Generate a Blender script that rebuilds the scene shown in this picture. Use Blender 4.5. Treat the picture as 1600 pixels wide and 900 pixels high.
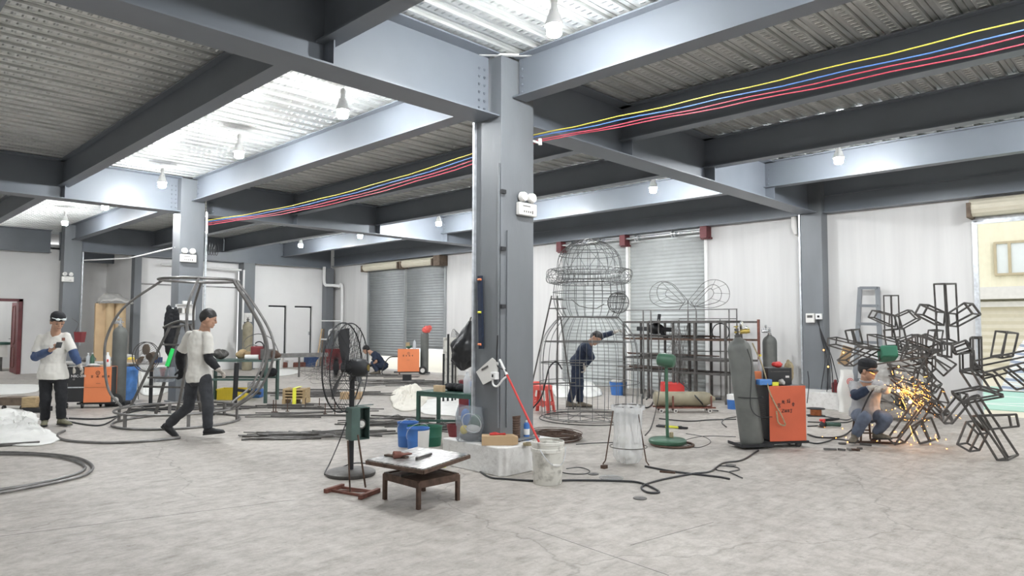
import bpy, math, random
from mathutils import Vector, Matrix, noise
random.seed(7)
for _o in list(bpy.data.objects): bpy.data.objects.remove(_o, do_unlink=True)
SC = bpy.context.scene
COL = SC.collection
PI = math.pi
V = Vector
# ---------------------------------------------------------------- camera
FPX, PITCH, YAW, ROLL, CAMH = 1079.25, 0.0545287, 0.7782946, 0.0028134, 1.5
cF = V((math.cos(YAW)*math.cos(PITCH), math.sin(YAW)*math.cos(PITCH), math.sin(PITCH)))
_R = V((math.sin(YAW), -math.cos(YAW), 0)); _U = _R.cross(cF)
cR = _R*math.cos(ROLL)+_U*math.sin(ROLL); cU = -_R*math.sin(ROLL)+_U*math.cos(ROLL)
cO = V((0, 0, CAMH))
cam = bpy.data.cameras.new('camera'); camo = bpy.data.objects.new('camera', cam); COL.objects.link(camo)
cam.sensor_width = 36; cam.lens = FPX*36/1600; cam.clip_start = .05; cam.clip_end = 300
m = Matrix((cR, cU, -cF)).transposed().to_4x4(); m.translation = cO
camo.matrix_world = m
SC.camera = camo
# ---------------------------------------------------------------- light
SC.view_settings.view_transform = 'Standard'; SC.view_settings.look = 'None'
SC.view_settings.gamma = 1; SC.view_settings.use_curve_mapping = False
SC.view_settings.exposure = 0.88
LAMP = 600.0
w = bpy.data.worlds.new('world'); SC.world = w; w.use_nodes = True
bgn = w.node_tree.nodes['Background']; bgn.inputs[0].default_value = (.95, .97, 1, 1); bgn.inputs[1].default_value = .95
LX, LY = 4.3, 10.72

def at(x, y, Z=None, X=None, Y=None, D=None):
    """the place in the room seen at picture point x, y (1600x900) on a known plane"""
    r = cF*FPX + cR*(x-800) - cU*(y-450)
    if Z is not None: t = (Z-CAMH)/r.z
    elif X is not None: t = X/r.x
    elif Y is not None: t = Y/r.y
    else: t = D/FPX
    return cO + r*t
def fl(x, y, Z=0.0): return at(x, y, Z=Z)
def depth(p): return (p-cO).dot(cF)
def back(x, y, d):
    p = at(x, y, D=depth(fl(x, y))+d); p.z = 0; return p
FH = V((math.cos(YAW), math.sin(YAW), 0)); RH = V((math.sin(YAW), -math.cos(YAW), 0)); UP = V((0, 0, 1))

# ---------------------------------------------------------------- materials
def mat(name, col, rough=.6, metal=0, var=.12, scale=6, bump=0, bscale=40, emit=0, alpha=1, trans=0, col2=None, thr=None, spec=None, stretch=None):
    M = bpy.data.materials.new(name); M.use_nodes = True
    nt = M.node_tree; N = nt.nodes; L = nt.links; b = N['Principled BSDF']
    b.inputs['Roughness'].default_value = rough; b.inputs['Metallic'].default_value = metal
    if spec is not None: b.inputs['Specular IOR Level'].default_value = spec
    tc = N.new('ShaderNodeTexCoord'); src = tc.outputs['Object']
    if stretch:
        mp = N.new('ShaderNodeMapping'); mp.inputs['Scale'].default_value = stretch; L.new(src, mp.inputs[0]); src = mp.outputs[0]
    nz = N.new('ShaderNodeTexNoise'); nz.inputs['Scale'].default_value = scale; nz.inputs['Detail'].default_value = 6; L.new(src, nz.inputs['Vector'])
    rp = N.new('ShaderNodeValToRGB'); L.new(nz.outputs[0], rp.inputs[0])
    c2 = col2 if col2 else tuple(c*(1-var) for c in col)
    c1 = col if col2 else tuple(min(1, c*(1+var)) for c in col)
    lo, hi = thr if thr else (.3, .7)
    rp.color_ramp.elements[0].position = lo; rp.color_ramp.elements[0].color = (*c1, 1)
    rp.color_ramp.elements[1].position = hi; rp.color_ramp.elements[1].color = (*c2, 1)
    L.new(rp.outputs[0], b.inputs['Base Color'])
    if bump:
        n2 = N.new('ShaderNodeTexNoise'); n2.inputs['Scale'].default_value = bscale; L.new(src, n2.inputs['Vector'])
        bp = N.new('ShaderNodeBump'); bp.inputs['Strength'].default_value = bump; bp.inputs['Distance'].default_value = .02
        L.new(n2.outputs[0], bp.inputs['Height']); L.new(bp.outputs[0], b.inputs['Normal'])
    if emit:
        b.inputs['Emission Color'].default_value = (*col, 1); b.inputs['Emission Strength'].default_value = emit
    if alpha < 1: b.inputs['Alpha'].default_value = alpha
    if trans: b.inputs['Transmission Weight'].default_value = trans
    return M
M = {}
def mk(n, *a, **k): M[n] = mat(n, *a, **k); return M[n]
mk('paint', (.180, .200, .230), rough=.42, var=.06, scale=1.5)
mk('paint_column', (.175, .188, .203), rough=.45, var=.10, scale=2.5, stretch=(1, 1, .35), bump=.05)
mk('galv_strip', (.62, .65, .68), rough=.35, metal=.6, var=.2, scale=14)
mk('white_plaster', (.67, .665, .655), rough=.85, var=.045, scale=3, bump=.03, stretch=(2.5, 2.5, .16))
mk('panel_white', (.90, .895, .885), rough=.6, var=.02, scale=2)
mk('plinth', (.76, .755, .74), rough=.9, var=.08, scale=16, bump=.3, bscale=25, col2=(.58, .57, .55), thr=(.5, .8))
mk('black', (.018, .019, .022), rough=.55, var=.2)
mk('black_plastic', (.03, .031, .034), rough=.4, var=.1)
mk('dark_steel', (.105, .10, .095), rough=.5, metal=.4, var=.3, scale=12)
mk('raw_steel', (.20, .195, .19), rough=.42, metal=.7, var=.25, scale=8)
mk('rod_steel', (.13, .125, .12), rough=.5, metal=.5, var=.3, scale=9)
mk('wire', (.16, .165, .165), rough=.45, metal=.5, var=.3, scale=12)
mk('rust', (.10, .062, .045), rough=.75, metal=.2, var=.35, scale=18)
mk('rust_red', (.19, .075, .055), rough=.7, metal=.1, var=.3, scale=15)
mk('chrome', (.7, .72, .74), rough=.25, metal=.9, var=.1)
mk('white', (.82, .82, .81), rough=.5, var=.03)
mk('offwhite', (.74, .73, .70), rough=.5, var=.05)
mk('orange', (.84, .26, .105), rough=.45, var=.04, scale=3)
mk('orange_red', (.64, .135, .065), rough=.45, var=.08, scale=2.5)
mk('red', (.62, .045, .04), rough=.5, var=.1)
mk('red_pale', (.72, .12, .10), rough=.5, var=.07)
mk('red_dark', (.20, .03, .035), rough=.5, var=.15)
mk('maroon', (.16, .035, .04), rough=.45, var=.2, scale=5)
mk('blue', (.045, .16, .46), rough=.45, var=.12)
mk('blue_bag', (.10, .26, .62), rough=.35, var=.25, scale=7)
mk('green_dark', (.035, .09, .07), rough=.5, var=.12)
mk('green_paint', (.055, .135, .085), rough=.4, var=.15)
mk('green_box', (.075, .125, .11), rough=.45, var=.15)
mk('green_bright', (.03, .75, .15), rough=.5, var=.1)
mk('green', (.03, .17, .10), rough=.5, var=.1)
mk('yellow', (.80, .62, .05), rough=.45, var=.06)
mk('yellow_strap', (.85, .85, .08), rough=.4, var=.03)
mk('brass', (.55, .42, .12), rough=.3, metal=.8, var=.1)
mk('card', (.52, .37, .22), rough=.85, var=.08, scale=4)
mk('card_tube', (.50, .37, .22), rough=.8, var=.06, scale=3)
mk('wood', (.42, .31, .17), rough=.75, var=.25, scale=9, stretch=(1, 1, 6))
mk('wood_pale', (.58, .43, .27), rough=.75, var=.2, scale=9)
mk('wood_dark', (.16, .12, .09), rough=.8, var=.3, scale=9)
mk('cylinder_grey', (.145, .152, .142), rough=.55, var=.16, scale=5, metal=.15)
mk('cylinder_olive', (.30, .27, .19), rough=.55, var=.2, scale=5)
mk('tarp_white', (.80, .80, .77), rough=.6, var=.04, bump=.15, bscale=12)
mk('tarp_cream', (.78, .745, .66), rough=.6, var=.05, bump=.15, bscale=12)
mk('tarp_grey', (.42, .41, .39), rough=.6, var=.1)
mk('cloth_navy', (.018, .028, .055), rough=.85, var=.2, scale=20)
mk('cloth_black', (.014, .015, .018), rough=.85, var=.2, scale=20)
mk('cloth_charcoal', (.042, .045, .052), rough=.85, var=.25, scale=10)
mk('cloth_white', (.70, .685, .64), rough=.85, var=.04, scale=8)
mk('cloth_grey', (.36, .36, .37), rough=.85, var=.12, scale=8)
mk('cloth_jeans', (.12, .145, .20), rough=.85, var=.25, scale=12)
mk('sleeve_blue', (.035, .07, .17), rough=.6, var=.2, scale=12)
mk('glove', (.42, .39, .35), rough=.9, var=.25, scale=22)
mk('skin', (.46, .27, .185), rough=.55, var=.06, scale=20)
mk('hair', (.012, .011, .011), rough=.5, var=.2, scale=60)
mk('shoe_brown', (.15, .13, .10), rough=.8, var=.25, scale=20)
mk('shoe_olive', (.17, .165, .11), rough=.8, var=.25, scale=20)
mk('rubber', (.03, .03, .03), rough=.7, var=.15)
mk('copper', (.45, .16, .07), rough=.35, metal=.7, var=.2, scale=40)
mk('tan_cloth', (.38, .32, .20), rough=.85, var=.3, scale=25)
mk('plate_shiny', (.24, .24, .235), rough=.30, metal=.6, col2=(.62, .61, .59), thr=(.45, .62), scale=14, stretch=(1, 2.2, 1))
mk('shutter_grey', (.33, .35, .355), rough=.45, metal=.1, var=.05)
mk('shutter_light', (.50, .525, .52), rough=.45, metal=.1, var=.05)
mk('cream', (.66, .62, .50), rough=.5, var=.04)
mk('cream_wall', (.84, .80, .62), rough=.7, var=.03)
mk('frame_tan', (.50, .43, .29), rough=.5, var=.05)
mk('green_floor', (.36, .60, .50), rough=.6, var=.06, scale=2)
mk('bucket_dirty', (.72, .71, .66), rough=.55, var=.1, scale=13, col2=(.30, .29, .25), thr=(.50, .74))
mk('glass', (.75, .8, .8), rough=.1, var=.02)
mk('lens', (.62, .62, .6), rough=.2, metal=.3, var=.3, scale=60)
mk('yellow_wire', (.85, .74, .10), rough=.5); mk('blue_wire', (.12, .28, .75), rough=.5); mk('red_wire', (.72, .09, .14), rough=.5)
mk('lamp_glow', (1, 1, 1), emit=1); M['lamp_glow'].node_tree.nodes['Principled BSDF'].inputs['Emission Color'].default_value = (.965, .985, 1, 1)
M['lamp_glow'].node_tree.nodes['Principled BSDF'].inputs['Emission Strength'].default_value = LAMP
mk('spark', (1, .36, .06), emit=7); mk('arc', (1, .45, .12), emit=120)
mk('clear_plastic', (.86, .88, .89), rough=.12, alpha=.34, var=.02, bump=.6, bscale=9)
mk('smoke_plastic', (.38, .42, .46), rough=.15, alpha=.42, var=.1, bump=.6, bscale=8)
mk('clear_bottle', (.80, .84, .88), rough=.08, alpha=.45, var=.02)

# floor : pale trowelled concrete with scuffs, stains and fine cracks
def floor_mat():
    Mf = bpy.data.materials.new('concrete_floor'); Mf.use_nodes = True
    nt = Mf.node_tree; N = nt.nodes; L = nt.links; b = N['Principled BSDF']
    tc = N.new('ShaderNodeTexCoord')
    def nz(scale, det=8, rough=.6, st=None):
        n = N.new('ShaderNodeTexNoise'); n.inputs['Scale'].default_value = scale; n.inputs['Detail'].default_value = det; n.inputs['Roughness'].default_value = rough
        s = tc.outputs['Object']
        if st:
            mp = N.new('ShaderNodeMapping'); mp.inputs['Scale'].default_value = st[:3]; mp.inputs['Rotation'].default_value = (0, 0, st[3]); L.new(s, mp.inputs[0]); s = mp.outputs[0]
        L.new(s, n.inputs['Vector']); return n.outputs[0]
    def ramp(src, a, ca, b_, cb):
        r = N.new('ShaderNodeValToRGB'); L.new(src, r.inputs[0]); r.color_ramp.elements[0].position = a; r.color_ramp.elements[0].color = (*ca, 1)
        r.color_ramp.elements[1].position = b_; r.color_ramp.elements[1].color = (*cb, 1); return r.outputs[0]
    def mul(a, b2, fac=1):
        x = N.new('ShaderNodeMixRGB'); x.blend_type = 'MULTIPLY'; x.inputs[0].default_value = fac; L.new(a, x.inputs[1]); L.new(b2, x.inputs[2]); return x.outputs[0]
    base = ramp(nz(.55), .3, (.435, .405, .375), .72, (.58, .548, .51))
    fine = ramp(nz(6, 12, .8), .36, (.66, .645, .62), .60, (1, 1, 1))
    streak = ramp(nz(3.2, 8, .7, (1, 5, 1, .6)), .30, (.66, .65, .64), .50, (1, 1, 1))
    spots = ramp(nz(11, 8, .7), .30, (.50, .48, .45), .385, (1, 1, 1))
    col = mul(mul(mul(base, fine), streak, .7), spots, .75)
    vo = N.new('ShaderNodeTexVoronoi'); vo.feature = 'DISTANCE_TO_EDGE'; vo.inputs['Scale'].default_value = .27
    wn = N.new('ShaderNodeTexNoise'); wn.inputs['Scale'].default_value = 2.2; wn.inputs['Detail'].default_value = 6; L.new(tc.outputs['Object'], wn.inputs['Vector'])
    ad = N.new('ShaderNodeMixRGB'); ad.blend_type = 'ADD'; ad.inputs[0].default_value = .55; L.new(tc.outputs['Object'], ad.inputs[1]); L.new(wn.outputs[1], ad.inputs[2])
    L.new(ad.outputs[0], vo.inputs['Vector'])
    crack = ramp(vo.outputs['Distance'], .0, (.38, .36, .34), .0016, (1, 1, 1))
    col = mul(col, crack, .45)
    L.new(col, b.inputs['Base Color'])
    b.inputs['Roughness'].default_value = .62; b.inputs['Specular IOR Level'].default_value = .35
    bp = N.new('ShaderNodeBump'); bp.inputs['Strength'].default_value = .15; bp.inputs['Distance'].default_value = .02
    L.new(nz(9, 8, .7), bp.inputs['Height']); L.new(bp.outputs[0], b.inputs['Normal'])
    return Mf
M['floor'] = floor_mat()
def deck_mat():
    Md = bpy.data.materials.new('galvanised_deck'); Md.use_nodes = True
    nt = Md.node_tree; N = nt.nodes; L = nt.links; b = N['Principled BSDF']
    b.inputs['Metallic'].default_value = .55; b.inputs['Roughness'].default_value = .34
    tc = N.new('ShaderNodeTexCoord'); n = N.new('ShaderNodeTexNoise'); n.inputs['Scale'].default_value = 3; n.inputs['Detail'].default_value = 5
    mp = N.new('ShaderNodeMapping'); mp.inputs['Scale'].default_value = (.6, 6, 1); L.new(tc.outputs['Object'], mp.inputs[0]); L.new(mp.outputs[0], n.inputs['Vector'])
    r = N.new('ShaderNodeValToRGB'); L.new(n.outputs[0], r.inputs[0]); r.color_ramp.elements[0].position = .3; r.color_ramp.elements[0].color = (.60, .62, .60, 1); r.color_ramp.elements[1].position = .7; r.color_ramp.elements[1].color = (.90, .91, .89, 1)
    L.new(r.outputs[0], b.inputs['Base Color'])
    # embossed dimples along the flutes
    sx = N.new('ShaderNodeSeparateXYZ'); L.new(tc.outputs['Object'], sx.inputs[0])
    def mt(op, a, bb=None):
        x = N.new('ShaderNodeMath'); x.operation = op
        for i, q in enumerate((a, bb)):
            if q is None: continue
            if isinstance(q, (int, float)): x.inputs[i].default_value = q
            else: L.new(q, x.inputs[i])
        return x.outputs[0]
    s = mt('SINE', mt('MULTIPLY', sx.outputs['X'], 2*PI/.085)); s = mt('POWER', mt('MAXIMUM', s, 0), 1.5)
    ph = mt('FRACT', mt('DIVIDE', mt('ADD', sx.outputs['Y'], 24.0), .24))       # flute centre sits at .25
    band = mt('LESS_THAN', mt('ABSOLUTE', mt('SUBTRACT', ph, .22)), .12)
    h = mt('MULTIPLY', s, band)
    bp = N.new('ShaderNodeBump'); bp.inputs['Strength'].default_value = 1; bp.inputs['Distance'].default_value = .02; L.new(h, bp.inputs['Height']); L.new(bp.outputs[0], b.inputs['Normal'])
    return Md
M['deck'] = deck_mat()

# ---------------------------------------------------------------- mesh builder
class MB:
    def __init__(s): s.v = []; s.f = []
    def add(s, vs, fs):
        n = len(s.v); s.v += [tuple(v) for v in vs]; s.f += [tuple(i+n for i in f) for f in fs]; return s
    def box(s, c, d, R=None):
        c = V(c); vs = []
        for x in (-.5, .5):
            for y in (-.5, .5):
                for z in (-.5, .5):
                    p = V((x*d[0], y*d[1], z*d[2])); vs.append(c+(R @ p if R else p))
        return s.add(vs, [(0, 1, 3, 2), (4, 6, 7, 5), (0, 4, 5, 1), (2, 3, 7, 6), (0, 2, 6, 4), (1, 5, 7, 3)])
    def bb(s, a, b): return s.box([(a[i]+b[i])/2 for i in range(3)], [abs(b[i]-a[i]) for i in range(3)])
    def bar(s, a, b, w, h=None, up=UP):
        a = V(a); b = V(b); h = h or w; d = (b-a).normalized()
        if abs(d.dot(up)) > .98: up = V((1, .3, 0)).normalized()
        x = d.cross(up).normalized(); y = x.cross(d)
        vs = [p+x*i*w/2+y*j*h/2 for p in (a, b) for i, j in ((-1, -1), (1, -1), (1, 1), (-1, 1))]
        return s.add(vs, [(0, 1, 2, 3), (7, 6, 5, 4), (0, 4, 5, 1), (1, 5, 6, 2), (2, 6, 7, 3), (3, 7, 4, 0)])
    def tube(s, pts, r, n=8, closed=False, caps=True):
        pts = [V(p) for p in pts]; k = len(pts)
        if k < 2: return s
        rr = r if isinstance(r, (list, tuple)) else [r]*k
        vs = []; ref = None
        for i, p in enumerate(pts):
            t = (pts[(i+1) % k]-pts[i-1]) if (closed or 0 < i < k-1) else (pts[1]-pts[0] if i == 0 else pts[-1]-pts[-2])
            if t.length < 1e-9: t = V((0, 0, 1))
            t.normalize()
            if ref is None:
                ref = V((0, 0, 1)) if abs(t.z) < .9 else V((1, 0, 0))
            x = (ref-t*ref.dot(t))
            if x.length < 1e-6: x = t.orthogonal()
            x.normalize(); ref = x; y = t.cross(x)
            vs += [p+(x*math.cos(2*PI*j/n)+y*math.sin(2*PI*j/n))*rr[i] for j in range(n)]
        fs = []
        for i in range(k if closed else k-1):
            a = i*n; b = ((i+1) % k)*n
            fs += [(a+j, a+(j+1) % n, b+(j+1) % n, b+j) for j in range(n)]
        if caps and not closed: fs += [tuple(range(n-1, -1, -1)), tuple((k-1)*n+j for j in range(n))]
        return s.add(vs, fs)
    def cyl(s, a, b, r0, r1=None, n=20): return s.tube([a, b], [r0, r0 if r1 is None else r1], n)
    def lathe(s, prof, c=(0, 0, 0), n=24, R=None):
        c = V(c); vs = []
        for r, z in prof:
            for j in range(n):
                p = V((r*math.cos(2*PI*j/n), r*math.sin(2*PI*j/n), z)); vs.append(c+(R @ p if R else p))
        fs = []; k = len(prof)
        for i in range(k-1): fs += [(i*n+j, i*n+(j+1) % n, (i+1)*n+(j+1) % n, (i+1)*n+j) for j in range(n)]
        if prof[0][0] > 1e-4: fs.append(tuple(range(n-1, -1, -1)))
        if prof[-1][0] > 1e-4: fs.append(tuple((k-1)*n+j for j in range(n)))
        return s.add(vs, fs)
    def shell(s, prof, th, c=(0, 0, 0), n=24, R=None):
        """open vessel: outer profile up, inner profile down"""
        inner = [(max(r-th, .001), z+(th if i == 0 else 0)) for i, (r, z) in enumerate(prof)]
        return s.lathe([(.0001, prof[0][1])]+list(prof)+inner[::-1]+[(.0001, prof[0][1]+th)], c, n, R)
    def ring(s, c, R0, r, nrm=UP, n=40, m=8, a0=0, a1=2*PI, ry=None, xax=None):
        c = V(c); nrm = V(nrm).normalized(); x = V(xax) if xax else (nrm.orthogonal() if abs(nrm.z) < .99 else V((1, 0, 0))); x = (x-nrm*x.dot(nrm)).normalized(); y = nrm.cross(x)
        full = abs(a1-a0) > 2*PI-.01; k = n if full else n+1; ry = ry or R0
        return s.tube([c+x*R0*math.cos(a0+(a1-a0)*i/n)+y*ry*math.sin(a0+(a1-a0)*i/n) for i in range(k)], r, m, closed=full)
    def ball(s, c, r, nu=16, nv=10, R=None):
        if not isinstance(r, (tuple, list)): r = (r, r, r)
        c = V(c); vs = []
        for i in range(1, nv):
            for j in range(nu):
                p = V((r[0]*math.sin(PI*i/nv)*math.cos(2*PI*j/nu), r[1]*math.sin(PI*i/nv)*math.sin(2*PI*j/nu), -r[2]*math.cos(PI*i/nv))); vs.append(c+(R @ p if R else p))
        a = len(vs); pb = V((0, 0, -r[2])); pt = V((0, 0, r[2]))
        vs += [c+(R @ pb if R else pb), c+(R @ pt if R else pt)]
        fs = []
        for i in range(nv-2): fs += [(i*nu+j, i*nu+(j+1) % nu, (i+1)*nu+(j+1) % nu, (i+1)*nu+j) for j in range(nu)]
        fs += [(a, (j+1) % nu, j) for j in range(nu)]; o = (nv-2)*nu
        fs += [(a+1, o+j, o+(j+1) % nu) for j in range(nu)]
        return s.add(vs, fs)
    def prism(s, poly, o, ex, ey, ez):
        """poly 2D in ex, ey extruded along ez"""
        o = V(o); ex = V(ex); ey = V(ey); ez = V(ez); k = len(poly)
        vs = [o+ex*p[0]+ey*p[1] for p in poly]+[o+ex*p[0]+ey*p[1]+ez for p in poly]
        return s.add(vs, [tuple(range(k-1, -1, -1)), tuple(range(k, 2*k))]+[(i, (i+1) % k, k+(i+1) % k, k+i) for i in range(k)])
    def grid(s, fn, nu, nv, th=0):
        vs = [V(fn(i/nu, j/nv)) for j in range(nv+1) for i in range(nu+1)]
        W = nu+1; fs = [(j*W+i, j*W+i+1, (j+1)*W+i+1, (j+1)*W+i) for j in range(nv) for i in range(nu)]
        if th:
            K = len(vs); vs2 = [p-V((0, 0, th)) for p in vs]; s.add(vs+vs2, fs+[tuple(K+q for q in reversed(f)) for f in fs] +
                [(i+1, i, K+i, K+i+1) for i in range(nu)]+[(nv*W+i, nv*W+i+1, K+nv*W+i+1, K+nv*W+i) for i in range(nu)] +
                [(j*W, (j+1)*W, K+(j+1)*W, K+j*W) for j in range(nv)]+[((j+1)*W+nu, j*W+nu, K+j*W+nu, K+(j+1)*W+nu) for j in range(nv)])
            return s
        return s.add(vs, fs)
    def loft(s, rings, n=18):
        """rings: (centre, x-vector, y-vector) ellipses joined, capped"""
        vs = []
        for c, x, y in rings:
            c = V(c); x = V(x); y = V(y); vs += [c+x*math.cos(2*PI*j/n)+y*math.sin(2*PI*j/n) for j in range(n)]
        k = len(rings); fs = []
        for i in range(k-1): fs += [(i*n+j, i*n+(j+1) % n, (i+1)*n+(j+1) % n, (i+1)*n+j) for j in range(n)]
        fs += [tuple(range(n-1, -1, -1)), tuple((k-1)*n+j for j in range(n))]
        return s.add(vs, fs)
    def build(s, name, material, parent=None, smooth=40, bevel=0, loc=None):
        me = bpy.data.meshes.new(name); me.from_pydata(s.v, [], s.f); me.validate()
        if smooth: me.shade_smooth(); me.set_sharp_from_angle(angle=math.radians(smooth))
        me.materials.append(M[material] if isinstance(material, str) else material)
        o = bpy.data.objects.new(name, me); COL.objects.link(o)
        if parent: o.parent = parent; o.matrix_parent_inverse = Matrix.Translation(-parent.location) if parent.type == 'EMPTY' and parent.parent is None and parent.get('world') else Matrix()
        if bevel:
            bm_ = o.modifiers.new('bevel', 'BEVEL'); bm_.width = bevel; bm_.segments = 2; bm_.limit_method = 'ANGLE'
        if loc is not None: o.location = loc
        return o
def tag(o, label=None, cat=None, group=None, kind=None):
    if label: o['label'] = label
    if cat: o['category'] = cat
    if group: o['group'] = group
    if kind: o['kind'] = kind
    return o
def thing(name, loc, label, cat, group=None, rz=0, world=False):
    """an Empty at the base of a thing; world=True: the parts' meshes are written in room coordinates"""
    o = bpy.data.objects.new(name, None); COL.objects.link(o); o.location = loc; o.rotation_euler = (0, 0, rz); o.empty_display_size = .1
    if world: o['world'] = 1
    tag(o, label, cat, group); return o
def struct(name, mb, material, **k): return tag(mb.build(name, material, **k), kind='structure')
def children_of(o): return [c for c in bpy.data.objects if c.parent == o]
def copy_tree(o, parent=None):
    c = o.copy(); COL.objects.link(c)
    if parent: c.parent = parent
    for ch in children_of(o): copy_tree(ch, c)
    return c
def cut(z0, *a): return z0
def bez(pts, n=10, closed=False):
    """smooth curve through points"""
    pts = [V(p) for p in pts]; k = len(pts); out = []
    for i in range(k if closed else k-1):
        p0 = pts[(i-1) % k] if closed or i > 0 else pts[0]*2-pts[1]; p1 = pts[i]; p2 = pts[(i+1) % k]
        p3 = pts[(i+2) % k] if closed or i+2 < k else p2*2-p1
        for j in range(n):
            t = j/n; out.append(.5*((2*p1)+(p2-p0)*t+(2*p0-5*p1+4*p2-p3)*t*t+(3*p1-p0-3*p2+p3)*t**3))
    if not closed: out.append(pts[-1])
    return out
def flc(pxs, z, n=8, closed=False): return bez([fl(x, y)+V((0, 0, z)) for x, y in pxs], n, closed)
# ================================================================ room shell
XW = 13.9                 # shutter wall
YW = 23.3                 # far wall with the plain doors
YL = 25.3                 # wall of the red door
BX0, BY0 = -9.0, -9.0
struct('floor', MB().bb((BX0, BY0, -.2), (XW+.25, 29.5, 0)), 'floor', smooth=0)
# shutter wall in pieces around its openings
wp = MB()
WH = 3.86
def wseg(mb, x0, x1, y0, y1, z0, z1): mb.bb((x0, y0, z0), (x1, y1, z1))
wseg(wp, XW, XW+.22, 20.82, YW+.2, 0, 4.6)
wseg(wp, XW, XW+.22, 11.82, 16.62, 0, 4.6)
wseg(wp, XW, XW+.22, 2.62, 7.66, 0, 4.6)
wseg(wp, XW, XW+.22, BY0, -1.9, 0, 4.6)
wseg(wp, XW, XW+.22, 16.62, 20.82, 3.42, 4.6)
wseg(wp, XW, XW+.22, 7.66, 11.82, 3.56, 4.6)
wseg(wp, XW, XW+.22, -1.9, 2.62, 3.32, 4.6)
struct('wall_right', wp, 'white_plaster', smooth=0)
# far wall: plain panels, three bays, low step at its foot
fw = MB()
fw.bb((7.12, YW, 0), (10.25, YW+.2, 3.6)); fw.bb((10.7, YW, .0), (11.36, YW+.2, 3.75)); fw.bb((12.06, YW, 0), (12.36, YW+.2, 3.75)); fw.bb((13.08, YW, 0), (XW+.2, YW+.2, 3.75))
fw.bb((11.36, YW, 2.2), (12.06, YW+.2, 3.75)); fw.bb((12.36, YW, 2.2), (13.08, YW+.2, 3.75)); fw.bb((11.36, YW, 0), (12.06, YW+.2, .41)); fw.bb((12.36, YW, 0), (13.08, YW+.2, .41))
struct('wall_back', fw, 'panel_white', smooth=0)
struct('trim_1', MB().bb((10.7, YW-.035, .36), (13.4, YW, .42)).bb((7.12, YW-.02, 2.75), (10.25, YW, 2.79)), 'raw_steel', smooth=0)
for i, (a, b) in enumerate(((11.36, 12.06), (12.36, 13.08))):
    d = MB().bb((a+.02, YW+.05, .42), (b-.07, YW+.09, 2.13)); o = struct('door_%d' % (i+2), d, 'panel_white', smooth=0)
    o2 = MB().bb((b-.06, YW+.09, .42), (b-.0, YW+.12, 2.2)).bb((a, YW+.09, 2.14), (b, YW+.12, 2.2)).build('door_gap', 'black', o)
    if i: MB().box((b-.12, YW+.03, 1.2), (.04, .05, .12)).build('door_handle', 'chrome', o)
# upper dark zone behind the far wall (another bay of the hall)
struct('wall_upper', MB().bb((5.4, YW+1.9, 3.5), (XW+.2, YW+2.1, 4.6)), 'paint', smooth=0)
# wall of the red door, with the room beyond
lw = MB(); D0, D1, DZ = 1.9, 4.5, 2.27
lw.bb((BX0, YL, 0), (D0, YL+.2, 3.9)); lw.bb((D1+.02, YL, 0), (5.45, YL+.2, 3.9)); lw.bb((D0, YL, DZ), (D1+.02, YL+.2, 3.9))
lw.bb((5.3, 26.0, 0), (7.1, 26.2, 3.9)).bb((6.93, YW+.1, 0), (7.12, 26.0, 3.9)).bb((5.35, YL+.1, 0), (5.45, 26.0, 3.9))
struct('wall_left', lw, 'panel_white', smooth=0)
nr = MB().bb((BX0, 29.3, 0), (6.8, 29.5, 3.9)).bb((6.75, 26.2, 0), (6.85, 29.3, 3.9)).bb((BX0, YL, 3.85), (6.8, 29.5, 4.0))
struct('wall_next_room', nr, 'white_plaster', smooth=0)
# walls behind the viewer close the hall
struct('wall_front', MB().bb((BX0, BY0-.2, 0), (XW+.2, BY0, 4.6)), 'white_plaster', smooth=0)
struct('wall_side', MB().bb((BX0-.2, BY0, 0), (BX0, 29.5, 4.6)), 'white_plaster', smooth=0)

# door_1: maroon frame and leaf standing open
dr = thing('door_1', (D1, YL, 0), None, None, world=True); dr['kind'] = 'structure'
MB().bb((D1-.10, YL-.04, 0), (D1+.0, YL+.24, DZ)).bb((D0, YL-.04, 0), (D0+.1, YL+.24, DZ)).bb((D0, YL-.04, DZ-.08), (D1, YL+.24, DZ)).build('door_frame', 'maroon', dr, smooth=0)
lv = MB(); hx, hy = D1-.1, YL+.2; dvec = V((0.02, 1, 0)).normalized(); nvec = V((dvec.y, -dvec.x, 0))
lv.prism([(0, .02), (.85, .02), (.85, DZ-.1), (0, DZ-.1)], (hx, hy, 0), dvec, UP, nvec*.045)
leaf = lv.build('door_leaf', 'maroon', dr, smooth=0)
pn = MB()
for z0, z1 in ((.2, .75), (.95, 2.0)):
    P = lambda u, z: V((hx, hy, z))+dvec*u-nvec*.006
    pn.tube(bez([P(.2, z0), P(.65, z0), P(.7, (z0+z1)/2), P(.65, z1), P(.42, z1+.06), P(.2, z1), P(.15, (z0+z1)/2)], 6, True), .012, 6, closed=True)
pn.build('door_moulding', 'rust_red', leaf)
hb = MB().tube([V((hx, hy, 1.05))+dvec*.78-nvec*.01, V((hx, hy, 1.05))+dvec*.78-nvec*.06, V((hx, hy, 1.05))+dvec*.64-nvec*.06], .012, 8); hb.build('door_handle', 'chrome', leaf)
# things seen through the red door: a long pale bench
bt = thing('long_workbench', (2.6, 27.6, 0), 'long dark-topped bench in the next room, seen through the open maroon door', 'bench', world=True)
MB().bb((1.0, 27.2, .84), (4.6, 28.3, .92)).build('bench_top', 'green_dark', bt, smooth=0)
MB().bb((1.0, 27.25, .45), (4.5, 27.3, .84)).build('front_panel', 'offwhite', bt, smooth=0)
for xx in (1.2, 2.8, 4.3): MB().bb((xx, 27.3, 0), (xx+.08, 28.2, .84)).build('leg', 'dark_steel', bt, smooth=0)

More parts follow.
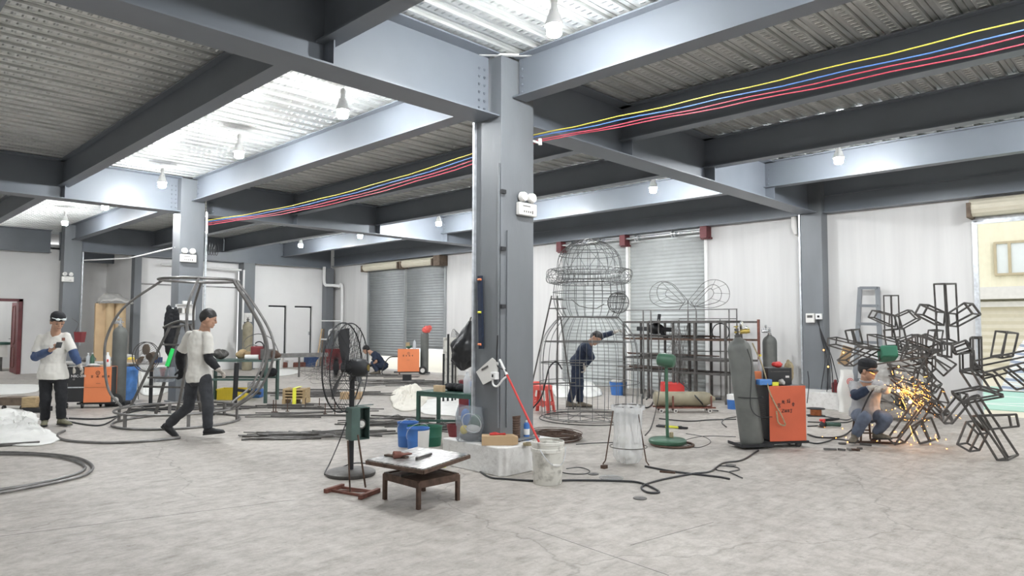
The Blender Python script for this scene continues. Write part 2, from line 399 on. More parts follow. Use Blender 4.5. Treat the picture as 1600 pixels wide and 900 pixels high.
# ---------------------------------------------------------------- roof deck (ribs run along X)
dk = MB(); DZ0 = 4.40; P_ = .24; prof = []
y = BY0
ny = int((26.5-BY0)/P_)
pts = []
for k in range(ny):
    y0 = -24.0+round((BY0+24)/P_)*P_+k*P_
    # lower dimpled flute centred at .25 of the period, upper flute with a small bead
    pts += [(y0, DZ0), (y0+.104, DZ0), (y0+.106, DZ0+.06), (y0+.120, DZ0+.06), (y0+.124, DZ0+.024), (y0+.164, DZ0+.024), (y0+.166, DZ0+.05), (y0+.178, DZ0+.05), (y0+.180, DZ0+.024), (y0+.222, DZ0+.024), (y0+.225, DZ0+.06), (y0+.238, DZ0+.06)]
vs = []; fs = []
for xx in (BX0, XW+.2):
    vs += [(xx, a, b) for a, b in pts]
K = len(pts); fs = [(i, i+1, K+i+1, K+i) for i in range(K-1)]
dk.add(vs, fs)
ceil = struct('ceiling', dk, 'deck', smooth=0)
sd = ceil.modifiers.new('thickness', 'SOLIDIFY'); sd.thickness = .004; sd.offset = 1
struct('roof_slab', MB().bb((BX0, BY0, 4.47), (XW+.2, 29.5, 4.6)), 'plinth', smooth=0)

# ---------------------------------------------------------------- steel frame
BXS = [.85, 3.04, 5.27, 7.44, 9.62, 11.73]
GYS = [5.30, 14.15]
BT = 4.385
def ibeam(mb, a, b, bot, top, wf, tf=.016, tw=.012):
    """I section between plan points a, b"""
    a = V((*a, 0)); b = V((*b, 0)); h = top-bot
    mb.bar(a+UP*(bot+tf/2), b+UP*(bot+tf/2), wf, tf); mb.bar(a+UP*(top-tf/2), b+UP*(top-tf/2), wf, tf)
    mb.bar(a+UP*(bot+top)/2, b+UP*(bot+top)/2, tw, h-2*tf); return mb
def bolts(spots, nrm, parent, r=.017):
    mb = MB()
    for p in spots: p = V(p); mb.cyl(p, p+V(nrm)*.016, r, r*.9, 6); mb.cyl(p, p+V(nrm)*.024, r*.5, r*.45, 6)
    return mb.build('bolt_row', 'paint', parent)
spanY = [(BY0, -3.5, 'behind'), (-3.5, 5.3, 'front'), (5.3, 14.15, 'middle'), (14.15, 23.0, 'far')]
rowname = {.85: 'leftmost', 3.04: 'second from the left', 5.27: 'on the line of the columns', 7.44: 'just right of the column line', 9.62: 'midway to the shutter wall', 11.73: 'nearest the shutter wall'}
for bx in BXS:
    main = abs(bx-5.27) < .01
    for (y0, y1, sp) in spanY:
        if sp == 'behind' and not main: pass
        ya = y0+(.21 if main else .012); yb = y1-(.21 if main else .012)
        if sp == 'far': yb = 23.0
        lab = {'behind': 'Grey steel roof beam %s, in the bay behind the viewer', 'front': 'grey steel roof beam %s, in the near bay in front of the central column row', 'middle': 'grey steel roof beam %s, between the central column row and the row behind it', 'far': 'grey steel roof beam %s, in the farthest bay by the back wall'}[sp] % rowname[bx]
        t = thing('roof_beam', (bx, (ya+yb)/2, 3.93), lab, 'beam', 'roof beams running along the hall', world=True)
        b_ = ibeam(MB(), (bx, ya), (bx, yb), 3.93, BT, .21 if main else .18); b_.build('beam_profile', 'paint', t, smooth=0)
        if main or bx == 11.73:
            for ye, sg in ((ya, 1), (yb, -1)):
                bolts([(bx-.006, ye+sg*(.05+.0*q), 4.0+q*.085) for q in range(4)], (-1, 0, 0), t)
# wall beam over the shutter wall: deep, in two tiers
t = thing('wall_beam', (XW-.06, 10, 3.7), 'dark grey steel beam running above the roller shutters along the right wall', 'beam', world=True)
ibeam(MB(), (XW-.12, BY0), (XW-.12, 23.0), 3.70, BT, .22).build('beam_profile', 'paint', t, smooth=0)
MB().bb((XW-.16, BY0, 4.03), (XW-.13, 23.0, 4.05)).build('rail', 'paint', t, smooth=0)
# girders along X over the column rows
for gy, nm in ((5.30, 'central'), (14.15, 'second'), (-3.5, 'rear')):
    for (x0, x1, sp) in ((BX0, 5.0, 'left of'), (5.54, XW-.24, 'right of')):
        lab = 'deep grey steel girder %s the %s' % (sp, {'central': 'big central column', 'second': 'second column by the globe frame', 'rear': 'column behind the viewer'}[nm])
        t = thing('steel_girder', ((x0+x1)/2, gy, 3.7), lab, 'beam', 'girders over the column rows', world=True)
        ibeam(MB(), (x0, gy), (x1, gy), 3.70, BT, .36).build('girder_profile', 'paint', t, smooth=0)
        xe = x1-.06 if sp == 'left of' else x0+.06; sg = -1 if sp == 'left of' else 1
        bolts([(xe+sg*.075*c, gy-.006, 3.80+q*.085) for q in range(6) for c in range(2)], (0, -1, 0), t)
        for bx in BXS:
            if x0 < bx < x1: MB().bb((bx-.007, gy-.17, 3.716), (bx+.007, gy+.17, BT-.016)).build('stiffener_plate', 'paint', t, smooth=0)
t = thing('steel_girder', (9, 23.05, 3.7), 'deep grey steel girder above the back wall with the two plain doors', 'beam', 'girders over the column rows', world=True)
ibeam(MB(), (5.45, 23.05), (XW-.24, 23.05), 3.62, BT, .30).build('girder_profile', 'paint', t, smooth=0)
t = thing('steel_girder', (1, 24.9, 3.7), 'deep grey steel girder above the wall of the maroon door', 'beam', 'girders over the column rows', world=True)
ibeam(MB(), (BX0, 25.0), (5.1, 25.0), 3.70, BT, .36).build('girder_profile', 'paint', t, smooth=0)

# columns
def column(cx, cy, wx, wy, label, z0=0, z1=4.36, strip=None, name='steel_column'):
    t = thing(name, (cx, cy, z0), label, 'column', 'grey steel columns', world=True)
    MB().box((cx, cy, (z0+z1)/2), (wx, wy, z1-z0)).build('column_shaft', 'paint_column', t, smooth=0, bevel=.004)
    MB().box((cx, cy, z0+.012), (wx+.10, wy+.10, .024)).build('base_plate', 'paint_column', t, smooth=0)
    if strip:
        x, y = strip; MB().box((x, y, (z0+3.62)/2+.1), (.035, .03, 3.62-z0)).build('corner_strip', 'galv_strip', t, smooth=0)
    return t
colC = column(5.265, 5.30, .50, .38, 'big grey steel column on a whitewashed plinth in the centre foreground', .30, strip=(5.0, 5.505))
colR = column(13.78, 5.24, .36, .40, 'grey steel column against the right wall with a cable box and leads', .30, strip=(13.6, 5.46))
colL = column(5.20, 14.15, .46, .40, 'grey steel column behind the globe frame with a white electrical box', .0, strip=(5.46, 13.93))
colF = column(5.22, 23.05, .44, .4, 'grey steel column by the maroon door with a small emergency light', 0)
column(6.98, 23.1, .2, .3, 'narrow grey column beside the leaning cardboard tubes', 0, 3.62)
column(10.47, 23.1, .40, .36, 'grey column between the white panels with a gas cylinder at its foot', 0, 3.62)
column(13.6, 23.12, .30, .3, 'grey corner column with white water pipes beside the shutter wall', 0, 3.62)
# conduit welded up the middle of the central column
MB().tube([(5.003, 5.13, .45), (5.003, 5.13, 2.9), (5.003, 5.13, 3.2)], .012, 8).tube([(5.10, 5.098, .45), (5.10, 5.098, 2.5)], .009, 8).build('conduit', 'paint_column', colC)
for q, z in enumerate((2.9, 2.3, 1.7)): MB().box((5.03, 5.09, z), (.06, .03, .04)).build('conduit_clip', 'black', colC)
br = MB().bar((4.87, 5.3, 4.375), (5.3, 4.9, 4.375), .04, .02).bar((5.3, 4.9, 4.375), (5.42, 5.1, 4.375), .04, .02); br.build('top_bracket', 'white', colC)
# plinths
def plinth(x0, x1, y0, y1, z1, label):
    mb = MB(); c = .05
    poly = [(x0+c, y0), (x1, y0), (x1, y1), (x0, y1), (x0, y0+c)]
    mb.prism(poly, (0, 0, 0), (1, 0, 0), (0, 1, 0), (0, 0, z1)); return tag(mb.build('concrete_plinth', 'plinth', smooth=0, bevel=.012), label, 'plinth', 'column plinths')
plinth(4.86, 5.74, 4.92, 5.84, .285, 'whitewashed concrete plinth under the central column')
plinth(12.95, XW-.01, 4.50, 5.95, .305, 'pale concrete plinth under the right column by the cable reel')

# ---------------------------------------------------------------- lamps
def lamp(x, y, label, first=[]):
    if first:
        t = copy_tree(first[0]); t.location = (x, y, 4.02); t['label'] = label; return t
    t = thing('bulb_lamp', (x, y, 4.02), label, 'lamp', 'white bulb lamps hanging from the deck')
    MB().lathe([(.001, -.085), (.048, -.082), (.062, -.068), (.064, .0), (.060, .01)], n=28).build('diffuser', 'lamp_glow', t)
    hs = MB().lathe([(.060, .004), (.076, .004), (.078, .03), (.066, .05), (.056, .09), (.034, .135), (.026, .17), (.024, .20)], n=28)
    for k in range(18):
        a = 2*PI*k/18; hs.bar((.056*math.cos(a), .056*math.sin(a), .035), (.036*math.cos(a), .036*math.sin(a), .14), .004, .012)
    hs.build('heat_sink', 'white', t)
    MB().lathe([(.028, .20), (.030, .22), (.030, .255), (.014, .27)], n=16).build('socket', 'offwhite', t)
    MB().tube(bez([(0, 0, .265), (.012, 0, .30), (-.014, .008, .33), (.01, 0, .38)]), .004, 6).tube(bez([(0, 0, .3), (-.03, 0, .33), (-.01, .01, .38)]), .003, 6).build('hanging_wire', 'white', t)
    first.append(t); return t
LY_ = [(.4, 'behind the frame edge'), (3.75, 'largest, hanging left of the central column top in front'), (7.05, 'hanging beyond the central girder, second from the front'), (9.85, 'third in the left row, above the globe frame'), (13.0, 'hanging just left of the second column'), (16.4, 'in the left row beyond the second girder'), (19.7, 'farthest in the left row near the maroon door')]
for y, s in LY_: lamp(4.3, y, 'glowing white bulb lamp '+s)
for y, s in [(.4, 'right row, nearest the open gate'), (3.7, 'above the welder at far right'), (6.95, 'right row, just past the wire figure top'), (10.1, 'right row, hidden behind the central column'), (13.1, 'right row, left of the central column'), (16.55, 'right row, over the left end of the first shutter'), (19.9, 'right row, farthest, near the corner pipes')]: lamp(10.72, y, 'glowing white bulb lamp '+s)
for y in (-6, -2.9): lamp(4.3, y, 'unseen white bulb lamp added behind the viewer for light, extending the left row')  # added lamps out of view, kept for the light they give
for y in (-6, -2.9): lamp(10.72, y, 'unseen white bulb lamp added behind the viewer for light, extending the right row')  # likewise added behind the viewer only to light the hall
for y in (-6, 0.4, 7, 13.2, 19.7): lamp(-3.2, y, 'white bulb lamp added for light over the unseen left aisle')  # whole row is added out of view as extra light
# lamp in the next room
lamp(3.0, 27.4, 'glowing white bulb lamp in the room beyond the maroon door').location.z = 3.4

jt = [((-40, 843), (460, 781)), ((985, 852), (1115, 816)), ((825, 824), (1045, 899)), ((880, 905), (520, 690))]
for k, (a, b) in enumerate(jt[:3]):
    o_ = struct('floor_joint', MB().bar(fl(*a)+UP*.0006, fl(*b)+UP*.0006, .004, .001), 'rod_steel', smooth=0)
# ================================================================ people
DG = None
tx = bpy.data.textures.new('folds', 'CLOUDS'); tx.noise_scale = .09; tx.noise_depth = 1
def remeshed(mb, name, material, parent, vox=.008, fold=0, smooth=3):
    me = bpy.data.meshes.new(name); me.from_pydata(mb.v, [], mb.f)
    o = bpy.data.objects.new(name, me); COL.objects.link(o)
    r = o.modifiers.new('r', 'REMESH'); r.mode = 'VOXEL'; r.voxel_size = vox; r.use_smooth_shade = True
    s = o.modifiers.new('s', 'SMOOTH'); s.iterations = smooth; s.factor = .5
    if fold:
        d = o.modifiers.new('d', 'DISPLACE'); d.texture = tx; d.strength = fold; d.mid_level = .5; d.texture_coords = 'LOCAL'
    dg = bpy.context.evaluated_depsgraph_get(); m2 = bpy.data.meshes.new_from_object(o.evaluated_get(dg)); m2.name = name
    bpy.data.objects.remove(o, do_unlink=True)
    m2.materials.clear(); m2.materials.append(M[material]); m2.shade_smooth()
    o = bpy.data.objects.new(name, m2); COL.objects.link(o); o.parent = parent
    o.matrix_parent_inverse = Matrix.Translation(-parent.location) if parent.type == 'EMPTY' else Matrix()
    return o
def limb(mb, pts, rs, round_ends=True, n=16):
    pts = [V(p) for p in pts]
    for i in range(len(pts)-1):
        mb.tube([pts[i], pts[i+1]], [rs[i], rs[i+1]], n)
        if i: mb.ball(pts[i], rs[i]*1.0, 14, 8)
    if round_ends: mb.ball(pts[0], rs[0], 14, 8); mb.ball(pts[-1], rs[-1], 14, 8)
def hand(mb, wr, dr, nrm, curl=.5, s=1, thumb=1, grow=0):
    """wr wrist, dr along the hand, nrm out of the palm, thumb = side of the thumb"""
    wr = V(wr); d = V(dr).normalized(); n = V(nrm); n = (n-d*n.dot(d)).normalized(); sd = d.cross(n)*thumb
    R = Matrix((sd, d, n)).transposed()
    mb.ball(wr+d*.045*s, (.040*s+grow, .052*s+grow, .017*s+grow), 14, 8, R); mb.ball(wr+d*.015*s, (.028*s+grow, .03*s+grow, .02*s+grow), 12, 8, R)
    for k, ln in enumerate((.072, .080, .074, .058)):
        p = wr+d*(.085-.004*abs(k-1.2))*s+sd*(.028-.0187*k)*s; a = 0; r = (.0088-.0004*k)*s+grow
        for q, f in enumerate((.45, .32, .23)):
            a += curl*(.5 if q == 0 else .8); v = d*math.cos(a)+n*math.sin(a); p2 = p+v*ln*f*s
            mb.tube([p, p2], [r, r*.93], 8); mb.ball(p2, r*.96, 8, 6); p = p2; r *= .93
    p = wr+d*.025*s+sd*.028*s; v = (sd*.75+d*.6+n*.35*curl).normalized(); p2 = p+v*.036*s; p3 = p2+(v+d*.6+n*.4*curl).normalized()*.030*s
    mb.tube([p, p2, p3], [.0125*s+grow, .0105*s+grow, .009*s+grow], 8); mb.ball(p3, .009*s+grow, 8, 6)
def person(label, base, J, fwd, hfwd, hup=UP, sc=1.0, shirt='cloth_white', trousers='cloth_black', sleeve='short', armcover=None, gloves=(None, None), shoes='shoe_olive', curls=(.5, .5), palm=(None, None), hat=None, collar=False, belly=1.0):
    t = thing('person', base, label, 'person', world=True)
    sh = V(J['shR'])-V(J['shL']); sh.normalize()
    J = {k: V(v) for k, v in J.items()}
    chest = (J['shR']+J['shL'])/2; pel = (J['hipR']+J['hipL'])/2; spine = (chest-pel).normalized()
    hx = (J['hipR']-J['hipL']).normalized(); fwd = V(fwd)
    hf = V(hfwd).normalized(); hu = V(hup); hu = (hu-hf*hu.dot(hf)).normalized(); hr = hf.cross(hu); RH_ = Matrix((hr, hf, hu)).transposed()
    hc = J['head']-UP*.008; bs = sc; hs = sc*1.1
    def tf(ax):  # front direction across the torso
        f = fwd-spine*fwd.dot(spine); return f.normalized()
    fr = tf(0)
    sx = (sh-spine*sh.dot(spine)).normalized()
    if abs(fr.dot(sx)) > .3: fr = (fr-sx*fr.dot(sx)).normalized()
    def torso(mb, g, top=True, low=-.06, up=.0):
        L = (chest-pel).length
        rings = []
        for u, rx, ry in ((low/L, .155, .115), (.10, .158, .118), (.35, .140, .108*belly), (.6, .152, .116), (.82, .172, .112), (.98, .155, .088), (1.07, .105, .072), (1.15, .066, .058)):
            if u > 1.05 and not top: continue
            xx = hx.lerp(sx, min(1, max(0, u))).normalized()
            if g > 0 and u < .2: rx += .022; ry += .020
            rings.append((pel+(chest-pel)*u+spine*up*(u > 1), xx*(rx+g)*sc, fr*(ry+g)*sc))
        mb.loft(rings, 20)
    body = MB()
    # head and face
    def H(x, y, z): return hc+hr*x*hs+hf*y*hs+hu*z*hs
    body.ball(H(0, -.008, .02), tuple(q*hs for q in (.073, .094, .098)), 20, 14, RH_)
    body.ball(H(0, .028, -.045), tuple(q*hs for q in (.054, .058, .066)), 18, 12, RH_)
    body.ball(H(0, .062, -.085), tuple(q*hs for q in (.026, .022, .020)), 10, 8, RH_)
    body.ball(H(0, .060, .012), tuple(q*hs for q in (.052, .028, .016)), 12, 8, RH_)
    body.tube([H(0, .080, .012), H(0, .097, -.024)], [.009*hs, .0125*hs], 8); body.ball(H(0, .095, -.026), .0130*hs, 8, 6)
    body.ball(H(0, .079, -.056), tuple(q*hs for q in (.024, .010, .006)), 8, 6, RH_); body.ball(H(0, .078, -.067), tuple(q*hs for q in (.019, .010, .006)), 8, 6, RH_)
    for sg in (-1, 1): body.ball(H(sg*.075, -.008, -.01), tuple(q*hs for q in (.011, .020, .032)), 10, 8, RH_); body.ball(H(sg*.034, .062, -.028), tuple(q*hs for q in (.022, .018, .018)), 8, 6, RH_)
    body.tube([J['neck']-spine*.05*sc, J['neck'].lerp(hc, .35), H(0, -.018, -.05)], [.076*sc, .062*sc, .058*sc], 16)
    torso(body, -.012)
    for s_ in 'LR':
        limb(body, [J['sh'+s_], J['el'+s_], J['wr'+s_]], [.050*sc, .040*sc, .026*sc])
        limb(body, [J['hip'+s_], J['kn'+s_], J['an'+s_]], [.082*sc, .054*sc, .038*sc])
        body.ball(J['an'+s_].lerp(J['toe'+s_], .4), .035*sc, 10, 8)
    for i, s_ in enumerate('RL'):
        pn = palm[i] if palm[i] is not None else -fr
        d = J['hd'+s_]-J['wr'+s_]
        th = 1 if i == 0 else -1
        if gloves[i]:
            g = MB(); hand(g, J['wr'+s_], d, pn, curls[i], sc, th, .0035); g.tube([J['wr'+s_]-d.normalized()*.05, J['wr'+s_]+d.normalized()*.02], [.036*sc, .033*sc], 12); g.ball(J['wr'+s_]+d.normalized()*.02, .031*sc)
            remeshed(g, 'glove', gloves[i], t, .0055, smooth=1)
        hand(body, J['wr'+s_], d, pn, curls[i], sc, th)
    bo = remeshed(body, 'body', 'skin', t, .0062, smooth=2)
    # shirt
    s = MB(); torso(s, .020, low=-.035)
    for s_ in 'LR': s.tube([J['neck']-spine*.075*sc, J['sh'+s_]], [.066*sc, .066*sc], 14)
    for s_ in 'LR':
        a, b, c = J['sh'+s_], J['el'+s_], J['wr'+s_]
        if sleeve == 'short': e = a.lerp(b, .78); limb(s, [a, e], [.066*sc, .070*sc], False); s.ball(a, .066*sc, 16, 10)
        else: limb(s, [a, b, b.lerp(c, .93)], [.066*sc, .056*sc, .044*sc], False); s.ball(a, .066*sc, 16, 10)
    remeshed(s, 'shirt', shirt, t, .008, fold=.022, smooth=7)
    if collar:
        c_ = MB(); c_.ring(J['neck']+spine*.02+fr*.01, .072*sc, .014*sc, spine, 20, 8); remeshed(c_, 'collar', shirt, t, .007)
    if armcover:
        for s_ in armcover[1]:
            a, b, c = J['sh'+s_], J['el'+s_], J['wr'+s_]; g = MB()
            limb(g, [a.lerp(b, .58), b, b.lerp(c, .5), b.lerp(c, .92)], [.056*sc, .062*sc, .060*sc, .040*sc], False)
            remeshed(g, 'arm_sleeve', armcover[0], t, .007, fold=.02)
    # trousers
    p = MB(); L = (chest-pel).length
    p.loft([(pel+spine*.13*sc, hx*.150*sc, fr*.112*sc), (pel+spine*.03*sc, hx*.172*sc, fr*.128*sc), (pel-spine*.05*sc, hx*.170*sc, fr*.122*sc), (pel-spine*.09*sc, hx*.12*sc, fr*.09*sc)], 20)
    for s_ in 'LR':
        a, b, c = J['hip'+s_], J['kn'+s_], J['an'+s_]
        limb(p, [a, b, b.lerp(c, .92)], [.092*sc, .076*sc, .062*sc], False); p.ball(a, .090*sc, 16, 10)
    remeshed(p, 'trousers', trousers, t, .009, fold=.022)
    # shoes
    for s_ in 'LR':
        a, b = J['an'+s_], J['toe'+s_]; f = b-a; low = min(a.z-.07*sc, b.z) if False else None
        sole = (b-V((0, 0, 0))); ff = f.copy()
        fh = (b+V((0, 0, .035))-(a-V((0, 0, .045)))); fd = fh.normalized()
        upv = J.get('footup'+s_, UP); upv = (upv-fd*upv.dot(fd)).normalized(); sdv = fd.cross(upv)
        heel = a-fd*.055*sc-upv*.035*sc; toe = heel+fd*.285*sc
        g = MB(); Rr = Matrix((sdv, fd, upv)).transposed()
        rings = []
        for u, w_, h_, hh in ((0, .028, .030, .035), (.03, .036, .045, .045), (.10, .038, .05, .05), (.16, .042, .038, .038), (.22, .046, .030, .03), (.27, .036, .024, .024), (.285, .02, .016, .02)):
            rings.append((heel+fd*u*sc+upv*(hh-.035)*sc, sdv*w_*sc, upv*h_*sc))
        g.loft(rings, 16); g.tube([a-upv*.02, a+upv*.045], [.046*sc, .046*sc], 14)
        so = remeshed(g, 'shoe', shoes, t, .006, smooth=2)
        q = MB(); q.prism([(-.036*sc, 0), (.036*sc, 0), (.046*sc, .2*sc), (.034*sc, .285*sc), (-.034*sc, .285*sc), (-.046*sc, .2*sc)], heel-upv*.036*sc, sdv, fd, upv*.018*sc)
        q.build('sole', 'rubber', so, bevel=.004).matrix_parent_inverse = Matrix.Translation(V((0, 0, 0)))
    # hair / cap
    hb = MB()
    def cap(mb, g, zcut, tilt=0):
        vs = []; NU, NV = 26, 12
        for i in range(NV+1):
            for j in range(NU):
                th = (PI*.5+.25)*i/NV; ph = 2*PI*j/NU
                frontness = max(0, math.sin(ph))
                th2 = th*(1-.30*frontness+.42*max(0, -math.sin(ph)))
                x, y, z = math.sin(th2)*math.cos(ph), math.sin(th2)*math.sin(ph), math.cos(th2)
                vs.append(H(x*(.078+g), -.012+y*(.099+g), .022+z*(.102+g)))
        fs = [(i*NU+j, i*NU+(j+1) % NU, (i+1)*NU+(j+1) % NU, (i+1)*NU+j) for i in range(NV) for j in range(NU)]
        fs.append(tuple((NV*NU+j) for j in range(NU-1, -1, -1)))
        mb.add(vs, fs)
    cap(hb, .004, 0); remeshed(hb, 'hair', 'hair', t, .006, fold=.012, smooth=1)
    if hat:
        hm = MB()
        hm.loft([(H(0, -.01, .035), hr*.084*hs, hf*.104*hs), (H(0, -.01, .06), hr*.089*hs, hf*.109*hs), (H(0, -.012, .095), hr*.083*hs, hf*.101*hs), (H(0, -.012, .122), hr*.062*hs, hf*.076*hs), (H(0, -.012, .136), hr*.028*hs, hf*.036*hs)], 22)
        if hat == 'cap': hm.loft([(H(0, .08, .045), hr*.07*hs, hu*.006), (H(0, .13, .042), hr*.055*hs, hu*.005), (H(0, .155, .036), hr*.02*hs, hu*.004)], 14)
        remeshed(hm, 'cap', 'cloth_black', t, .006, smooth=2)
    # eyes, brows, mouth
    e = MB()
    for sg in (-1, 1): e.ball(H(sg*.031, .083, -.002), (.013*hs, .006*hs, .005*hs), 10, 6, RH_)
    for sg in (-1, 1): e2 = e.bar(H(sg*.018, .086, .018), H(sg*.046, .076, .020), .004, .005)
    e.build('eyes', 'hair', bo)
    MB().tube([H(-.020, .083, -.062), H(0, .089, -.061), H(.020, .083, -.062)], .0028*hs, 6).build('mouth', 'maroon', bo)
    return t, H
def PX(D0):
    return lambda x, y, d=0: at(x, y, D=D0+d)
IDM = Matrix()

# -- standing with a phone at the left
D0 = depth(fl(84, 665)); q = PX(D0)
J = dict(head=q(90, 502, -.08), neck=q(86, 521), shR=q(64, 529, -.03), shL=q(103, 526, .05), elR=q(55, 558, -.12), wrR=q(80, 547, -.36), hdR=q(90, 542, -.40),
         elL=q(116, 554, .02), wrL=q(124, 570, .06), hdL=q(129, 578, .08), hipR=q(72, 588, -.02), hipL=q(94, 588, .04), knR=q(71, 624, -.05), knL=q(96, 624, -.02), anR=q(70, 658, .02), anL=q(95, 656, 0),
         toeR=q(68, 667, -.22), toeL=q(113, 666, -.12))
fw_ = (RH*.55-FH*.85)
p1, H1 = person('person in white T-shirt, blue sleeves and black cap, standing at left looking at a phone', (fl(84, 665)), J, fw_, RH*.75-FH*.62-UP*.38, sc=1.0,
    armcover=('sleeve_blue', 'RL'), gloves=(None, 'glove'), shoes='shoe_olive', hat='band', palm=(UP*.8-FH*.2+RH*.2, -UP), curls=(.9, .7), trousers='cloth_black')
for i in range(2):
    pass
g = MB()
for sg in (-1, 1): g.ball(H1(sg*.036, .112, .075), (.030, .014, .018), 12, 8)
g.tube([H1(-.085, .04, .07), H1(-.04, .112, .078), H1(.04, .112, .078), H1(.085, .04, .07)], .006, 6)
g.build('goggles', 'glass', p1)
g = MB(); c = q(83.5, 528, -.16); 
em = MB().box(q(99, 530, -.115), (.035, .035, .045), Matrix((RH*.7-FH*.7, RH*.7+FH*.7, UP)).transposed()); em.build('chest_print', 'rust_red', p1)
ph = MB(); ph.box(q(92, 539, -.46), (.075, .15, .010), Matrix.Rotation(-.35, 3, 'Z') @ Matrix.Rotation(.5, 3, 'X')); tag(ph.build('mobile_phone', 'black_plastic', bevel=.003), 'black mobile phone held by the person in the black cap', 'phone')

# -- walking man
D0 = depth(fl(322, 683)); q = PX(D0)
J = dict(head=q(326, 497, -.05), neck=q(319, 514), shR=q(325, 527, -.12), shL=q(297, 524, .10), elR=q(326, 560, -.14), wrR=q(342, 578, -.16), hdR=q(352, 584, -.16),
         elL=q(281, 556, .16), wrL=q(283, 578, .14), hdL=q(282, 592, .12), hipR=q(320, 592, -.08), hipL=q(302, 592, .08), knR=q(325, 634, -.12), knL=q(294, 636, .04), anR=q(324, 671, -.10), anL=q(262, 664, .10),
         toeR=q(349, 678, -.12), toeL=q(266, 686, .08))
fw_ = RH*.80+FH*.42
J['footupL'] = (RH*.6+UP*.55)
J['toeL'] = J['anL']+(RH*.32-UP*.95).normalized()*.2; J['toeL'].z = .02
person('person walking to the right in white T-shirt with black arm sleeves, inside the globe frame', fl(320, 683), J, fw_, RH*.80+FH*.30-UP*.22, sc=.98, armcover=('cloth_black', 'RL'), gloves=('glove', 'cloth_black'),
       trousers='cloth_charcoal', shoes='black', curls=(1.1, .9), palm=(-UP*.6-FH*.3-RH*.3, -RH*.5+FH*.3))

# -- crouching man far back
D0 = depth(fl(588, 585)); q = PX(D0)
J = dict(head=q(572, 546, 0), neck=q(580, 551), shR=q(584, 554, -.17), shL=q(586, 553, .19), elR=q(588, 565, -.22), wrR=q(579, 571, -.18), hdR=q(574, 572, -.15),
         elL=q(583, 566, .2), wrL=q(574, 572, .12), hdL=q(570, 573, .1), hipR=q(600, 573, -.08), hipL=q(600, 573, .1), knR=q(583, 568, -.16), knL=q(583, 567, .16), anR=q(590, 581, -.16), anL=q(592, 581, .14),
         toeR=q(580, 585, -.16), toeL=q(583, 585, .14))
person('person crouching at the back in a dark navy T-shirt, working near the first shutter', fl(588, 585), J, -RH, -RH*.9-UP*.45, sc=1.0, shirt='cloth_navy', trousers='cloth_navy', shoes='shoe_brown', gloves=('cloth_black', 'cloth_black'))

# -- bending man in the wire figure
D0 = depth(fl(897, 637)); q = PX(D0)
J = dict(head=q(931, 528, -.10), neck=q(921, 536, -.05), shR=q(916, 541, -.20), shL=q(920, 537, .16), elR=q(925, 558, -.26), wrR=q(914, 572, -.2), hdR=q(913, 584, -.18),
         elL=q(942, 525, .10), wrL=q(960, 519, .05), hdL=q(967, 516, .04), hipR=q(901, 568, -.09), hipL=q(904, 568, .09), knR=q(898, 602, -.10), knL=q(906, 602, .06), anR=q(889, 630, -.10), anL=q(906, 630, .05),
         toeR=q(900, 637, -.14), toeL=q(920, 637, 0))
person('person bending forward in dark navy clothes among the tall wire figure', fl(897, 637), J, RH*.7-UP*.6, RH*.55-FH*.5-UP*.55, hup=RH*.6+UP*.7, sc=1.0, shirt='cloth_navy', trousers='cloth_navy', sleeve='long', shoes='shoe_brown', gloves=('glove', 'glove'), curls=(.9, .9), palm=(-RH, -UP))

# -- seated welder
D0 = depth(fl(1352, 690)); q = PX(D0)
J = dict(head=q(1356, 577, -.10), neck=q(1352, 597, -.03), shR=q(1334, 603, .00), shL=q(1374, 602, .04), elR=q(1337, 618, -.24), wrR=q(1361, 606, -.32), hdR=q(1371, 604, -.33),
         elL=q(1384, 610, -.18), wrL=q(1379, 606, -.34), hdL=q(1373, 606, -.38), hipR=q(1340, 648, .05), hipL=q(1364, 648, .07), knR=q(1352, 652, -.36), knL=q(1386, 654, -.30), anR=q(1336, 681, -.24), anL=q(1369, 678, -.14),
         toeR=q(1331, 694, -.42), toeL=q(1388, 688, -.34))
pw, HW = person('seated person welding in grey shirt, jeans, black cap and dark goggles at right', fl(1352, 690), J, -FH*.95+RH*.25, -FH*.72+RH*.62-UP*.12, sc=1.0, shirt='cloth_grey', trousers='cloth_jeans', sleeve='long', armcover=('cloth_navy', 'R'),
       gloves=('glove', 'glove'), shoes='shoe_brown', hat='band', curls=(1.2, 1.2), palm=(-UP+RH*.3, -UP-RH*.3), collar=True, belly=1.1)
g = MB(); g.tube([HW(-.080, .01, .0), HW(-.064, .080, .0), HW(0, .104, .004), HW(.064, .080, .0), HW(.080, .01, .0)], [.007, .017, .019, .017, .007], 10); g.build('goggles', 'black_plastic', pw)
# ================================================================ shutters, gate, outside
def slats(mb, y0, y1, x, z0, z1, pitch=.088, amp=.026):
    n = int((z1-z0)/pitch)*6; vs = []
    for yy in (y0, y1):
        for i in range(n+1):
            z = z0+(z1-z0)*i/n; u = ((z-z0)/pitch) % 1
            vs.append((x-amp*abs(math.sin(PI*u))**.5, yy, z))
    K = n+1; mb.add(vs, [(i, K+i, K+i+1, i+1) for i in range(n)])
    mb.box((x+.0, (y0+y1)/2, z0-.02), (.05, abs(y1-y0), .05)); return mb
def curtain(name, label, y0, y1, z0, z1, m):
    o = slats(MB(), y0, y1, XW+.02, z0, z1).build(name, m, smooth=60); sm = o.modifiers.new('t', 'SOLIDIFY'); sm.thickness = .004
    return tag(o, label, 'roller shutter', 'roller shutters')
curtain('roller_shutter', 'grey roller shutter curtain left of the centre post, raised knee high', 18.74, 20.80, .50, 3.42, 'shutter_grey')
curtain('roller_shutter', 'grey roller shutter curtain behind the orange cart cylinder, raised highest', 16.64, 18.62, .80, 3.42, 'shutter_grey')
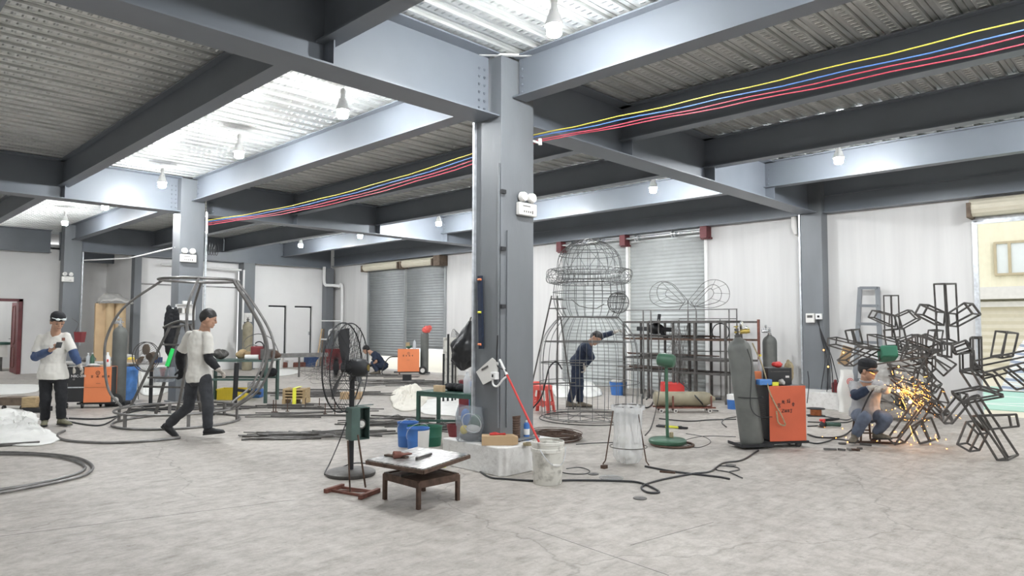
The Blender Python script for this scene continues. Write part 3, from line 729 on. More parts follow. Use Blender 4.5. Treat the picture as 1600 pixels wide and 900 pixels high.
curtain('roller_shutter', 'light grey roller shutter curtain behind the tall wire figure', 9.80, 11.82, .06, 3.62, 'shutter_light')
curtain('roller_shutter', 'light grey roller shutter curtain behind the steel rack and wire flower', 7.68, 9.68, .06, 3.62, 'shutter_light')
def rails(ys, z, label, m='galv_strip'):
    for k, y in enumerate(ys): tag(MB().bb((XW-.05, y-.035, 0), (XW+.03, y+.035, z)).build('guide_rail', m, smooth=0), label[k], 'guide rail', 'shutter guide rails')
rails([20.84, 18.68, 16.60], 3.42, ['steel guide rail at the far left edge of the first shutter', 'centre post between the two raised shutter curtains', 'steel guide rail at the right edge of the raised shutter'], 'shutter_grey')
rails([11.86, 9.74, 7.64], 3.5, ['pale guide rail at the left edge of the second shutter', 'pale centre post between the light grey shutter curtains', 'pale guide rail by the right end of the light grey shutter'], 'white')
rails([2.60], 3.3, ['galvanised guide rail of the open gate at right'])
# cream rolls over the first opening
def roll(y0, y1, z, r, label, x=XW-.17, m='cream'):
    t = thing('shutter_roll', (x, (y0+y1)/2, z-r), label, 'roller shutter roll', 'coiled shutter rolls', world=True)
    mb = MB(); n = 26; vs = []
    for yy in (y0, y1): vs += [(x+(r-.008*(j % 2))*math.cos(2*PI*j/n), yy, z+(r-.008*(j % 2))*math.sin(2*PI*j/n)) for j in range(n)]
    mb.add(vs, [(j, (j+1) % n, n+(j+1) % n, n+j) for j in range(n)]+[tuple(range(n-1, -1, -1)), tuple(range(n, 2*n))]); mb.build('coiled_curtain', m, t, smooth=0)
    for yy in (y0, y1): MB().bb((x-.02-r, yy-.03, z-r-.02), (XW-.005, yy+.03, z+.02+r*.4)).build('end_bracket', 'wood_dark', t, smooth=0)
    return t
roll(18.76, 20.88, 3.53, .13, 'cream coiled shutter roll above the first shutter, left half')
roll(16.95, 18.60, 3.53, .13, 'cream coiled shutter roll above the first shutter, right half')
tag(MB().bb((XW-.34, 16.52, 3.36), (XW-.01, 16.84, 3.68)).build('motor_housing', 'wood_dark', smooth=0, bevel=.01), 'dark motor box at the right end of the cream shutter rolls', 'motor box')
roll(-1.9, 2.62, 3.50, .15, 'large cream coiled shutter roll above the open gate', x=XW-.20)
tag(MB().bb((XW-.05, -1.9, 3.26), (XW+.04, 2.62, 3.36)).bb((XW-.09, -1.9, 3.24), (XW-.05, 2.62, 3.27)).build('shutter_bottom_bar', 'galv_strip', smooth=0), 'galvanised bottom bar of the raised shutter under the gate roll', 'bar')
# exposed axle of the second shutter
t = thing('shutter_axle', (XW-.16, 9.7, 3.5), 'bare steel shutter axle with drums on maroon brackets above the light grey shutter', 'axle', world=True)
MB().cyl((XW-.16, 7.7, 3.60), (XW-.16, 11.78, 3.60), .032, n=14).build('shaft', 'chrome', t)
for yy in (7.62, 9.78, 11.80): MB().bb((XW-.22, yy-.10, 3.44), (XW-.01, yy+.06, 3.695)).bb((XW-.12, yy-.13, 3.42), (XW-.01, yy+.10, 3.46)).build('bracket', 'maroon', t, smooth=0)
for yy in (8.35, 9.35, 10.4, 11.3): MB().cyl((XW-.16, yy-.05, 3.60), (XW-.16, yy-.03, 3.60), .085).cyl((XW-.16, yy+.03, 3.60), (XW-.16, yy+.05, 3.60), .085).cyl((XW-.16, yy-.03, 3.60), (XW-.16, yy+.03, 3.60), .055).build('drum', 'chrome', t)
MB().bb((XW-.02, 7.7, 3.5), (XW+.0, 11.8, 3.69)).build('head_plate', 'shutter_light', t, smooth=0)
# outside ground and facade
og = MB().bb((XW+.25, -20, -.2), (34, 32, -.01)); struct('ground_outside', og, 'cream', smooth=0)
gp = MB().bb((XW+1.3, -16, -.02), (21, 4.2, .004)); struct('ground_green', gp, 'green_floor', smooth=0)
ml = MB()
for k in range(3): ml.bb((XW+2.2+k*2.0, -16, .004), (XW+2.28+k*2.0, 4.2, .008))
ml.bar((15.5, 4.0, .006), (20.8, -3, .006), .07, .004)
struct('ground_markings', ml, 'white', smooth=0)
FX = 27.0
fb = thing('facade_outside', (FX, 0, 0), 'cream clad building across the yard, seen through the open gate', 'building', world=True)
fm = MB(); vs = []; n = 260
ys = [-10+34*i/n for i in range(n+1)]
for z in (0, 9): vs += [(FX-(.04 if i % 4 < 2 else 0), y, z) for i, y in enumerate(ys)]
fm.add(vs, [(i, i+1, n+2+i, n+1+i) for i in range(n)]); fm.build('cladding', 'cream_wall', fb, smooth=0)
zl = [at(1560, yy, X=FX).z for yy in (452, 462, 474, 480, 506)]
MB().bb((FX-.5, -10, zl[1]-.12), (FX, 24, zl[0]+.06)).bb((FX-.3, -10, zl[3]), (FX, 24, zl[2]+.05)).build('ledge', 'offwhite', fb, smooth=0)
lo = MB(); z0 = .0; n = int(zl[3]/.11)
vs = []
for yy in (-10, 24): vs += [(FX-.12-(.03 if i % 2 else 0), yy, zl[3]*i/n) for i in range(n+1)]
lo.add(vs, [(i, n+1+i, n+2+i, i+1) for i in range(n)]); lo.build('lower_shutters', 'cream', fb, smooth=0)
a = at(1553, 382, X=FX-.06); b = at(1640, 424, X=FX-.06)
wn = MB(); y0, y1, zt, zb = a.y, b.y, a.z, b.z
for (ya, yb, za, zb_) in ((y0, y1, zt, zt+.07), (y0, y1, zb-.07, zb), (y0-.07, y0, zb, zt), (y1, y1+.07, zb, zt), ((y0+y1)/2+.25, (y0+y1)/2+.33, zb, zt)): wn.bb((FX-.14, ya, za), (FX-.04, yb, zb_))
wf = wn.build('window', 'frame_tan', fb, smooth=0)
MB().bb((FX-.09, y1, zb), (FX-.06, y0, zt)).build('pane', 'glass', wf, smooth=0)
# striped covered pile outside the gate
def pile(u, v):
    y = 3.3-8*u; x = 19.6+3.0*v; h = 1.75*(min(1, 6*v, 6*(1-v))**.6)*(min(1, 7*u+.0)**.5)*(1+.10*math.sin(9*u)+.07*math.sin(17*u+4*v)); return (x, y, max(.02, h))
o = MB().grid(pile, 50, 18).build('covered_pile', 'tarp_white', smooth=80)
pm = bpy.data.materials.new('striped_tarp'); pm.use_nodes = True; nt = pm.node_tree; b_ = nt.nodes['Principled BSDF']; tc = nt.nodes.new('ShaderNodeTexCoord'); wv = nt.nodes.new('ShaderNodeTexWave'); wv.bands_direction = 'Z'; wv.inputs['Scale'].default_value = 1.6; wv.inputs['Distortion'].default_value = 1.2; wv.inputs['Detail'].default_value = 0
nt.links.new(tc.outputs['Object'], wv.inputs[0]); rp = nt.nodes.new('ShaderNodeValToRGB'); nt.links.new(wv.outputs[1], rp.inputs[0]); nt.links.new(rp.outputs[0], b_.inputs['Base Color'])
rp.color_ramp.interpolation = 'CONSTANT'
rp.color_ramp.elements[0].position = 0; rp.color_ramp.elements[0].color = (.80, .80, .80, 1); rp.color_ramp.elements[1].position = .78; rp.color_ramp.elements[1].color = (.30, .34, .45, 1)
e_ = rp.color_ramp.elements.new(.25); e_.color = (.62, .45, .36, 1); e_ = rp.color_ramp.elements.new(.38); e_.color = (.80, .80, .80, 1)
o.data.materials[0] = pm; tag(o, 'pile of goods under a white tarpaulin with blue and brown stripes outside the gate', 'covered pile')
tag(MB().bb((18.9, 1.55, 1.50), (19.6, 2.15, 1.62)).bb((19.1, 1.6, 0), (19.18, 1.68, 1.5)).bb((19.1, 2.0, 0), (19.18, 2.08, 1.5)).build('black_bench', 'black', smooth=0, bevel=.03), 'small black topped stand in front of the striped pile outside the gate', 'stand')
# orange barrier seen under the raised shutter
t = thing('barrier', (17.5, 18.2, 0), 'low barrier with orange bands outside, seen below the raised shutter', 'barrier', world=True)
for yy in (16.4, 17.6, 18.8): MB().cyl((17.5, yy, 0), (17.5, yy, .95), .03).build('post', 'offwhite', t)
for z in (.38, .60): MB().bb((17.47, 16.4, z), (17.49, 18.8, z+.06)).build('band', 'orange', t, smooth=0)
# ---------------------------------------------------------------- pipes on walls
def pipe(pts, r, label, m='white', name='water_pipe', cat='pipe', n=12, group=None):
    return tag(MB().tube(pts, r, n).build(name, m), label, cat, group)
yc = 23.0
pipe(bez([(13.28, 22.86, 3.66), (13.28, 22.86, 3.2), (13.30, 22.86, 3.04)], 4)+bez([(13.34, 22.84, 2.98), (13.6, 22.7, 2.97), (13.72, 22.55, 2.94), (13.8, 22.45, 2.8), (13.8, 22.45, .1)], 4), .055, 'white downpipe jogging past the corner column top to the floor', n=14)
pipe([(13.20, 22.95, 1.66), (13.80, 22.5, 1.66)], .022, 'thin white pipe crossing the corner column', 'white')
pipe(bez([(13.22, 22.9, .98), (13.52, 22.88, 1.0), (13.54, 22.86, 1.3), (13.75, 22.7, 1.36)], 5), .03, 'bent white tap pipe on the corner column')
pipe([(7.7, 23.15, 3.40), (10.2, 22.95, 3.36)], .03, 'long white pipe under the girder above the white panels')
pipe([(10.24, 22.85, 3.36), (10.24, 22.85, 1.35)], .035, 'white pipe running down beside the gas cylinder column')
pipe([(XW-.14, 5.62, 3.69), (XW-.14, 5.62, 3.5), (XW-.11, 5.60, 3.38), (XW-.02, 5.58, 3.36)], .065, 'short pale pipe elbow beside the right column top', 'offwhite', n=14)
pipe([(5.02, 22.9, 3.1), (5.02, 22.9, .3)], .02, 'thin conduit down the left of the far column', 'galv_strip')
pipe([(5.47, 22.84, 3.6), (5.47, 22.84, .9)], .02, 'thin conduit down the right of the far column', 'galv_strip')
pipe([(5.33, 13.6, 3.69), (5.34, 13.6, 3.28), (5.44, 13.9, 3.34)], .022, 'short bent white pipe under the beam at the globe frame column')
pipe([(5.5, 22.86, 3.36), (6.2, 21.2, 3.36), (4.98, 14.2, 3.02)], .018, 'thin pale pipe strung between the far column and the second column', 'white')
# emergency lights on three columns
def elight(loc, rz, label, s=1):
    t = thing('emergency_light', loc, label, 'emergency light', 'twin head emergency lights', rz=rz)
    MB().box((0, -.035*s, .075*s), (.30*s, .06*s, .15*s)).build('battery_box', 'offwhite', t, smooth=0, bevel=.01)
    pr = MB()
    for k in range(5): pr.box((-.07*s+k*.035*s, -.066*s, .045*s), (.012*s, .004, .02*s if k < 4 else .035*s))
    pr.box((-.03*s, -.066*s, .11*s), (.12*s, .004, .008)); pr.build('front_marks', 'dark_steel', t, smooth=0)
    for sg in (-1, 1):
        R = Matrix.Rotation(PI/2, 3, 'X')
        l = MB().lathe([(.001, .0), (.052*s, 0), (.058*s, .012), (.058*s, .045), (.03*s, .062)], (sg*.075*s, -.075*s, .215*s), 20, Matrix.Rotation(-PI/2+.1, 3, 'X')).build('lamp_head', 'offwhite', t)
        MB().cyl((sg*.075*s, -.079*s, .215*s), (sg*.075*s, -.083*s, .215*s), .045*s).build('lens', 'lens', l)
        MB().cyl((sg*.05*s, -.03*s, .14*s), (sg*.07*s, -.04*s, .18*s), .012*s, n=8).build('bracket', 'dark_steel', t)
    return t
e = at(820, 328, Y=5.10); elight((e.x, 5.105, e.z-.07), 0, 'white emergency light box with two round lamps high on the central column', .92)
e = at(293, 405, Y=13.94); elight((e.x, 13.945, e.z-.06), 0, 'white emergency light box on the column behind the globe frame', 1.0)
e = at(105, 436, Y=22.85); elight((e.x, 22.845, e.z-.08), 0, 'small white emergency light box on the far left column', 1.0)
# coloured wires strung along the hall
z = 3.0
A = at(1600, 32, D=5.5)
def wires():
    cs = [('yellow_wire', 'yellow'), ('blue_wire', 'blue'), ('red_wire', 'red'), ('red_wire', 'lower red')]
    ends = [((1600, 32), (838, 210), (745, 238), (345, 341)), ((1600, 48), (838, 214), (745, 244), (352, 342)), ((1600, 57), (842, 219), (745, 249), (362, 343)), ((1600, 69), (842, 221), (745, 254), (372, 344))]
    for k, ((m_, nm), e4) in enumerate(zip(cs, ends)):
        # the wires pass behind the central column and end at the globe frame column
        xk = 5.62+.02*k
        p1 = at(*e4[1], X=xk); p2 = at(*e4[2], X=xk+.05); 
        p0 = at(*e4[0], X=xk); p3 = at(*e4[3], X=5.52+.02*k)
        pts = []
        for a_, b_, sag in ((p0, p1, .02), (p1, p2, .0), (p2, p3, .10)):
            for i in range(16):
                u = i/16; p = a_.lerp(b_, u); p.z -= sag*4*u*(1-u)*(0 if sag == 0 else 1); p.z += .006*math.sin(i*1.7+k); pts.append(p)
        d_ = (p0-p1).normalized(); pts = [p0+d_*3]+pts+[p3, V((5.46, 14.0, p3.z+.01))]
        tag(MB().tube(pts, .0055, 6).build('wire', m_), '%s wire strung under the beams from right to the globe frame column' % nm, 'wire', 'coloured wires under the beams')
wires()
ins = at(842, 219, X=5.60)
tag(MB().bar((5.50, ins.y, ins.z-.03), (5.63, ins.y, ins.z-.03), .02, .02).cyl((5.62, ins.y, ins.z-.05), (5.62, ins.y, ins.z+.02), .022).build('wire_insulator', 'white'), 'small white insulator where the coloured wires pass the central column', 'insulator')
for k in range(4):
    x0 = 5.50+.05*k
    tag(MB().tube(bez([(x0, 13.85, 3.12), (x0+.02, 13.83, 3.0), (x0-.02, 13.82, 2.88), (x0-.06, 13.84, 2.98), (x0-.04, 13.86, 3.1)], 5), .005, 6).build('wire_tail', 'black_plastic'), 'short curled wire tail hanging beside the globe frame column top', 'wire', 'curled wire tails at the second column')
# ================================================================ foreground things
def lvec(a, b, u): return V(a).lerp(V(b), u)
def disk_text(parent, txt, loc, rx, size, material, name='lettering', right=None, up=UP, depth_=.002):
    cu = bpy.data.curves.new(name, 'FONT'); cu.body = txt; cu.size = size; cu.extrude = depth_; cu.align_x = 'CENTER'; cu.align_y = 'CENTER'
    o = bpy.data.objects.new(name, cu); COL.objects.link(o); dg = bpy.context.evaluated_depsgraph_get(); me = bpy.data.meshes.new_from_object(o.evaluated_get(dg)); bpy.data.objects.remove(o, do_unlink=True)
    me.materials.clear(); me.materials.append(M[material]); o = bpy.data.objects.new(name, me); COL.objects.link(o)
    r = V(right).normalized(); u = V(up).normalized(); n = r.cross(u); m_ = Matrix((r, u, n)).transposed().to_4x4(); m_.translation = V(loc)
    me.transform(m_)
    if parent:
        o.parent = parent; o.matrix_parent_inverse = Matrix.Translation(-parent.location) if parent.type == 'EMPTY' and parent.get('world') else Matrix()
    return o
# ---- welding table
t = thing('welding_table', (3.75, 4.8, 0), 'low square rusty welding table with a shiny spattered steel top in the foreground', 'table', world=True)
x0, x1, y0, y1 = 3.545, 3.965, 4.56, 5.03
for x, y in ((x0, y0), (x1, y0), (x0, y1), (x1, y1)):
    MB().box((x, y, .11), (.032, .032, .22)).build('leg', 'rust', t, smooth=0, bevel=.002)
fr = MB()
for a, b in (((x0, y0), (x1, y0)), ((x1, y0), (x1, y1)), ((x1, y1), (x0, y1)), ((x0, y1), (x0, y0))): fr.bar((*a, .20), (*b, .20), .034, .06)
fr.build('lower_frame', 'rust', t, smooth=0, bevel=.002)
MB().bb((x0, y0, .214), (x1, y1, .224)).build('lower_shelf', 'rust', t, smooth=0)
MB().cyl((3.76, 4.8, .22), (3.76, 4.8, .345), .035, n=14).cyl((3.76, 4.8, .24), (3.5, 4.75, .25), .010).build('turntable_post', 'dark_steel', t)
zt = .365
cs = [fl(x, y, zt) for x, y in ((661, 733), (573, 718), (653, 698), (733, 709))]
tp = MB(); tp.prism([(c.x, c.y) for c in cs], (0, 0, zt-.012), (1, 0, 0), (0, 1, 0), (0, 0, .012)); tp.build('steel_top', 'plate_shiny', t, smooth=0)
ed = MB()
for i in range(4): ed.bar(cs[i]-UP*.024, cs[(i+1) % 4]-UP*.024, .03, .03)
ed.build('top_edge_frame', 'rust', t, smooth=0, bevel=.002)
def onplate(x, y, z=0): return fl(x, y, zt+z)
a, b = onplate(603, 712), onplate(636, 716)
tag(MB().bar(a+UP*.008, b+UP*.008, .05, .012).build('flat_bar', 'rust', smooth=0), 'flat rusty steel bar under the glove on the welding table', 'steel bar')
g = MB(); c = onplate(627, 710, .03); d = (onplate(640, 709)-onplate(612, 711)).normalized(); R = Matrix((d, V((-d.y, d.x, 0)), UP)).transposed()
g.ball(c, (.055, .035, .012), 14, 8, R)
for k in range(4): g.tube([c+d*.03+R@V((0, -.025+.016*k, 0)), c+d*(.095-.008*abs(k-1))+R@V((0, -.032+.021*k, .004))], [.009, .007], 8)
g.tube([c+R@V((0, .03, 0)), c+R@V((.03, .058, 0))], .009, 8); g.tube([c, c-d*.07], [.028, .034], 12)
tag(remeshed(g, 'work_glove', 'rust_red', thing('x', (0, 0, 0), None, None), .006), 'reddish work glove lying on the welding table', 'glove')
o = bpy.data.objects['work_glove']; px_ = o.parent; o.parent = None; bpy.data.objects.remove(px_, do_unlink=True)
a, b = onplate(652, 718), onplate(674, 711)
tag(MB().bar(a+UP*.012, b+UP*.012, .018, .018).bar(a+UP*.012-(b-a).normalized()*.0+V((.02, .02, 0)), a+UP*.012-V((.02, .02, 0)), .025, .025).build('chipping_hammer', 'dark_steel', bevel=.003), 'small dark chipping hammer lying on the spattered table top', 'hammer')
# ---- big pedestal fan
b0 = fl(548, 742); q = PX(depth(b0))
hub = q(546, 574, -.03)
t = thing('pedestal_fan', b0, 'large dark pedestal fan with a wire cage and green control box in the foreground', 'fan', world=True)
MB().lathe([(.001, 0), (.235, 0), (.245, .012), (.245, .035), (.22, .048), (.06, .055), (.001, .06)], b0, 40).build('round_base', 'dark_steel', t)
pole = b0+UP*.05
MB().cyl(pole, V((b0.x, b0.y, 1.0)), .027, n=16).build('pole', 'black', t)
ax = (RH*.97-FH*.20).normalized()   # motor axis, points right and away
side = UP.cross(ax).normalized()
m_ = MB(); m_.tube([hub-ax*.02, hub+ax*.02, hub+ax*.10, hub+ax*.17, hub+ax*.20], [.05, .085, .092, .08, .045], 24).tube([V((b0.x, b0.y, .96)), hub+ax*.06-UP*.06], .035, 12); m_.build('motor', 'black', t)
MB().cyl(hub+ax*.20, hub+ax*.205, .03).build('motor_badge', 'brass', t)
cg = MB(); Rc = .445
face = hub-ax*.07
cg.ring(face, Rc, .0075, ax, 56, 6); cg.ring(face+ax*.075, Rc*.99, .006, ax, 56, 6)
cg.build('cage_rim', 'black', t)
fr_ = MB(); bk = MB(); yv = ax.cross(side)
for k in range(60):
    a = 2*PI*k/60; e = side*math.cos(a)+yv*math.sin(a)
    fr_.tube([face-ax*.075+e*.06, face-ax*.07+e*.2, face-ax*.035+e*.38, face+e*Rc], .0021, 4, caps=False)
    if k % 3 == 0: bk.tube([face+ax*.13+e*.07, face+ax*.12+e*.24, face+ax*.075+e*Rc*.99], .0022, 4, caps=False)
fr_.ring(face-ax*.07, .2, .0025, ax, 32, 4); fr_.cyl(face-ax*.078, face-ax*.07, .06); bk.ring(face+ax*.12, .22, .003, ax, 32, 4)
fr_.build('front_grille', 'black', t); bk.build('rear_grille', 'black', t)
bl = MB()
for k in range(3):
    a0 = 2*PI*k/3+1.75
    def blade(u, v, a0=a0):
        r = .05+.34*u; aa = a0+(v-.5)*(.75-.35*u); return face+ax*(.03-.05*(v-.5))+(side*math.cos(aa)+yv*math.sin(aa))*r
    vs = [blade(i/8, j/5) for j in range(6) for i in range(9)]; bl.add(vs+[v+ax*.003 for v in vs], [(j*9+i, j*9+i+1, (j+1)*9+i+1, (j+1)*9+i) for j in range(5) for i in range(8)]+[(54+j*9+i, 54+(j+1)*9+i, 54+(j+1)*9+i+1, 54+j*9+i+1) for j in range(5) for i in range(8)])
bl.cyl(face, face+ax*.06, .055).build('blades', 'black_plastic', t)
# green control box, open face, hung on the pole
bx = MB(); cz = .40; c = q(559, 661, -.06); e1 = (RH*.78+FH*.62).normalized(); e2 = UP.cross(e1).normalized()
Rb = Matrix((e1, e2, UP)).transposed(); W_, Dp, Hh = .19, .13, .31
for cc, dd in (((0, Dp/2, 0), (W_, .006, Hh)), ((-W_/2, 0, 0), (.006, Dp, Hh)), ((W_/2, 0, 0), (.006, Dp, Hh)), ((0, 0, Hh/2), (W_, Dp, .006)), ((0, 0, -Hh/2), (W_, Dp, .006)), ((-W_*.27, -Dp/2, 0), (W_*.46, .005, Hh))): bx.box(c+Rb @ V(cc), dd, Rb)
gb = bx.build('control_box', 'green_box', t, smooth=0)
MB().cyl(c+Rb @ V((.03, -.02, -.01)), c+Rb @ V((.03, .03, -.01)), .05, n=20).build('transformer_coil', 'dark_steel', gb)
MB().cyl(c+Rb @ V((.03, -.028, -.01)), c+Rb @ V((.03, -.02, -.01)), .033, n=20).cyl(c+Rb @ V((.03, -.034, -.01)), c+Rb @ V((.03, -.028, -.01)), .012).build('dial', 'offwhite', gb)
MB().box(c+Rb @ V((.0, .05, .06)), (.10, .003, .08), Rb).build('paper_label', 'white', gb, smooth=0)
MB().bar(c+Rb @ V((.0, .07, Hh/2+.01)), c+Rb @ V((.16, -.02, Hh/2+.02)), .05, .006).build('bracket_strap', 'green_box', gb, smooth=0)
# ---- rod stand in front of the fan
sL, sR = fl(508, 771), fl(562, 781); sb = fl(536, 762); sr2 = fl(592, 769)
t = thing('rod_stand', (sL+sr2)/2, 'rusty steel H shaped foot frame with two thin uprights in front of the pedestal fan', 'stand', world=True)
fr = MB().bar(sL+UP*.02, sb+UP*.02, .035, .035).bar(sR+UP*.02, sr2+UP*.02, .035, .035).bar(lvec(sL, sb, .3)+UP*.012, lvec(sR, sr2, .3)+UP*.012, .02, .02).bar(lvec(sL, sb, .85)+UP*.012, lvec(sR, sr2, .85)+UP*.012, .02, .02).bar(lvec(sL, sb, .3)+UP*.012, lvec(sR, sr2, .85)+UP*.012, .012)
fr.build('foot_frame', 'rust_red', t, smooth=0)
r1 = fl(547, 772); r2 = fl(571, 765)
MB().tube([r1+UP*.02, V((r1.x-.02, r1.y+.02, .47))], .0075, 8).build('upright', 'rust', t); MB().tube([r2+UP*.02, V((r2.x-.07, r2.y+.03, .50))], .0085, 8).build('upright', 'rust', t)
# ---- fan cable
def cable(pxs, r, label, m='black_plastic', z=None, n=8, closed=False, name='cable', cat='cable', group=None, extra=None):
    pts = flc(pxs, (z if z is not None else r), n, closed)
    if extra: pts = pts+[V(p) for p in extra]
    return tag(MB().tube(pts, r, 8, closed=closed).build(name, m), label, cat, group)
tag(MB().tube(bez([q(541, 660, -.08), q(530, 690, -.1), fl(516, 728)+UP*.04, fl(507, 742)+UP*.008, fl(520, 738)+UP*.007, fl(552, 733)+UP*.06, fl(590, 727)+UP*.008], 8), .0065, 6).build('cable', 'black_plastic'), 'thin black cable hanging from the fan control box to the floor', 'cable')
# ---- dirty bucket
t0 = fl(857, 760)+V((.10, .10, 0)); 
t = thing('plastic_bucket', t0, 'large dirty white plastic bucket with grey spatter beside the plinth', 'bucket')
MB().shell([(.130, 0), (.136, .01), (.150, .30), (.162, .305), (.162, .335), (.153, .34), (.155, .37), (.162, .375), (.162, .395), (.157, .40)], .006, n=40).build('bucket_wall', 'bucket_dirty', t)
hd = [(.165*math.cos(a), .165*math.sin(a)*.9-.02, .345-.16*math.sin(PI*(i)/14)) for i, a in enumerate([-.7-PI*.72*k/14 for k in range(15)])]
MB().tube(hd, .004, 6).build('wire_handle', 'galv_strip', t); MB().cyl(V(hd[6]), V(hd[9]), .011).build('handle_grip', 'offwhite', t)
MB().ball((0, 0, .05), (.12, .12, .05)).build('scraps', 'dark_steel', t)
# ---- things on and by the plinth
pz = .285
def onp(x, y, z=0): return fl(x, y, pz+z)
# cardboard box
c = onp(782, 697)+V((.05, .09, 0)); t = thing('cardboard_box', V((c.x, c.y, pz)), 'long plain cardboard box on the front edge of the white plinth', 'box', rz=math.atan2(RH.y, RH.x)+.04)
MB().bb((-.165, -.07, 0), (.155, .07, .095)).build('box_body', 'card', t, smooth=0, bevel=.003)
MB().prism([(0, 0), (.05, .012), (.05, .075), (0, .095)], (.155, -.068, 0), (1, 0, 0), (0, 0, 1), (0, .136, 0)).build('end_flap', 'card', t, smooth=0)
p = V((c.x, c.y, pz+.105)); pl = MB()
pl.tube(bez([p-RH*.085, p-RH*.03+UP*.012, p+RH*.02, p+RH*.075+UP*.004]), [.009]*31, 8).tube(bez([p-RH*.08-FH*.03, p-RH*.02-FH*.018, p+RH*.02, p+RH*.08-FH*.012]), [.009]*31, 8)
tag(pl.build('pliers', 'red'), 'red handled pliers lying on top of the cardboard box', 'pliers')
# clear bag of bottles
c = onp(742, 692)+V((.04, .12, 0)); t = thing('plastic_bag', V((c.x, c.y, pz)), 'large clear grey plastic bag stuffed with bottles and rags on the plinth', 'bag', rz=math.atan2(RH.y, RH.x))
def bagp(u, v):
    a = 2*PI*u; w_ = .155+.012*math.sin(7*a)+.01*math.sin(5*a+9*v); h = .37*v; s_ = (1-.12*(v-.55)**2*4) if v > .1 else .88+1.2*v
    sq = 1/max(abs(math.cos(a)), abs(math.sin(a)))**.55; pt = (w_*s_*sq*math.cos(a)*.92, .09*s_*sq*math.sin(a), h+.012*math.sin(3*a)*v); return pt
MB().grid(bagp, 48, 16).build('bag_skin', 'smoke_plastic', t, smooth=80)
for nm, m_, p_, r_ in (('bottle', 'blue', (-.05, 0, .25), (.05, .04, .09)), ('bottle', 'green_paint', (.06, 0, .2), (.06, .04, .08)), ('rag', 'yellow', (-.06, -.02, .12), (.045, .03, .05)), ('rag', 'offwhite', (.03, -.02, .13), (.08, .05, .05)), ('rag', 'dark_steel', (0, 0, .05), (.11, .06, .05))): MB().ball(p_, r_).build(nm, m_, t)
MB().ring((.02, -.085, .2), .085, .005, (0, 1, 0), 28, 6, ry=.11).build('looped_handle', 'clear_plastic', t)
c2 = onp(768, 688)+V((.02, .13, 0))
tag(MB().box((c2.x+.02, c2.y+.02, pz+.185), (.012, .14, .37), Matrix.Rotation(math.atan2(RH.y, RH.x)+1.2, 3, 'Z')).build('insulation_sheet', 'offwhite', smooth=0), 'thin off-white sheet standing upright beside the clear bag', 'sheet')
# spool stack, spray can, tape
c = onp(806, 692)+V((.06, .08, 0)); t = thing('wire_spool', V((c.x, c.y, pz)), 'tall spool wound with rust brown wire on the plinth', 'spool')
MB().lathe([(.001, 0), (.066, 0), (.066, .008)]+[(.060+(.004 if i % 2 else 0), .01+i*.0125) for i in range(20)]+[(.066, .26), (.066, .268), (.02, .268)], n=28).build('wound_wire', 'rust', t, smooth=0)
c = onp(822, 690)+V((.07, .06, 0)); t = thing('spray_can', V((c.x, c.y, pz)), 'blue spray can next to the rusty wire spool', 'spray can')
MB().lathe([(.001, 0), (.031, 0), (.032, .004), (.032, .165), (.026, .18), (.013, .188)], n=20).build('can_body', 'blue', t); MB().lathe([(.012, .188), (.012, .205), (.006, .21)], n=12).build('nozzle', 'white', t)
MB().lathe([(.0325, .06), (.0328, .062), (.0328, .12), (.0325, .122)], n=20).build('white_band', 'white', t)
c = onp(823, 697)+V((.05, .03, 0)); tag(MB().lathe([(.028, 0), (.05, 0), (.052, .012), (.05, .024), (.028, .024), (.028, 0)], (c.x, c.y, pz), 24).build('tape_roll', 'tan_cloth'), 'small olive tape roll at the edge of the plinth', 'tape')
# wire coil lying beside
c = fl(868, 687); mb = MB(); random.seed(3)
for k in range(22): mb.ring((c.x+random.uniform(-.03, .03), c.y+random.uniform(-.03, .03), .012+k*.0045), .34-.016*(k % 7), .0045, V((random.uniform(-.05, .05), random.uniform(-.05, .05), 1)), 40, 5)
for k in range(9): mb.tube(bez([(c.x+random.uniform(-.22, .22), c.y+random.uniform(-.22, .22), random.uniform(.04, .10)) for _ in range(3)], 4), .006, 5)
tag(mb.build('wire_coil', 'rust'), 'flat coil of rusty wire lying on the floor behind the white bucket', 'coil')
# red pot
c = onp(716, 684)+V((.02, .10, 0)); tag(MB().shell([(.05, 0), (.075, .10), (.078, .13)], .006, (c.x, c.y, pz), 24).build('plant_pot', 'red_dark'), 'dark red plastic pot at the left corner of the plinth', 'pot')
# red pole leaning on the column
a = onp(841, 692); a = fl(843, 700)+UP*.25
lo = at(842, 690, D=6.45); hi = at(781, 562, X=4.985); hi.y = min(hi.y, 5.2)
mid = lo.lerp(hi, .80)
t = thing('leaning_pole', lo, 'red pole with a white tip leaning on the central column from the bucket', 'pole', world=True)
MB().tube([lo, mid], .011, 10).build('pole_shaft', 'red', t); MB().tube([mid, hi], [.012, .013], 10).tube([mid, mid.lerp(hi, .1)], .015).build('pole_tip', 'white', t)
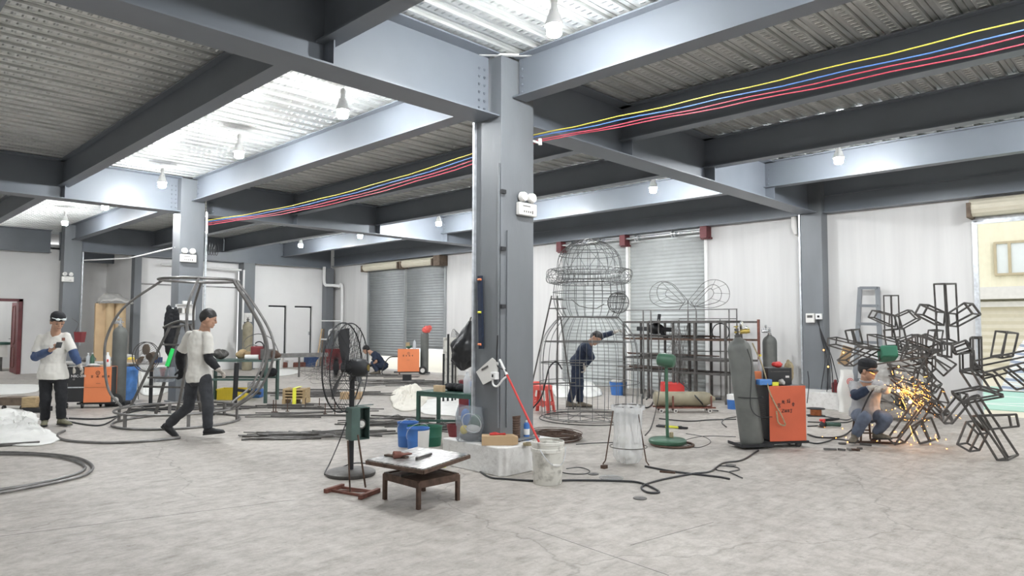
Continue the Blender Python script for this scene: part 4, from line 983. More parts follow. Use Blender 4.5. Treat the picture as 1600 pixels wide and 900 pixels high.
# electrical plate and socket on the column
P = lambda x, y: at(x, y, X=4.985)
t = thing('wall_plate', P(770, 585), 'tilted white metal plate with a socket box hanging on the central column', 'electrical box', world=True)
pp = [P(745, 581), P(770, 559), P(779, 567), P(777, 590), P(756, 601)]
MB().add([v for v in pp]+[v-V((.012, 0, 0)) for v in pp], [(0, 1, 2, 3, 4), (9, 8, 7, 6, 5)]+[(i, (i+1) % 5, 5+(i+1) % 5, 5+i) for i in range(5)]).build('plate', 'offwhite', t, smooth=0)
MB().bar(P(754, 578)-V((.014, 0, 0)), P(764, 572)-V((.014, 0, 0)), .004, .02).build('label_strip', 'raw_steel', t, smooth=0)
so = at(773, 587, X=4.95); MB().box(so, (.06, .07, .075)).build('socket_box', 'white', t, smooth=0, bevel=.006); MB().box(so+V((-.031, .0, .0)), (.004, .02, .03)).build('socket_face', 'black', t, smooth=0)
MB().tube(bez([so+V((0, .03, -.03)), so+V((-.02, .0, -.09)), so+V((-.03, -.07, -.10)), so+V((-.02, -.14, -.03)), so+V((0, -.17, .0))]), .010, 8).build('white_cable', 'white', t)
MB().tube(bez([so+V((0, -.14, -.02)), so+V((.01, -.15, .06)), (4.98, 5.12, 1.1), (4.985, 5.12, 1.4)]), .008, 8).build('black_cable', 'black', t)
# spirit level hung on the column
lv0, lv1 = P(750, 431), P(752, 545)
t = thing('spirit_level', lv1, 'long dark blue spirit level hanging on the central column', 'spirit level', world=True)
MB().bar(lv0, lv1, .055, .03, up=V((1, 0, 0))).build('level_body', 'cloth_navy', t, smooth=0, bevel=.003)
for yy in (437, 488, 538): c = P(750.5+yy*.002, yy)-V((.02, 0, 0)); MB().cyl(c-V((0, .022, 0)), c+V((0, .022, 0)), .012, n=12).build('bubble_vial', 'yellow_strap' if yy == 488 else 'orange', t)
# black bag on a hook, left face side
c = at(727, 540, D=8.35); t = thing('rubbish_bag', V((c.x, c.y, 1.0)), 'black plastic rubbish bag hanging from a hook by the central column', 'bag', world=True)
def rb(u, v):
    a = 2*PI*u; prof_ = [.02, .05, .09, .13, .155, .165, .17, .165, .12, .02]; x = v*9; i = min(8, int(x)); r = prof_[i]+(prof_[i+1]-prof_[i])*(x-i)
    r *= 1+.10*math.sin(6*a+5*v)*(.5+v)+.30*noise.noise(V((math.cos(a)*1.6, math.sin(a)*1.6, v*5)))+.12*noise.noise(V((math.cos(a)*5, math.sin(a)*5, v*14))); return c+RH*(r*math.cos(a)*(1.0)-.03*v+.06*(1-v))+FH*(r*.75*math.sin(a))+UP*(.30-.60*v)
o = MB().grid(rb, 64, 44).build('bag_body', 'black_plastic', t, smooth=80)
MB().tube(bez([c+RH*.05+UP*.28, c+RH*.07+UP*.34, c+RH*.12+UP*.33, V((5.03, 5.52, c.z+.36))]), .008, 8).build('hook', 'dark_steel', t)
MB().tube(bez([c+RH*.10+UP*.30, c+RH*.12+UP*.1, c+RH*.11-UP*.08]), [.02, .022]+[.02]*19, 8).build('red_strap', 'red_dark', t)
# dark green table behind the column
tl, tr_ = fl(656, 664), fl(733, 667); 
bkv = (tl-tr_).normalized(); perp = V((FH.x, FH.y, 0)); 
A_ = fl(654, 672); B_ = fl(743, 690)
t = thing('side_table', (6.4, 7.6, 0), 'dark green steel table beside the column with a wood block on it', 'table', world=True)
zt2 = .56; ca = at(651, 611, Z=zt2); cb = at(760, 618, Z=zt2); dir_ = (cb-ca); dir_.z = 0; L_ = dir_.length; dir_.normalize(); pr = V((-dir_.y, dir_.x, 0)); 
if pr.dot(FH) < 0: pr = -pr
MB().prism([(0, 0), (L_, 0), (L_, .52), (0, .52)], ca-UP*.02, dir_, pr, (0, 0, .02)).build('table_top', 'green_dark', t, smooth=0)
apn = MB()
for u, v in ((.02, .02), (L_-.25, .02), (.02, .5), (L_-.25, .5)): MB().bar(V((ca.x, ca.y, 0))+dir_*u+pr*v, V((ca.x, ca.y, zt2-.02))+dir_*u+pr*v, .045, .045).build('leg', 'green_dark', t, smooth=0)
for v in (.02, .5): apn.bar(ca+dir_*.02+pr*v-UP*.045, ca+dir_*(L_-.02)+pr*v-UP*.045, .03, .045)
apn.bar(ca+dir_*.02+pr*.02-UP*(.42), ca+dir_*(L_-.25)+pr*.5-UP*.42, .03, .03); apn.build('rail', 'green_dark', t, smooth=0)
tz = zt2
c = ca+dir_*.33+pr*.10; tag(MB().box((c.x, c.y, tz+.045), (.16, .07, .09), Matrix.Rotation(math.atan2(dir_.y, dir_.x), 3, 'Z')).build('wood_block', 'wood_pale', smooth=0, bevel=.003), 'small pale wooden block on the front of the dark green table', 'block')
c = ca+dir_*.48+pr*.30; mb = MB(); random.seed(5)
for k in range(9): mb.ball((c.x+random.uniform(-.14, .16)*dir_.x, c.y+random.uniform(-.14, .16)*dir_.y+random.uniform(-.05, .05), tz+.045+random.uniform(-.01, .02)), (.10, .08, .05), 12, 8)
tag(mb.build('black_cloth', 'cloth_black'), 'crumpled black cloth behind the wood block on the dark green table', 'cloth')
c = ca+dir_*.78+pr*.14; t = thing('water_bottle', (c.x, c.y, tz), 'clear plastic water bottle on the dark green table', 'bottle')
MB().lathe([(.001, 0), (.05, 0), (.055, .02), (.052, .10), (.055, .19), (.03, .25), (.018, .27), (.018, .30)], n=24).build('bottle_body', 'clear_bottle', t); MB().lathe([(.02, .295), (.02, .32), (.001, .32)], n=14).build('cap', 'white', t)
c = ca+dir_*.95+pr*.25; mb = MB(); random.seed(9)
for k in range(22): 
    p = V((c.x, c.y, tz+.006)); mb.tube(bez([p+V((random.uniform(-.12, .1), random.uniform(-.1, .1), random.uniform(0, .05))) for _ in range(4)], 5), .004, 5)
tag(mb.build('cable_bundle', 'red_dark'), 'tangle of dark red and brown leads at the column end of the green table', 'cable', kind='stuff')
# buckets
def tin(px, py, r, h, label, m1, hasbail=True, d=(.0, .0), mat2=None):
    c = back(px, py, r); t = thing('metal_bucket', c, label, 'bucket')
    MB().shell([(r*.88, 0), (r*.9, .01), (r*.96, h*.45), (r*.97, h*.47), (r*.955, h*.49), (r, h-.01), (r+.006, h)], .004, n=32).build('bucket_wall', m1, t)
    if mat2:
        mm = MB(); n = 12; vs = []
        for z in (.02, h-.02): vs += [((r*.9+.1*r*z/h+.004)*math.cos(-2.25+i*.14), (r*.9+.1*r*z/h+.004)*math.sin(-2.25+i*.14), z) for i in range(n+1)]
        mm.add(vs, [(i, i+1, n+2+i, n+1+i) for i in range(n)]).build('faded_label', mat2, t)
    if hasbail: MB().ring((0, 0, h*.75), r+.01, .003, (.3, .9, .5), 20, 6, a0=PI, a1=2*PI).build('wire_handle', 'galv_strip', t)
    return t
tin(653, 707, .135, .27, 'blue and whitish metal paint bucket in front, right of the green bin', 'blue', mat2='offwhite')
tin(637, 700, .13, .30, 'blue paint bucket with a green rim behind the whitish one', 'blue', mat2='green')
t = tin(672, 699, .15, .24, 'dark green tapered plastic bucket right of the blue buckets', 'green', False)
# yellow strip on the floor under the table
c = fl(690, 731); tag(MB().box((c.x, c.y, .006), (.09, .04, .012)).build('yellow_sponge', 'yellow_strap', bevel=.004), 'small bright yellow scrap lying behind the welding table', 'scrap')
# ---- clear bag on a rod stand
c = back(982, 728, .05); D_ = depth(c); qb = PX(D_)
t = thing('bag_stand', V((c.x, c.y, 0)), 'clear plastic rubbish bag hung on a thin rusty three legged rod stand', 'bag stand', world=True)
zt3 = .66
lg = [(qb(942, 740), qb(958, 642)), (qb(1014, 742, -.05), qb(997, 645, -.05)), (back(1000, 722, .15), qb(980, 640, .25))]
for a, b in lg: a = V((a.x, a.y, .007)); out = (a-V((b.x, b.y, 0))); out.z = 0; MB().tube([a+out.normalized()*.05*0, V((a.x, a.y, .0))+UP*.05-out*.25, b], .007, 8).build('leg', 'rust', t)
MB().ring(V((c.x, c.y, .635)), .155, .006, UP, 36, 6).build('top_hoop', 'dark_steel', t); MB().ring(V((c.x, c.y, .20)), .20, .005, UP, 36, 6).build('lower_hoop', 'dark_steel', t)
def bg(u, v):
    a = 2*PI*u; f = math.sin(9*a)*.006+math.sin(14*a+3*v)*.004
    P_ = [(.165, .58), (.172, .63), (.160, .645), (.150, .62), (.142, .5), (.135, .35), (.150, .2), (.145, .09), (.10, .03), (.01, .02)]
    x = v*9; i = min(8, int(x)); r = P_[i][0]+(P_[i+1][0]-P_[i][0])*(x-i); z = P_[i][1]+(P_[i+1][1]-P_[i][1])*(x-i)
    return V((c.x, c.y, 0))+V(((r+f*2)*math.cos(a), (r+f*2)*math.sin(a), z+.02*math.sin(4*a)*(v < .12)))
MB().grid(bg, 72, 26).build('plastic_bag', 'clear_plastic', t, smooth=80)
cc = V((c.x, c.y, 0)); cn = MB(); random.seed(12)
for k in range(9): cn.ball(cc+V((random.uniform(-.06, .06), random.uniform(-.06, .06), random.uniform(.07, .2))), (.05, .05, .04), 10, 6)
cn.build('rubbish', 'offwhite', t); MB().lathe([(.02, .2), (.06, .24), (.055, .30), (.05, .3)], cc-RH*.06, 16).build('paper_cup', 'bucket_dirty', t)
# ---- green fan pedestal
b0 = back(1043, 698, .1); D_ = depth(b0); qg = PX(D_)
t = thing('green_pedestal', b0, 'green pedestal stand with a round base and a stubby motor head without blades', 'fan stand', world=True)
MB().lathe([(.001, .03), (.225, .03), (.235, .045), (.235, .07), (.215, .085), (.05, .10), (.001, .10)], b0, 40).build('round_base', 'green_paint', t)
MB().ring(b0+UP*.015+RH*.06, .26, .014, UP, 40, 8).build('rusty_ring', 'rust', t)
hd_ = qg(1041, 563); MB().cyl(b0+UP*.08, hd_-UP*.05, .020, n=16).build('pole', 'green_paint', t)
ax2 = (RH*.85-FH*.45-UP*.12).normalized()
MB().tube([hd_-ax2*.115, hd_-ax2*.10, hd_-ax2*.02, hd_+ax2*.07, hd_+ax2*.105, hd_+ax2*.115], [.05, .078, .090, .086, .07, .03], 26).build('motor_head', 'green_paint', t)
MB().tube([hd_-ax2*.118, hd_-ax2*.10], [.03, .075], 22).build('end_cover', 'galv_strip', t)
MB().box(b0+RH*.05+UP*.13, (.05, .04, .07)).build('clamp', 'tan_cloth', t, bevel=.01)
# bolt cutter
a, b = fl(1027, 667), fl(1074, 671); t = thing('bolt_cutter', (a+b)/2, 'yellow and black bolt cutter lying behind the green pedestal', 'bolt cutter', world=True)
d = (b-a).normalized(); n_ = UP.cross(d)
MB().tube([a+UP*.02+n_*.03, a+d*.14+UP*.02+n_*.03], .016).tube([a+UP*.02-n_*.04, a+d*.14+UP*.02-n_*.035], .016).build('grips', 'black', t)
MB().bar(a+d*.14+UP*.02+n_*.03, b-d*.10+UP*.02+n_*.012, .022).bar(a+d*.14+UP*.02-n_*.035, b-d*.10+UP*.02-n_*.012, .022).build('handles', 'yellow_strap', t, smooth=0)
MB().bar(b-d*.12+UP*.02+n_*.03, b+UP*.02, .035, .025).bar(b-d*.12+UP*.02-n_*.03, b+UP*.02, .035, .025).cyl(b-d*.11+UP*.0, b-d*.11+UP*.04, .03).build('jaws', 'black', t)
# ---- cables and small things on the near floor
cable([(690, 655), (700, 672), (722, 695), (735, 722), (760, 745), (790, 750), (840, 753), (900, 752), (960, 753), (1000, 756), (1030, 770), (1012, 771), (1003, 762), (1030, 752), (1080, 742), (1110, 738), (1130, 725), (1160, 720), (1185, 705)], .010, 'long black cable looping across the near floor from the plinth to the orange cart', z=.010)
cable([(1008, 730), (1050, 738), (1100, 744), (1125, 747), (1140, 750)], .010, 'short thick lead with a clamp end on the floor right of the bag stand')
cable([(900, 695), (930, 693), (958, 692)], .006, 'thin cable on the floor left of the bag stand')
cable([(885, 733), (905, 731), (921, 736), (915, 741), (890, 741), (875, 738)], .005, 'small wire loop on the floor beside the white bucket')
cable([(1150, 683), (1100, 682), (1068, 690), (1088, 700), (1110, 692), (1100, 683), (1072, 678)], .004, 'thin curled wire on the floor right of the green pedestal')
cable([(1160, 748), (1140, 739), (1120, 735), (1125, 729), (1150, 731), (1155, 735), (1140, 738)], .006, 'small cable loop left of the orange cart wheel', z=.007)
for k, (x, y, r, lb) in enumerate(((955, 747, .12, 'round clear plastic lid lying in front of the bag stand'), (927, 741, .055, 'small grey disc left of the bag stand'), (1000, 779, .06, 'grey worn disc in front of the cable loop'), (1142, 727, .055, 'small dark disc near the orange cart'))):
    c = fl(x, y); tag(MB().lathe([(.001, 0), (r, 0), (r, .006), (r*.3, .008), (.001, .012)], c, 26).build('floor_disc', 'clear_plastic' if k == 0 else 'rod_steel'), lb, 'disc')
c = fl(944, 732); tag(MB().bb((c.x-.03, c.y-.025, 0), (c.x+.03, c.y+.025, .035)).build('steel_offcut', 'rust', smooth=0), 'small rusty block at the foot of the bag stand', 'steel offcut')
a, b = fl(1031, 738), fl(1055, 740); tag(MB().bar(a+UP*.008, b+UP*.008, .02).build('steel_offcut', 'rust', smooth=0), 'short rusty bar on the floor right of the bag stand', 'steel offcut')
# ================================================================ machines, frames, racks
def gas_cylinder(loc, r, h, m, label, valve='brass', reg=None, tilt=None, group='gas cylinders'):
    t = thing('gas_cylinder', loc, label, 'gas cylinder', group)
    if tilt: t.rotation_euler = tilt
    hb = h-.16
    MB().lathe([(r*.86, 0), (r*.97, .015), (r, .04), (r, hb-r*1.05), (r*.97, hb-r*.78), (r*.86, hb-r*.46), (r*.64, hb-r*.20), (r*.38, hb-r*.04), (r*.27, hb+.02)], n=36).build('cylinder_body', m, t)
    MB().lathe([(.035, hb+.01), (.037, hb+.05), (.02, hb+.055), (.02, hb+.10), (.026, hb+.105), (.026, hb+.13)], n=16).build('neck', 'dark_steel' if valve != 'chrome' else 'chrome', t)
    v = MB().tube([(-.045, 0, hb+.085), (.05, 0, hb+.085)], .014).tube([(0, 0, hb+.12), (0, 0, hb+.155)], .009).lathe([(.001, .0), (.03, 0), (.03, .012), (.001, .012)], (0, 0, hb+.15), 14); v.build('valve', 'dark_steel' if valve == 'dark' else valve, t)
    if reg:
        g = MB(); s = V(reg).normalized()
        g.tube([s*.04+UP*(hb+.085), s*.10+UP*(hb+.085)], .03, 14).tube([s*.10+UP*(hb+.085), s*.155+UP*(hb+.085)], [.034, .028], 16); g.build('regulator', valve if valve != 'dark' else 'brass', t)
        MB().cyl(s*.07+UP*(hb+.10), s*.07+UP*(hb+.155), .008).cyl(s*.07+UP*(hb+.18)-V((0, .012, 0)), s*.07+UP*(hb+.18)+V((0, .012, 0)), .030).cyl(s*.13+UP*(hb+.12)-V((0, .012, 0)), s*.13+UP*(hb+.12)+V((0, .012, 0)), .026).build('gauge', 'chrome', t)
    return t
def wheel(parent, c, axd, r, w_=.04, m='rubber', hub='offwhite'):
    o = MB().tube([c-axd*w_/2, c-axd*w_*.3, c+axd*w_*.3, c+axd*w_/2], [r*.86, r, r, r*.86], 24).build('wheel', m, parent)
    MB().tube([c-axd*(w_/2+.004), c+axd*(w_/2+.004)], r*.52, 18).build('hub', hub, o)
def cart(label, p_front, p_side, W_, Dp, z0, z1, sidecol, name='welder_cart'):
    pass
def welder(base, e1, e2, W_, Dp, z0, z1, col, label, cyl_side=1, text=None, ffront=True, wr=.09):
    """orange sided welding machine on wheels: e1 along the orange side, e2 away from it (depth)"""
    t = thing('welding_machine', base, label, 'welding machine', 'orange sided welding machines', world=True)
    b = V(base); R = Matrix((e1, e2, UP)).transposed()
    c = lambda x, y, z: b+e1*x+e2*y+UP*z
    MB().box(c(W_/2, Dp/2, (z0+z1)/2), (W_-.004, Dp-.02, z1-z0-.01), R).build('machine_body', 'black_plastic', t, smooth=0, bevel=.006)
    MB().box(c(W_/2, 0, (z0+z1)/2), (W_, .008, z1-z0), R).build('side_panel', col, t, smooth=0, bevel=.004)
    MB().box(c(W_/2, Dp, (z0+z1)/2), (W_, .008, z1-z0), R).build('side_panel', col, t, smooth=0, bevel=.004)
    fr = MB().box(c(W_/2-.03, Dp/2, z0-.02), (W_+.16, Dp*.9, .03), R); fr.build('chassis', 'black', t, smooth=0)
    return t, c, R
# ---- cart with the big cylinder (right)
bR = fl(1201, 701)
D_ = depth(bR); qc = PX(D_)
pA, pB = qc(1202, 686, 0), fl(1260, 700)
A2 = at(1203, 695, D=D_); B2 = at(1260, 690, D=depth(fl(1248, 699)))
e1 = V((B2.x-A2.x, B2.y-A2.y, 0)); Wc = e1.length; e1.normalize(); e2 = V((-e1.y, e1.x, 0))
if e2.dot(FH) < 0: e2 = -e2
z0c, z1c = .085, .765
base = V((A2.x, A2.y, 0))
t, c, R = welder(base, e1, e2, Wc, .30, z0c, z1c, 'orange_red', 'orange welding machine on wheels beside the tall leaning gas cylinder at right')
lv_ = MB()
for k in range(9): lv_.box(c(-.003, .15, .52-k*.022), (.004, .16, .006), R)
lv_.build('front_louvres', 'dark_steel', t, smooth=0)
for x, y in ((.04, .05), (Wc-.08, .05), (.04, .25), (Wc-.08, .25)): wheel(t, c(x, y, .042), e2, .042, .03, hub='dark_steel')
# platform on the left for the cylinder
MB().box(c(-.20, .12, .035), (.40, .34, .012), R).box(c(-.20, -.05, .05), (.40, .012, .035), R).box(c(-.40, .12, .05), (.012, .34, .035), R).build('cylinder_tray', 'black', t, smooth=0)
# painted signs
tp_ = c(Wc*.5, -.006, .0)
def strokes(parent, items, org, e, u, s, m='black', name='painted_mark', wdt=.006, out=V((0, 0, 0))):
    for k, ch in enumerate(items):
        mb = MB()
        for st in ch: mb.bar(org+e*st[0]*s+u*st[1]*s+out, org+e*st[2]*s+u*st[3]*s+out, wdt, .002, up=e.cross(u))
        mb.build(name, m, parent, smooth=0)
nF = -e2*.0055
g1 = [(0, .9, 1, .9), (.5, 1.1, .5, .3), (.1, .6, .9, .6), (.2, .3, .8, .3), (.2, 0, .8, 0), (.2, .3, .2, 0), (.8, .3, .8, 0)]
g2 = [(.5, 1, .5, .55), (.15, .9, .3, .65), (.85, .9, .7, .65), (0, .5, 1, .5), (.35, .5, .1, 0), (.62, .5, .62, .08), (.62, .05, 1, .05)]
g3 = [(.1, .8, .2, .5), (.3, 1, .3, .4), (.3, .4, .05, 0), (.3, .4, .5, .1), (.55, 1, .95, 1), (.55, .75, .95, .75), (.55, .5, 1, .5), (.75, .5, .75, 0), (.55, .25, 1, .25)]
g4 = [(.5, 1, .1, .55), (.5, 1, .9, .55), (.2, .5, .8, .5), (.5, .8, .5, 0), (.2, .2, .8, .2)]
for ch, (x, z, s) in zip((g1, g2, g3, g4), ((.125, .50, .05), (.185, .545, .045), (.255, .55, .05), (.32, .51, .048))): strokes(t, [ch], c(x-.02, 0, z)+nF, e1, UP, s, wdt=.006)
strokes(t, [[(0, 1, .9, 1), (.9, 1, 0, 0), (0, 0, .9, 0)], [(1.1, .7, 2, .7), (1.3, .95, 1.3, .1), (1.1, .1, 2, .1), (1.8, .95, 1.8, .1), (1.1, .4, 2, .4)], [(2.2, .7, 3, .7), (2.35, .95, 2.35, .1), (2.2, .1, 3, .1), (2.7, .95, 2.7, .1)], [(3.2, 1, 4, 1), (3.65, 1, 3.65, -.2), (3.65, -.2, 3.2, -.1)]], c(.165, 0, .44)+nF, e1, UP, .036, wdt=.0055)
# cylinder leaning in its tray
cb = c(-.16, .13, .042); gc = gas_cylinder(cb, .142, 1.47, 'cylinder_grey', 'tall worn grey gas cylinder leaning on the orange machine at right', valve='brass', reg=tuple(RH*.9-FH*.2), tilt=None)
gc.rotation_euler = (Vector((0, 0, 1)).rotation_difference((UP+(-RH)*.115+FH*.03).normalized())).to_euler()
ch = MB().ring(cb+UP*.58-RH*.03, .165, .006, UP, 30, 6); tag(ch.build('retaining_chain', 'black'), 'dark strap around the tall cylinder on the right cart', 'strap')
pts = [cb+UP*1.18-RH*.10-FH*.16, cb+UP*1.0-RH*.05-FH*.155, cb+UP*.75-RH*.06-FH*.16, cb+UP*.48-RH*.07-FH*.165, cb+UP*.36+RH*.02-FH*.17, cb+UP*.35+RH*.20-FH*.14]
tag(MB().tube(bez(pts), .005, 6).build('cable', 'black'), 'thin black cable hanging over the tall grey cylinder', 'cable')
pts = [cb+UP*1.25+RH*.02, cb+UP*.95+RH*.13-FH*.05, cb+UP*.62+RH*.20-FH*.10, cb+UP*.35+RH*.33-FH*.12, cb+UP*.25+RH*.36-FH*.13, cb+UP*.28+RH*.28-FH*.13, cb+UP*.42+RH*.26-FH*.12]
tag(MB().tube(bez(pts), .009, 8).build('gas_hose', 'tan_cloth'), 'tan gas hose hanging between the tall cylinder and the orange machine', 'hose')
# on top of that machine
zt_ = z1c
def ontop(x, y, z=0): return c(x, y, zt_+z)
tt = thing('wire_feeder', ontop(.16, .18), 'black wire feeder box on top of the right orange machine', 'wire feeder', world=True)
MB().box(ontop(.21, .19, .11), (.33, .20, .21), R).build('box_body', 'black_plastic', tt, smooth=0, bevel=.006); MB().box(ontop(.31, .088, .105), (.05, .003, .025), R).build('label_plate', 'offwhite', tt, smooth=0)
MB().box(ontop(.21, .088, .17), (.26, .003, .012), R).build('trim_strip', 'dark_steel', tt, smooth=0)
def rag(loc, d, label, m, seed=1, name='rag', n=8, amp=.5):
    random.seed(seed); mb = MB(); loc = V(loc)
    for k in range(n): mb.ball(loc+V((random.uniform(-1, 1)*d[0]*amp, random.uniform(-1, 1)*d[1]*amp, d[2]*(.45+.35*random.random()))), (d[0]*.45, d[1]*.45, d[2]*.45), 12, 8)
    o = remeshed(mb, name, m, None_parent(), .008, fold=.03, smooth=1); pr_ = o.parent; o.parent = None; o.matrix_parent_inverse = Matrix(); bpy.data.objects.remove(pr_, do_unlink=True)
    return tag(o, label, 'cloth' if name in ('rag', 'cloth') else name.replace('_', ' '))
def None_parent():
    e = bpy.data.objects.new('tmp', None); COL.objects.link(e); return e
rag(ontop(.24, .18, .21), (.10, .08, .07), 'red cloth on top of the black wire feeder', 'red', 2)
rag(ontop(.42, .2, .0), (.07, .08, .26), 'camouflage tan cloth at the right end of the orange machine top', 'tan_cloth', 3)
tag(MB().box(ontop(-.03, .06, .045), (.17, .10, .07), R).build('tool_tray', 'blue_bag', smooth=0, bevel=.01), 'small pale blue tray on the left front of the orange machine top', 'tray')
tag(MB().box(ontop(.10, .03, .022), (.085, .04, .045), R).build('small_box', 'yellow_strap', smooth=0, bevel=.003), 'bright yellow small box on the front edge of the orange machine', 'box')
rag(ontop(.20, .04, .0), (.06, .04, .06), 'crumpled grey brown rag beside the yellow box', 'tarp_grey', 5)
tag(MB().box(ontop(-.04, .2, .09), (.10, .06, .16), R).build('snack_bag', 'orange', smooth=0, bevel=.012), 'orange and clear packet behind the blue tray', 'packet')
bo_ = thing('bottle', ontop(.02, .22, 0), 'small clear bottle with yellow cap standing left of the wire feeder', 'bottle')
MB().lathe([(.001, 0), (.03, 0), (.032, .30), (.014, .345), (.014, .36)], n=16).build('bottle_body', 'clear_bottle', bo_); MB().lathe([(.016, .355), (.016, .38), (.001, .38)], n=12).build('cap', 'yellow', bo_)
# ---- second cylinder behind at the wall
cc = at(1203, 560, D=13.6); gas_cylinder(V((cc.x, cc.y, 0)), .135, 1.48+.0, 'cylinder_grey', 'grey gas cylinder standing behind the right orange machine near the wall', valve='chrome', reg=tuple(-RH))
# ---- cylinder on trolley
a, b = fl(1024, 644), fl(1118, 644); cz = .22
ca_, cb_ = at(1022, 624, D=depth(a)), at(1115, 622, D=depth(b))
t = thing('gas_cylinder', (a+b)/2, 'olive gas cylinder lying on a low wheeled trolley before the steel rack', 'gas cylinder', 'gas cylinders', world=True)
d = V((cb_.x-ca_.x, cb_.y-ca_.y, 0)); Lc = d.length; d.normalize(); n_ = UP.cross(d); o_ = V((ca_.x, ca_.y, .235))
MB().tube([o_, o_+d*.02, o_+d*(Lc-.16), o_+d*(Lc-.07), o_+d*(Lc-.02), o_+d*(Lc+.02)], [.10, .125, .125, .10, .05, .03], 30).build('cylinder_body', 'cylinder_olive', t)
MB().tube([o_+d*(Lc+.02), o_+d*(Lc+.13)], .025, 12).tube([o_+d*(Lc+.07)-n_*.05, o_+d*(Lc+.07)+n_*.05], .012).build('valve', 'black', t)
t2 = thing('cylinder_trolley', (a+b)/2, 'rusty low trolley with small castors under the lying olive cylinder', 'trolley', world=True)
fr = MB()
for s_ in (-.11, .11): fr.bar(o_+n_*s_-UP*.145+d*.0, o_+n_*s_-UP*.145+d*(Lc+.0), .025, .025)
for u in (.12, .5, Lc-.1): fr.bar(o_+d*u-n_*.13-UP*.145, o_+d*u+n_*.13-UP*.145, .03, .025)
fr.build('trolley_frame', 'rust_red', t2, smooth=0)
for u in (.3, Lc-.08):
    [MB().bar(o_+d*u+n_*g_-UP*.13, o_+d*u+n_*g_+UP*.06, .025, .02).build('cradle', 'rust_red', t2, smooth=0) for g_ in (-.13, .13)]
for u in (.1, .35, Lc-.1):
    for s_ in (-.1, .1): wheel(t2, V((o_.x, o_.y, .036))+d*u+n_*s_, n_, .036, .03, m='offwhite', hub='dark_steel')
# ---- red cloth covered machine behind the lying cylinder
cc = fl(1053, 625); t = thing('air_compressor', cc, 'red box shaped machine behind the lying cylinder', 'machine')
t.rotation_euler = (0, 0, math.atan2(RH.y, RH.x)); MB().bb((-.24, -.1, .06), (.20, .2, .36)).build('red_body', 'red', t, smooth=0, bevel=.03); MB().ring((0, .05, .36), .12, .012, (0, 1, 0), 20, 6, a0=0, a1=PI).build('carry_handle', 'red', t); MB().bb((-.2, -.08, 0), (.16, .18, .06)).build('foot_block', 'black', t, smooth=0)
# ---- steel rack by the second shutter
def rack():
    Xf, Xb = 12.35, 13.0
    t = thing('steel_rack', (12.7, 8.4, 0), 'long rusty steel storage rack with three tiers in front of the light grey shutter', 'rack', world=True)
    ys = [at(x, 560, X=Xf).y for x in (975, 1013, 1052, 1086, 1134)]
    yR = at(1186, 560, X=Xb).y
    zs = [at(1100, y, X=Xf).z for y in (503, 531, 563, 584)]
    for y in ys: 
        for X in (Xf, Xb): MB().bb((X-.02, y-.02, 0), (X+.02, y+.02, zs[0]+.02)).build('post', 'dark_steel', t, smooth=0)
    MB().bb((Xb-.02, yR-.02, 0), (Xb+.02, yR+.02, zs[0]+.05)).build('post', 'rust_red', t, smooth=0)
    for k, z in enumerate(zs):
        r = MB()
        for X in (Xf, Xb): r.bb((X-.018, yR if X == Xb else ys[-1], z-.02), (X+.018, ys[0], z+.02))
        for y in ys: r.bb((Xf, y-.015, z-.015), (Xb, y+.015, z+.015))
        r.build('shelf_frame', ('dark_steel', 'rust', 'dark_steel', 'dark_steel')[k], t, smooth=0)
        if k in (0, 2): MB().bb((Xf, ys[-1], z+.018), (Xb, ys[1], z+.028)).build('shelf_board', 'rod_steel', t, smooth=0)
    return ys, zs, Xf, Xb
rys, rzs, rXf, rXb = rack()
random.seed(21)
for k in range(26):
    lvl = random.choice([1, 1, 2, 2, 3]); z = rzs[lvl]+.03; y0 = random.uniform(rys[-1]+.3, rys[0]-1.0); L_ = random.uniform(.8, 2.2); x = random.uniform(rXf+.05, rXb-.05)
    tag(MB().tube([(x, y0, z+.012+random.uniform(0, .03)), (x+random.uniform(-.08, .08), min(y0+L_, rys[0]+.2), z+.012+random.uniform(0, .04))], random.choice([.009, .012, .015]), 6).build('steel_bar', random.choice(['rust', 'rod_steel', 'dark_steel'])), 'steel bar stored among others on the shelves of the rusty rack', 'steel bar', 'bars stored on the rack')
# ladder-like light frame standing before the rack
def gridframe(pxs_v, pxs_h, D_, label, r=.012, m='raw_steel'):
    qd = PX(D_); t = thing('rod_grid', qd(1090, 560, 0), label, 'steel frame', world=True)
    for (x, y0, y1) in pxs_v:
        a = qd(x, y0); b = qd(x, y1); b.x, b.y = a.x, a.y; b.z = max(b.z, 0.0); MB().bar(b, a, r*2).build('upright', m, t, smooth=0)
    for (x0, x1, y0, y1) in pxs_h: MB().bar(qd(x0, y0), qd(x1, y1), r*1.7).build('crossbar', m, t, smooth=0)
    return t
gridframe([(1075, 484, 640), (1088, 485, 640), (1125, 499, 640), (1139, 483, 640), (1151, 483, 600), (1061, 500, 640)], [(1075, 1152, 484, 483), (1061, 1151, 498, 498), (1075, 1145, 549, 549), (1075, 1145, 562, 564)], 14.2, 'light welded steel frame of thin square tube standing before the rack')
gridframe([(1005, 485, 640), (1017, 485, 640), (1029, 499, 640)], [(1000, 1032, 552, 552), (975, 1075, 485, 484)], 14.4, 'narrow frame of thin upright steel rods left of the rack')
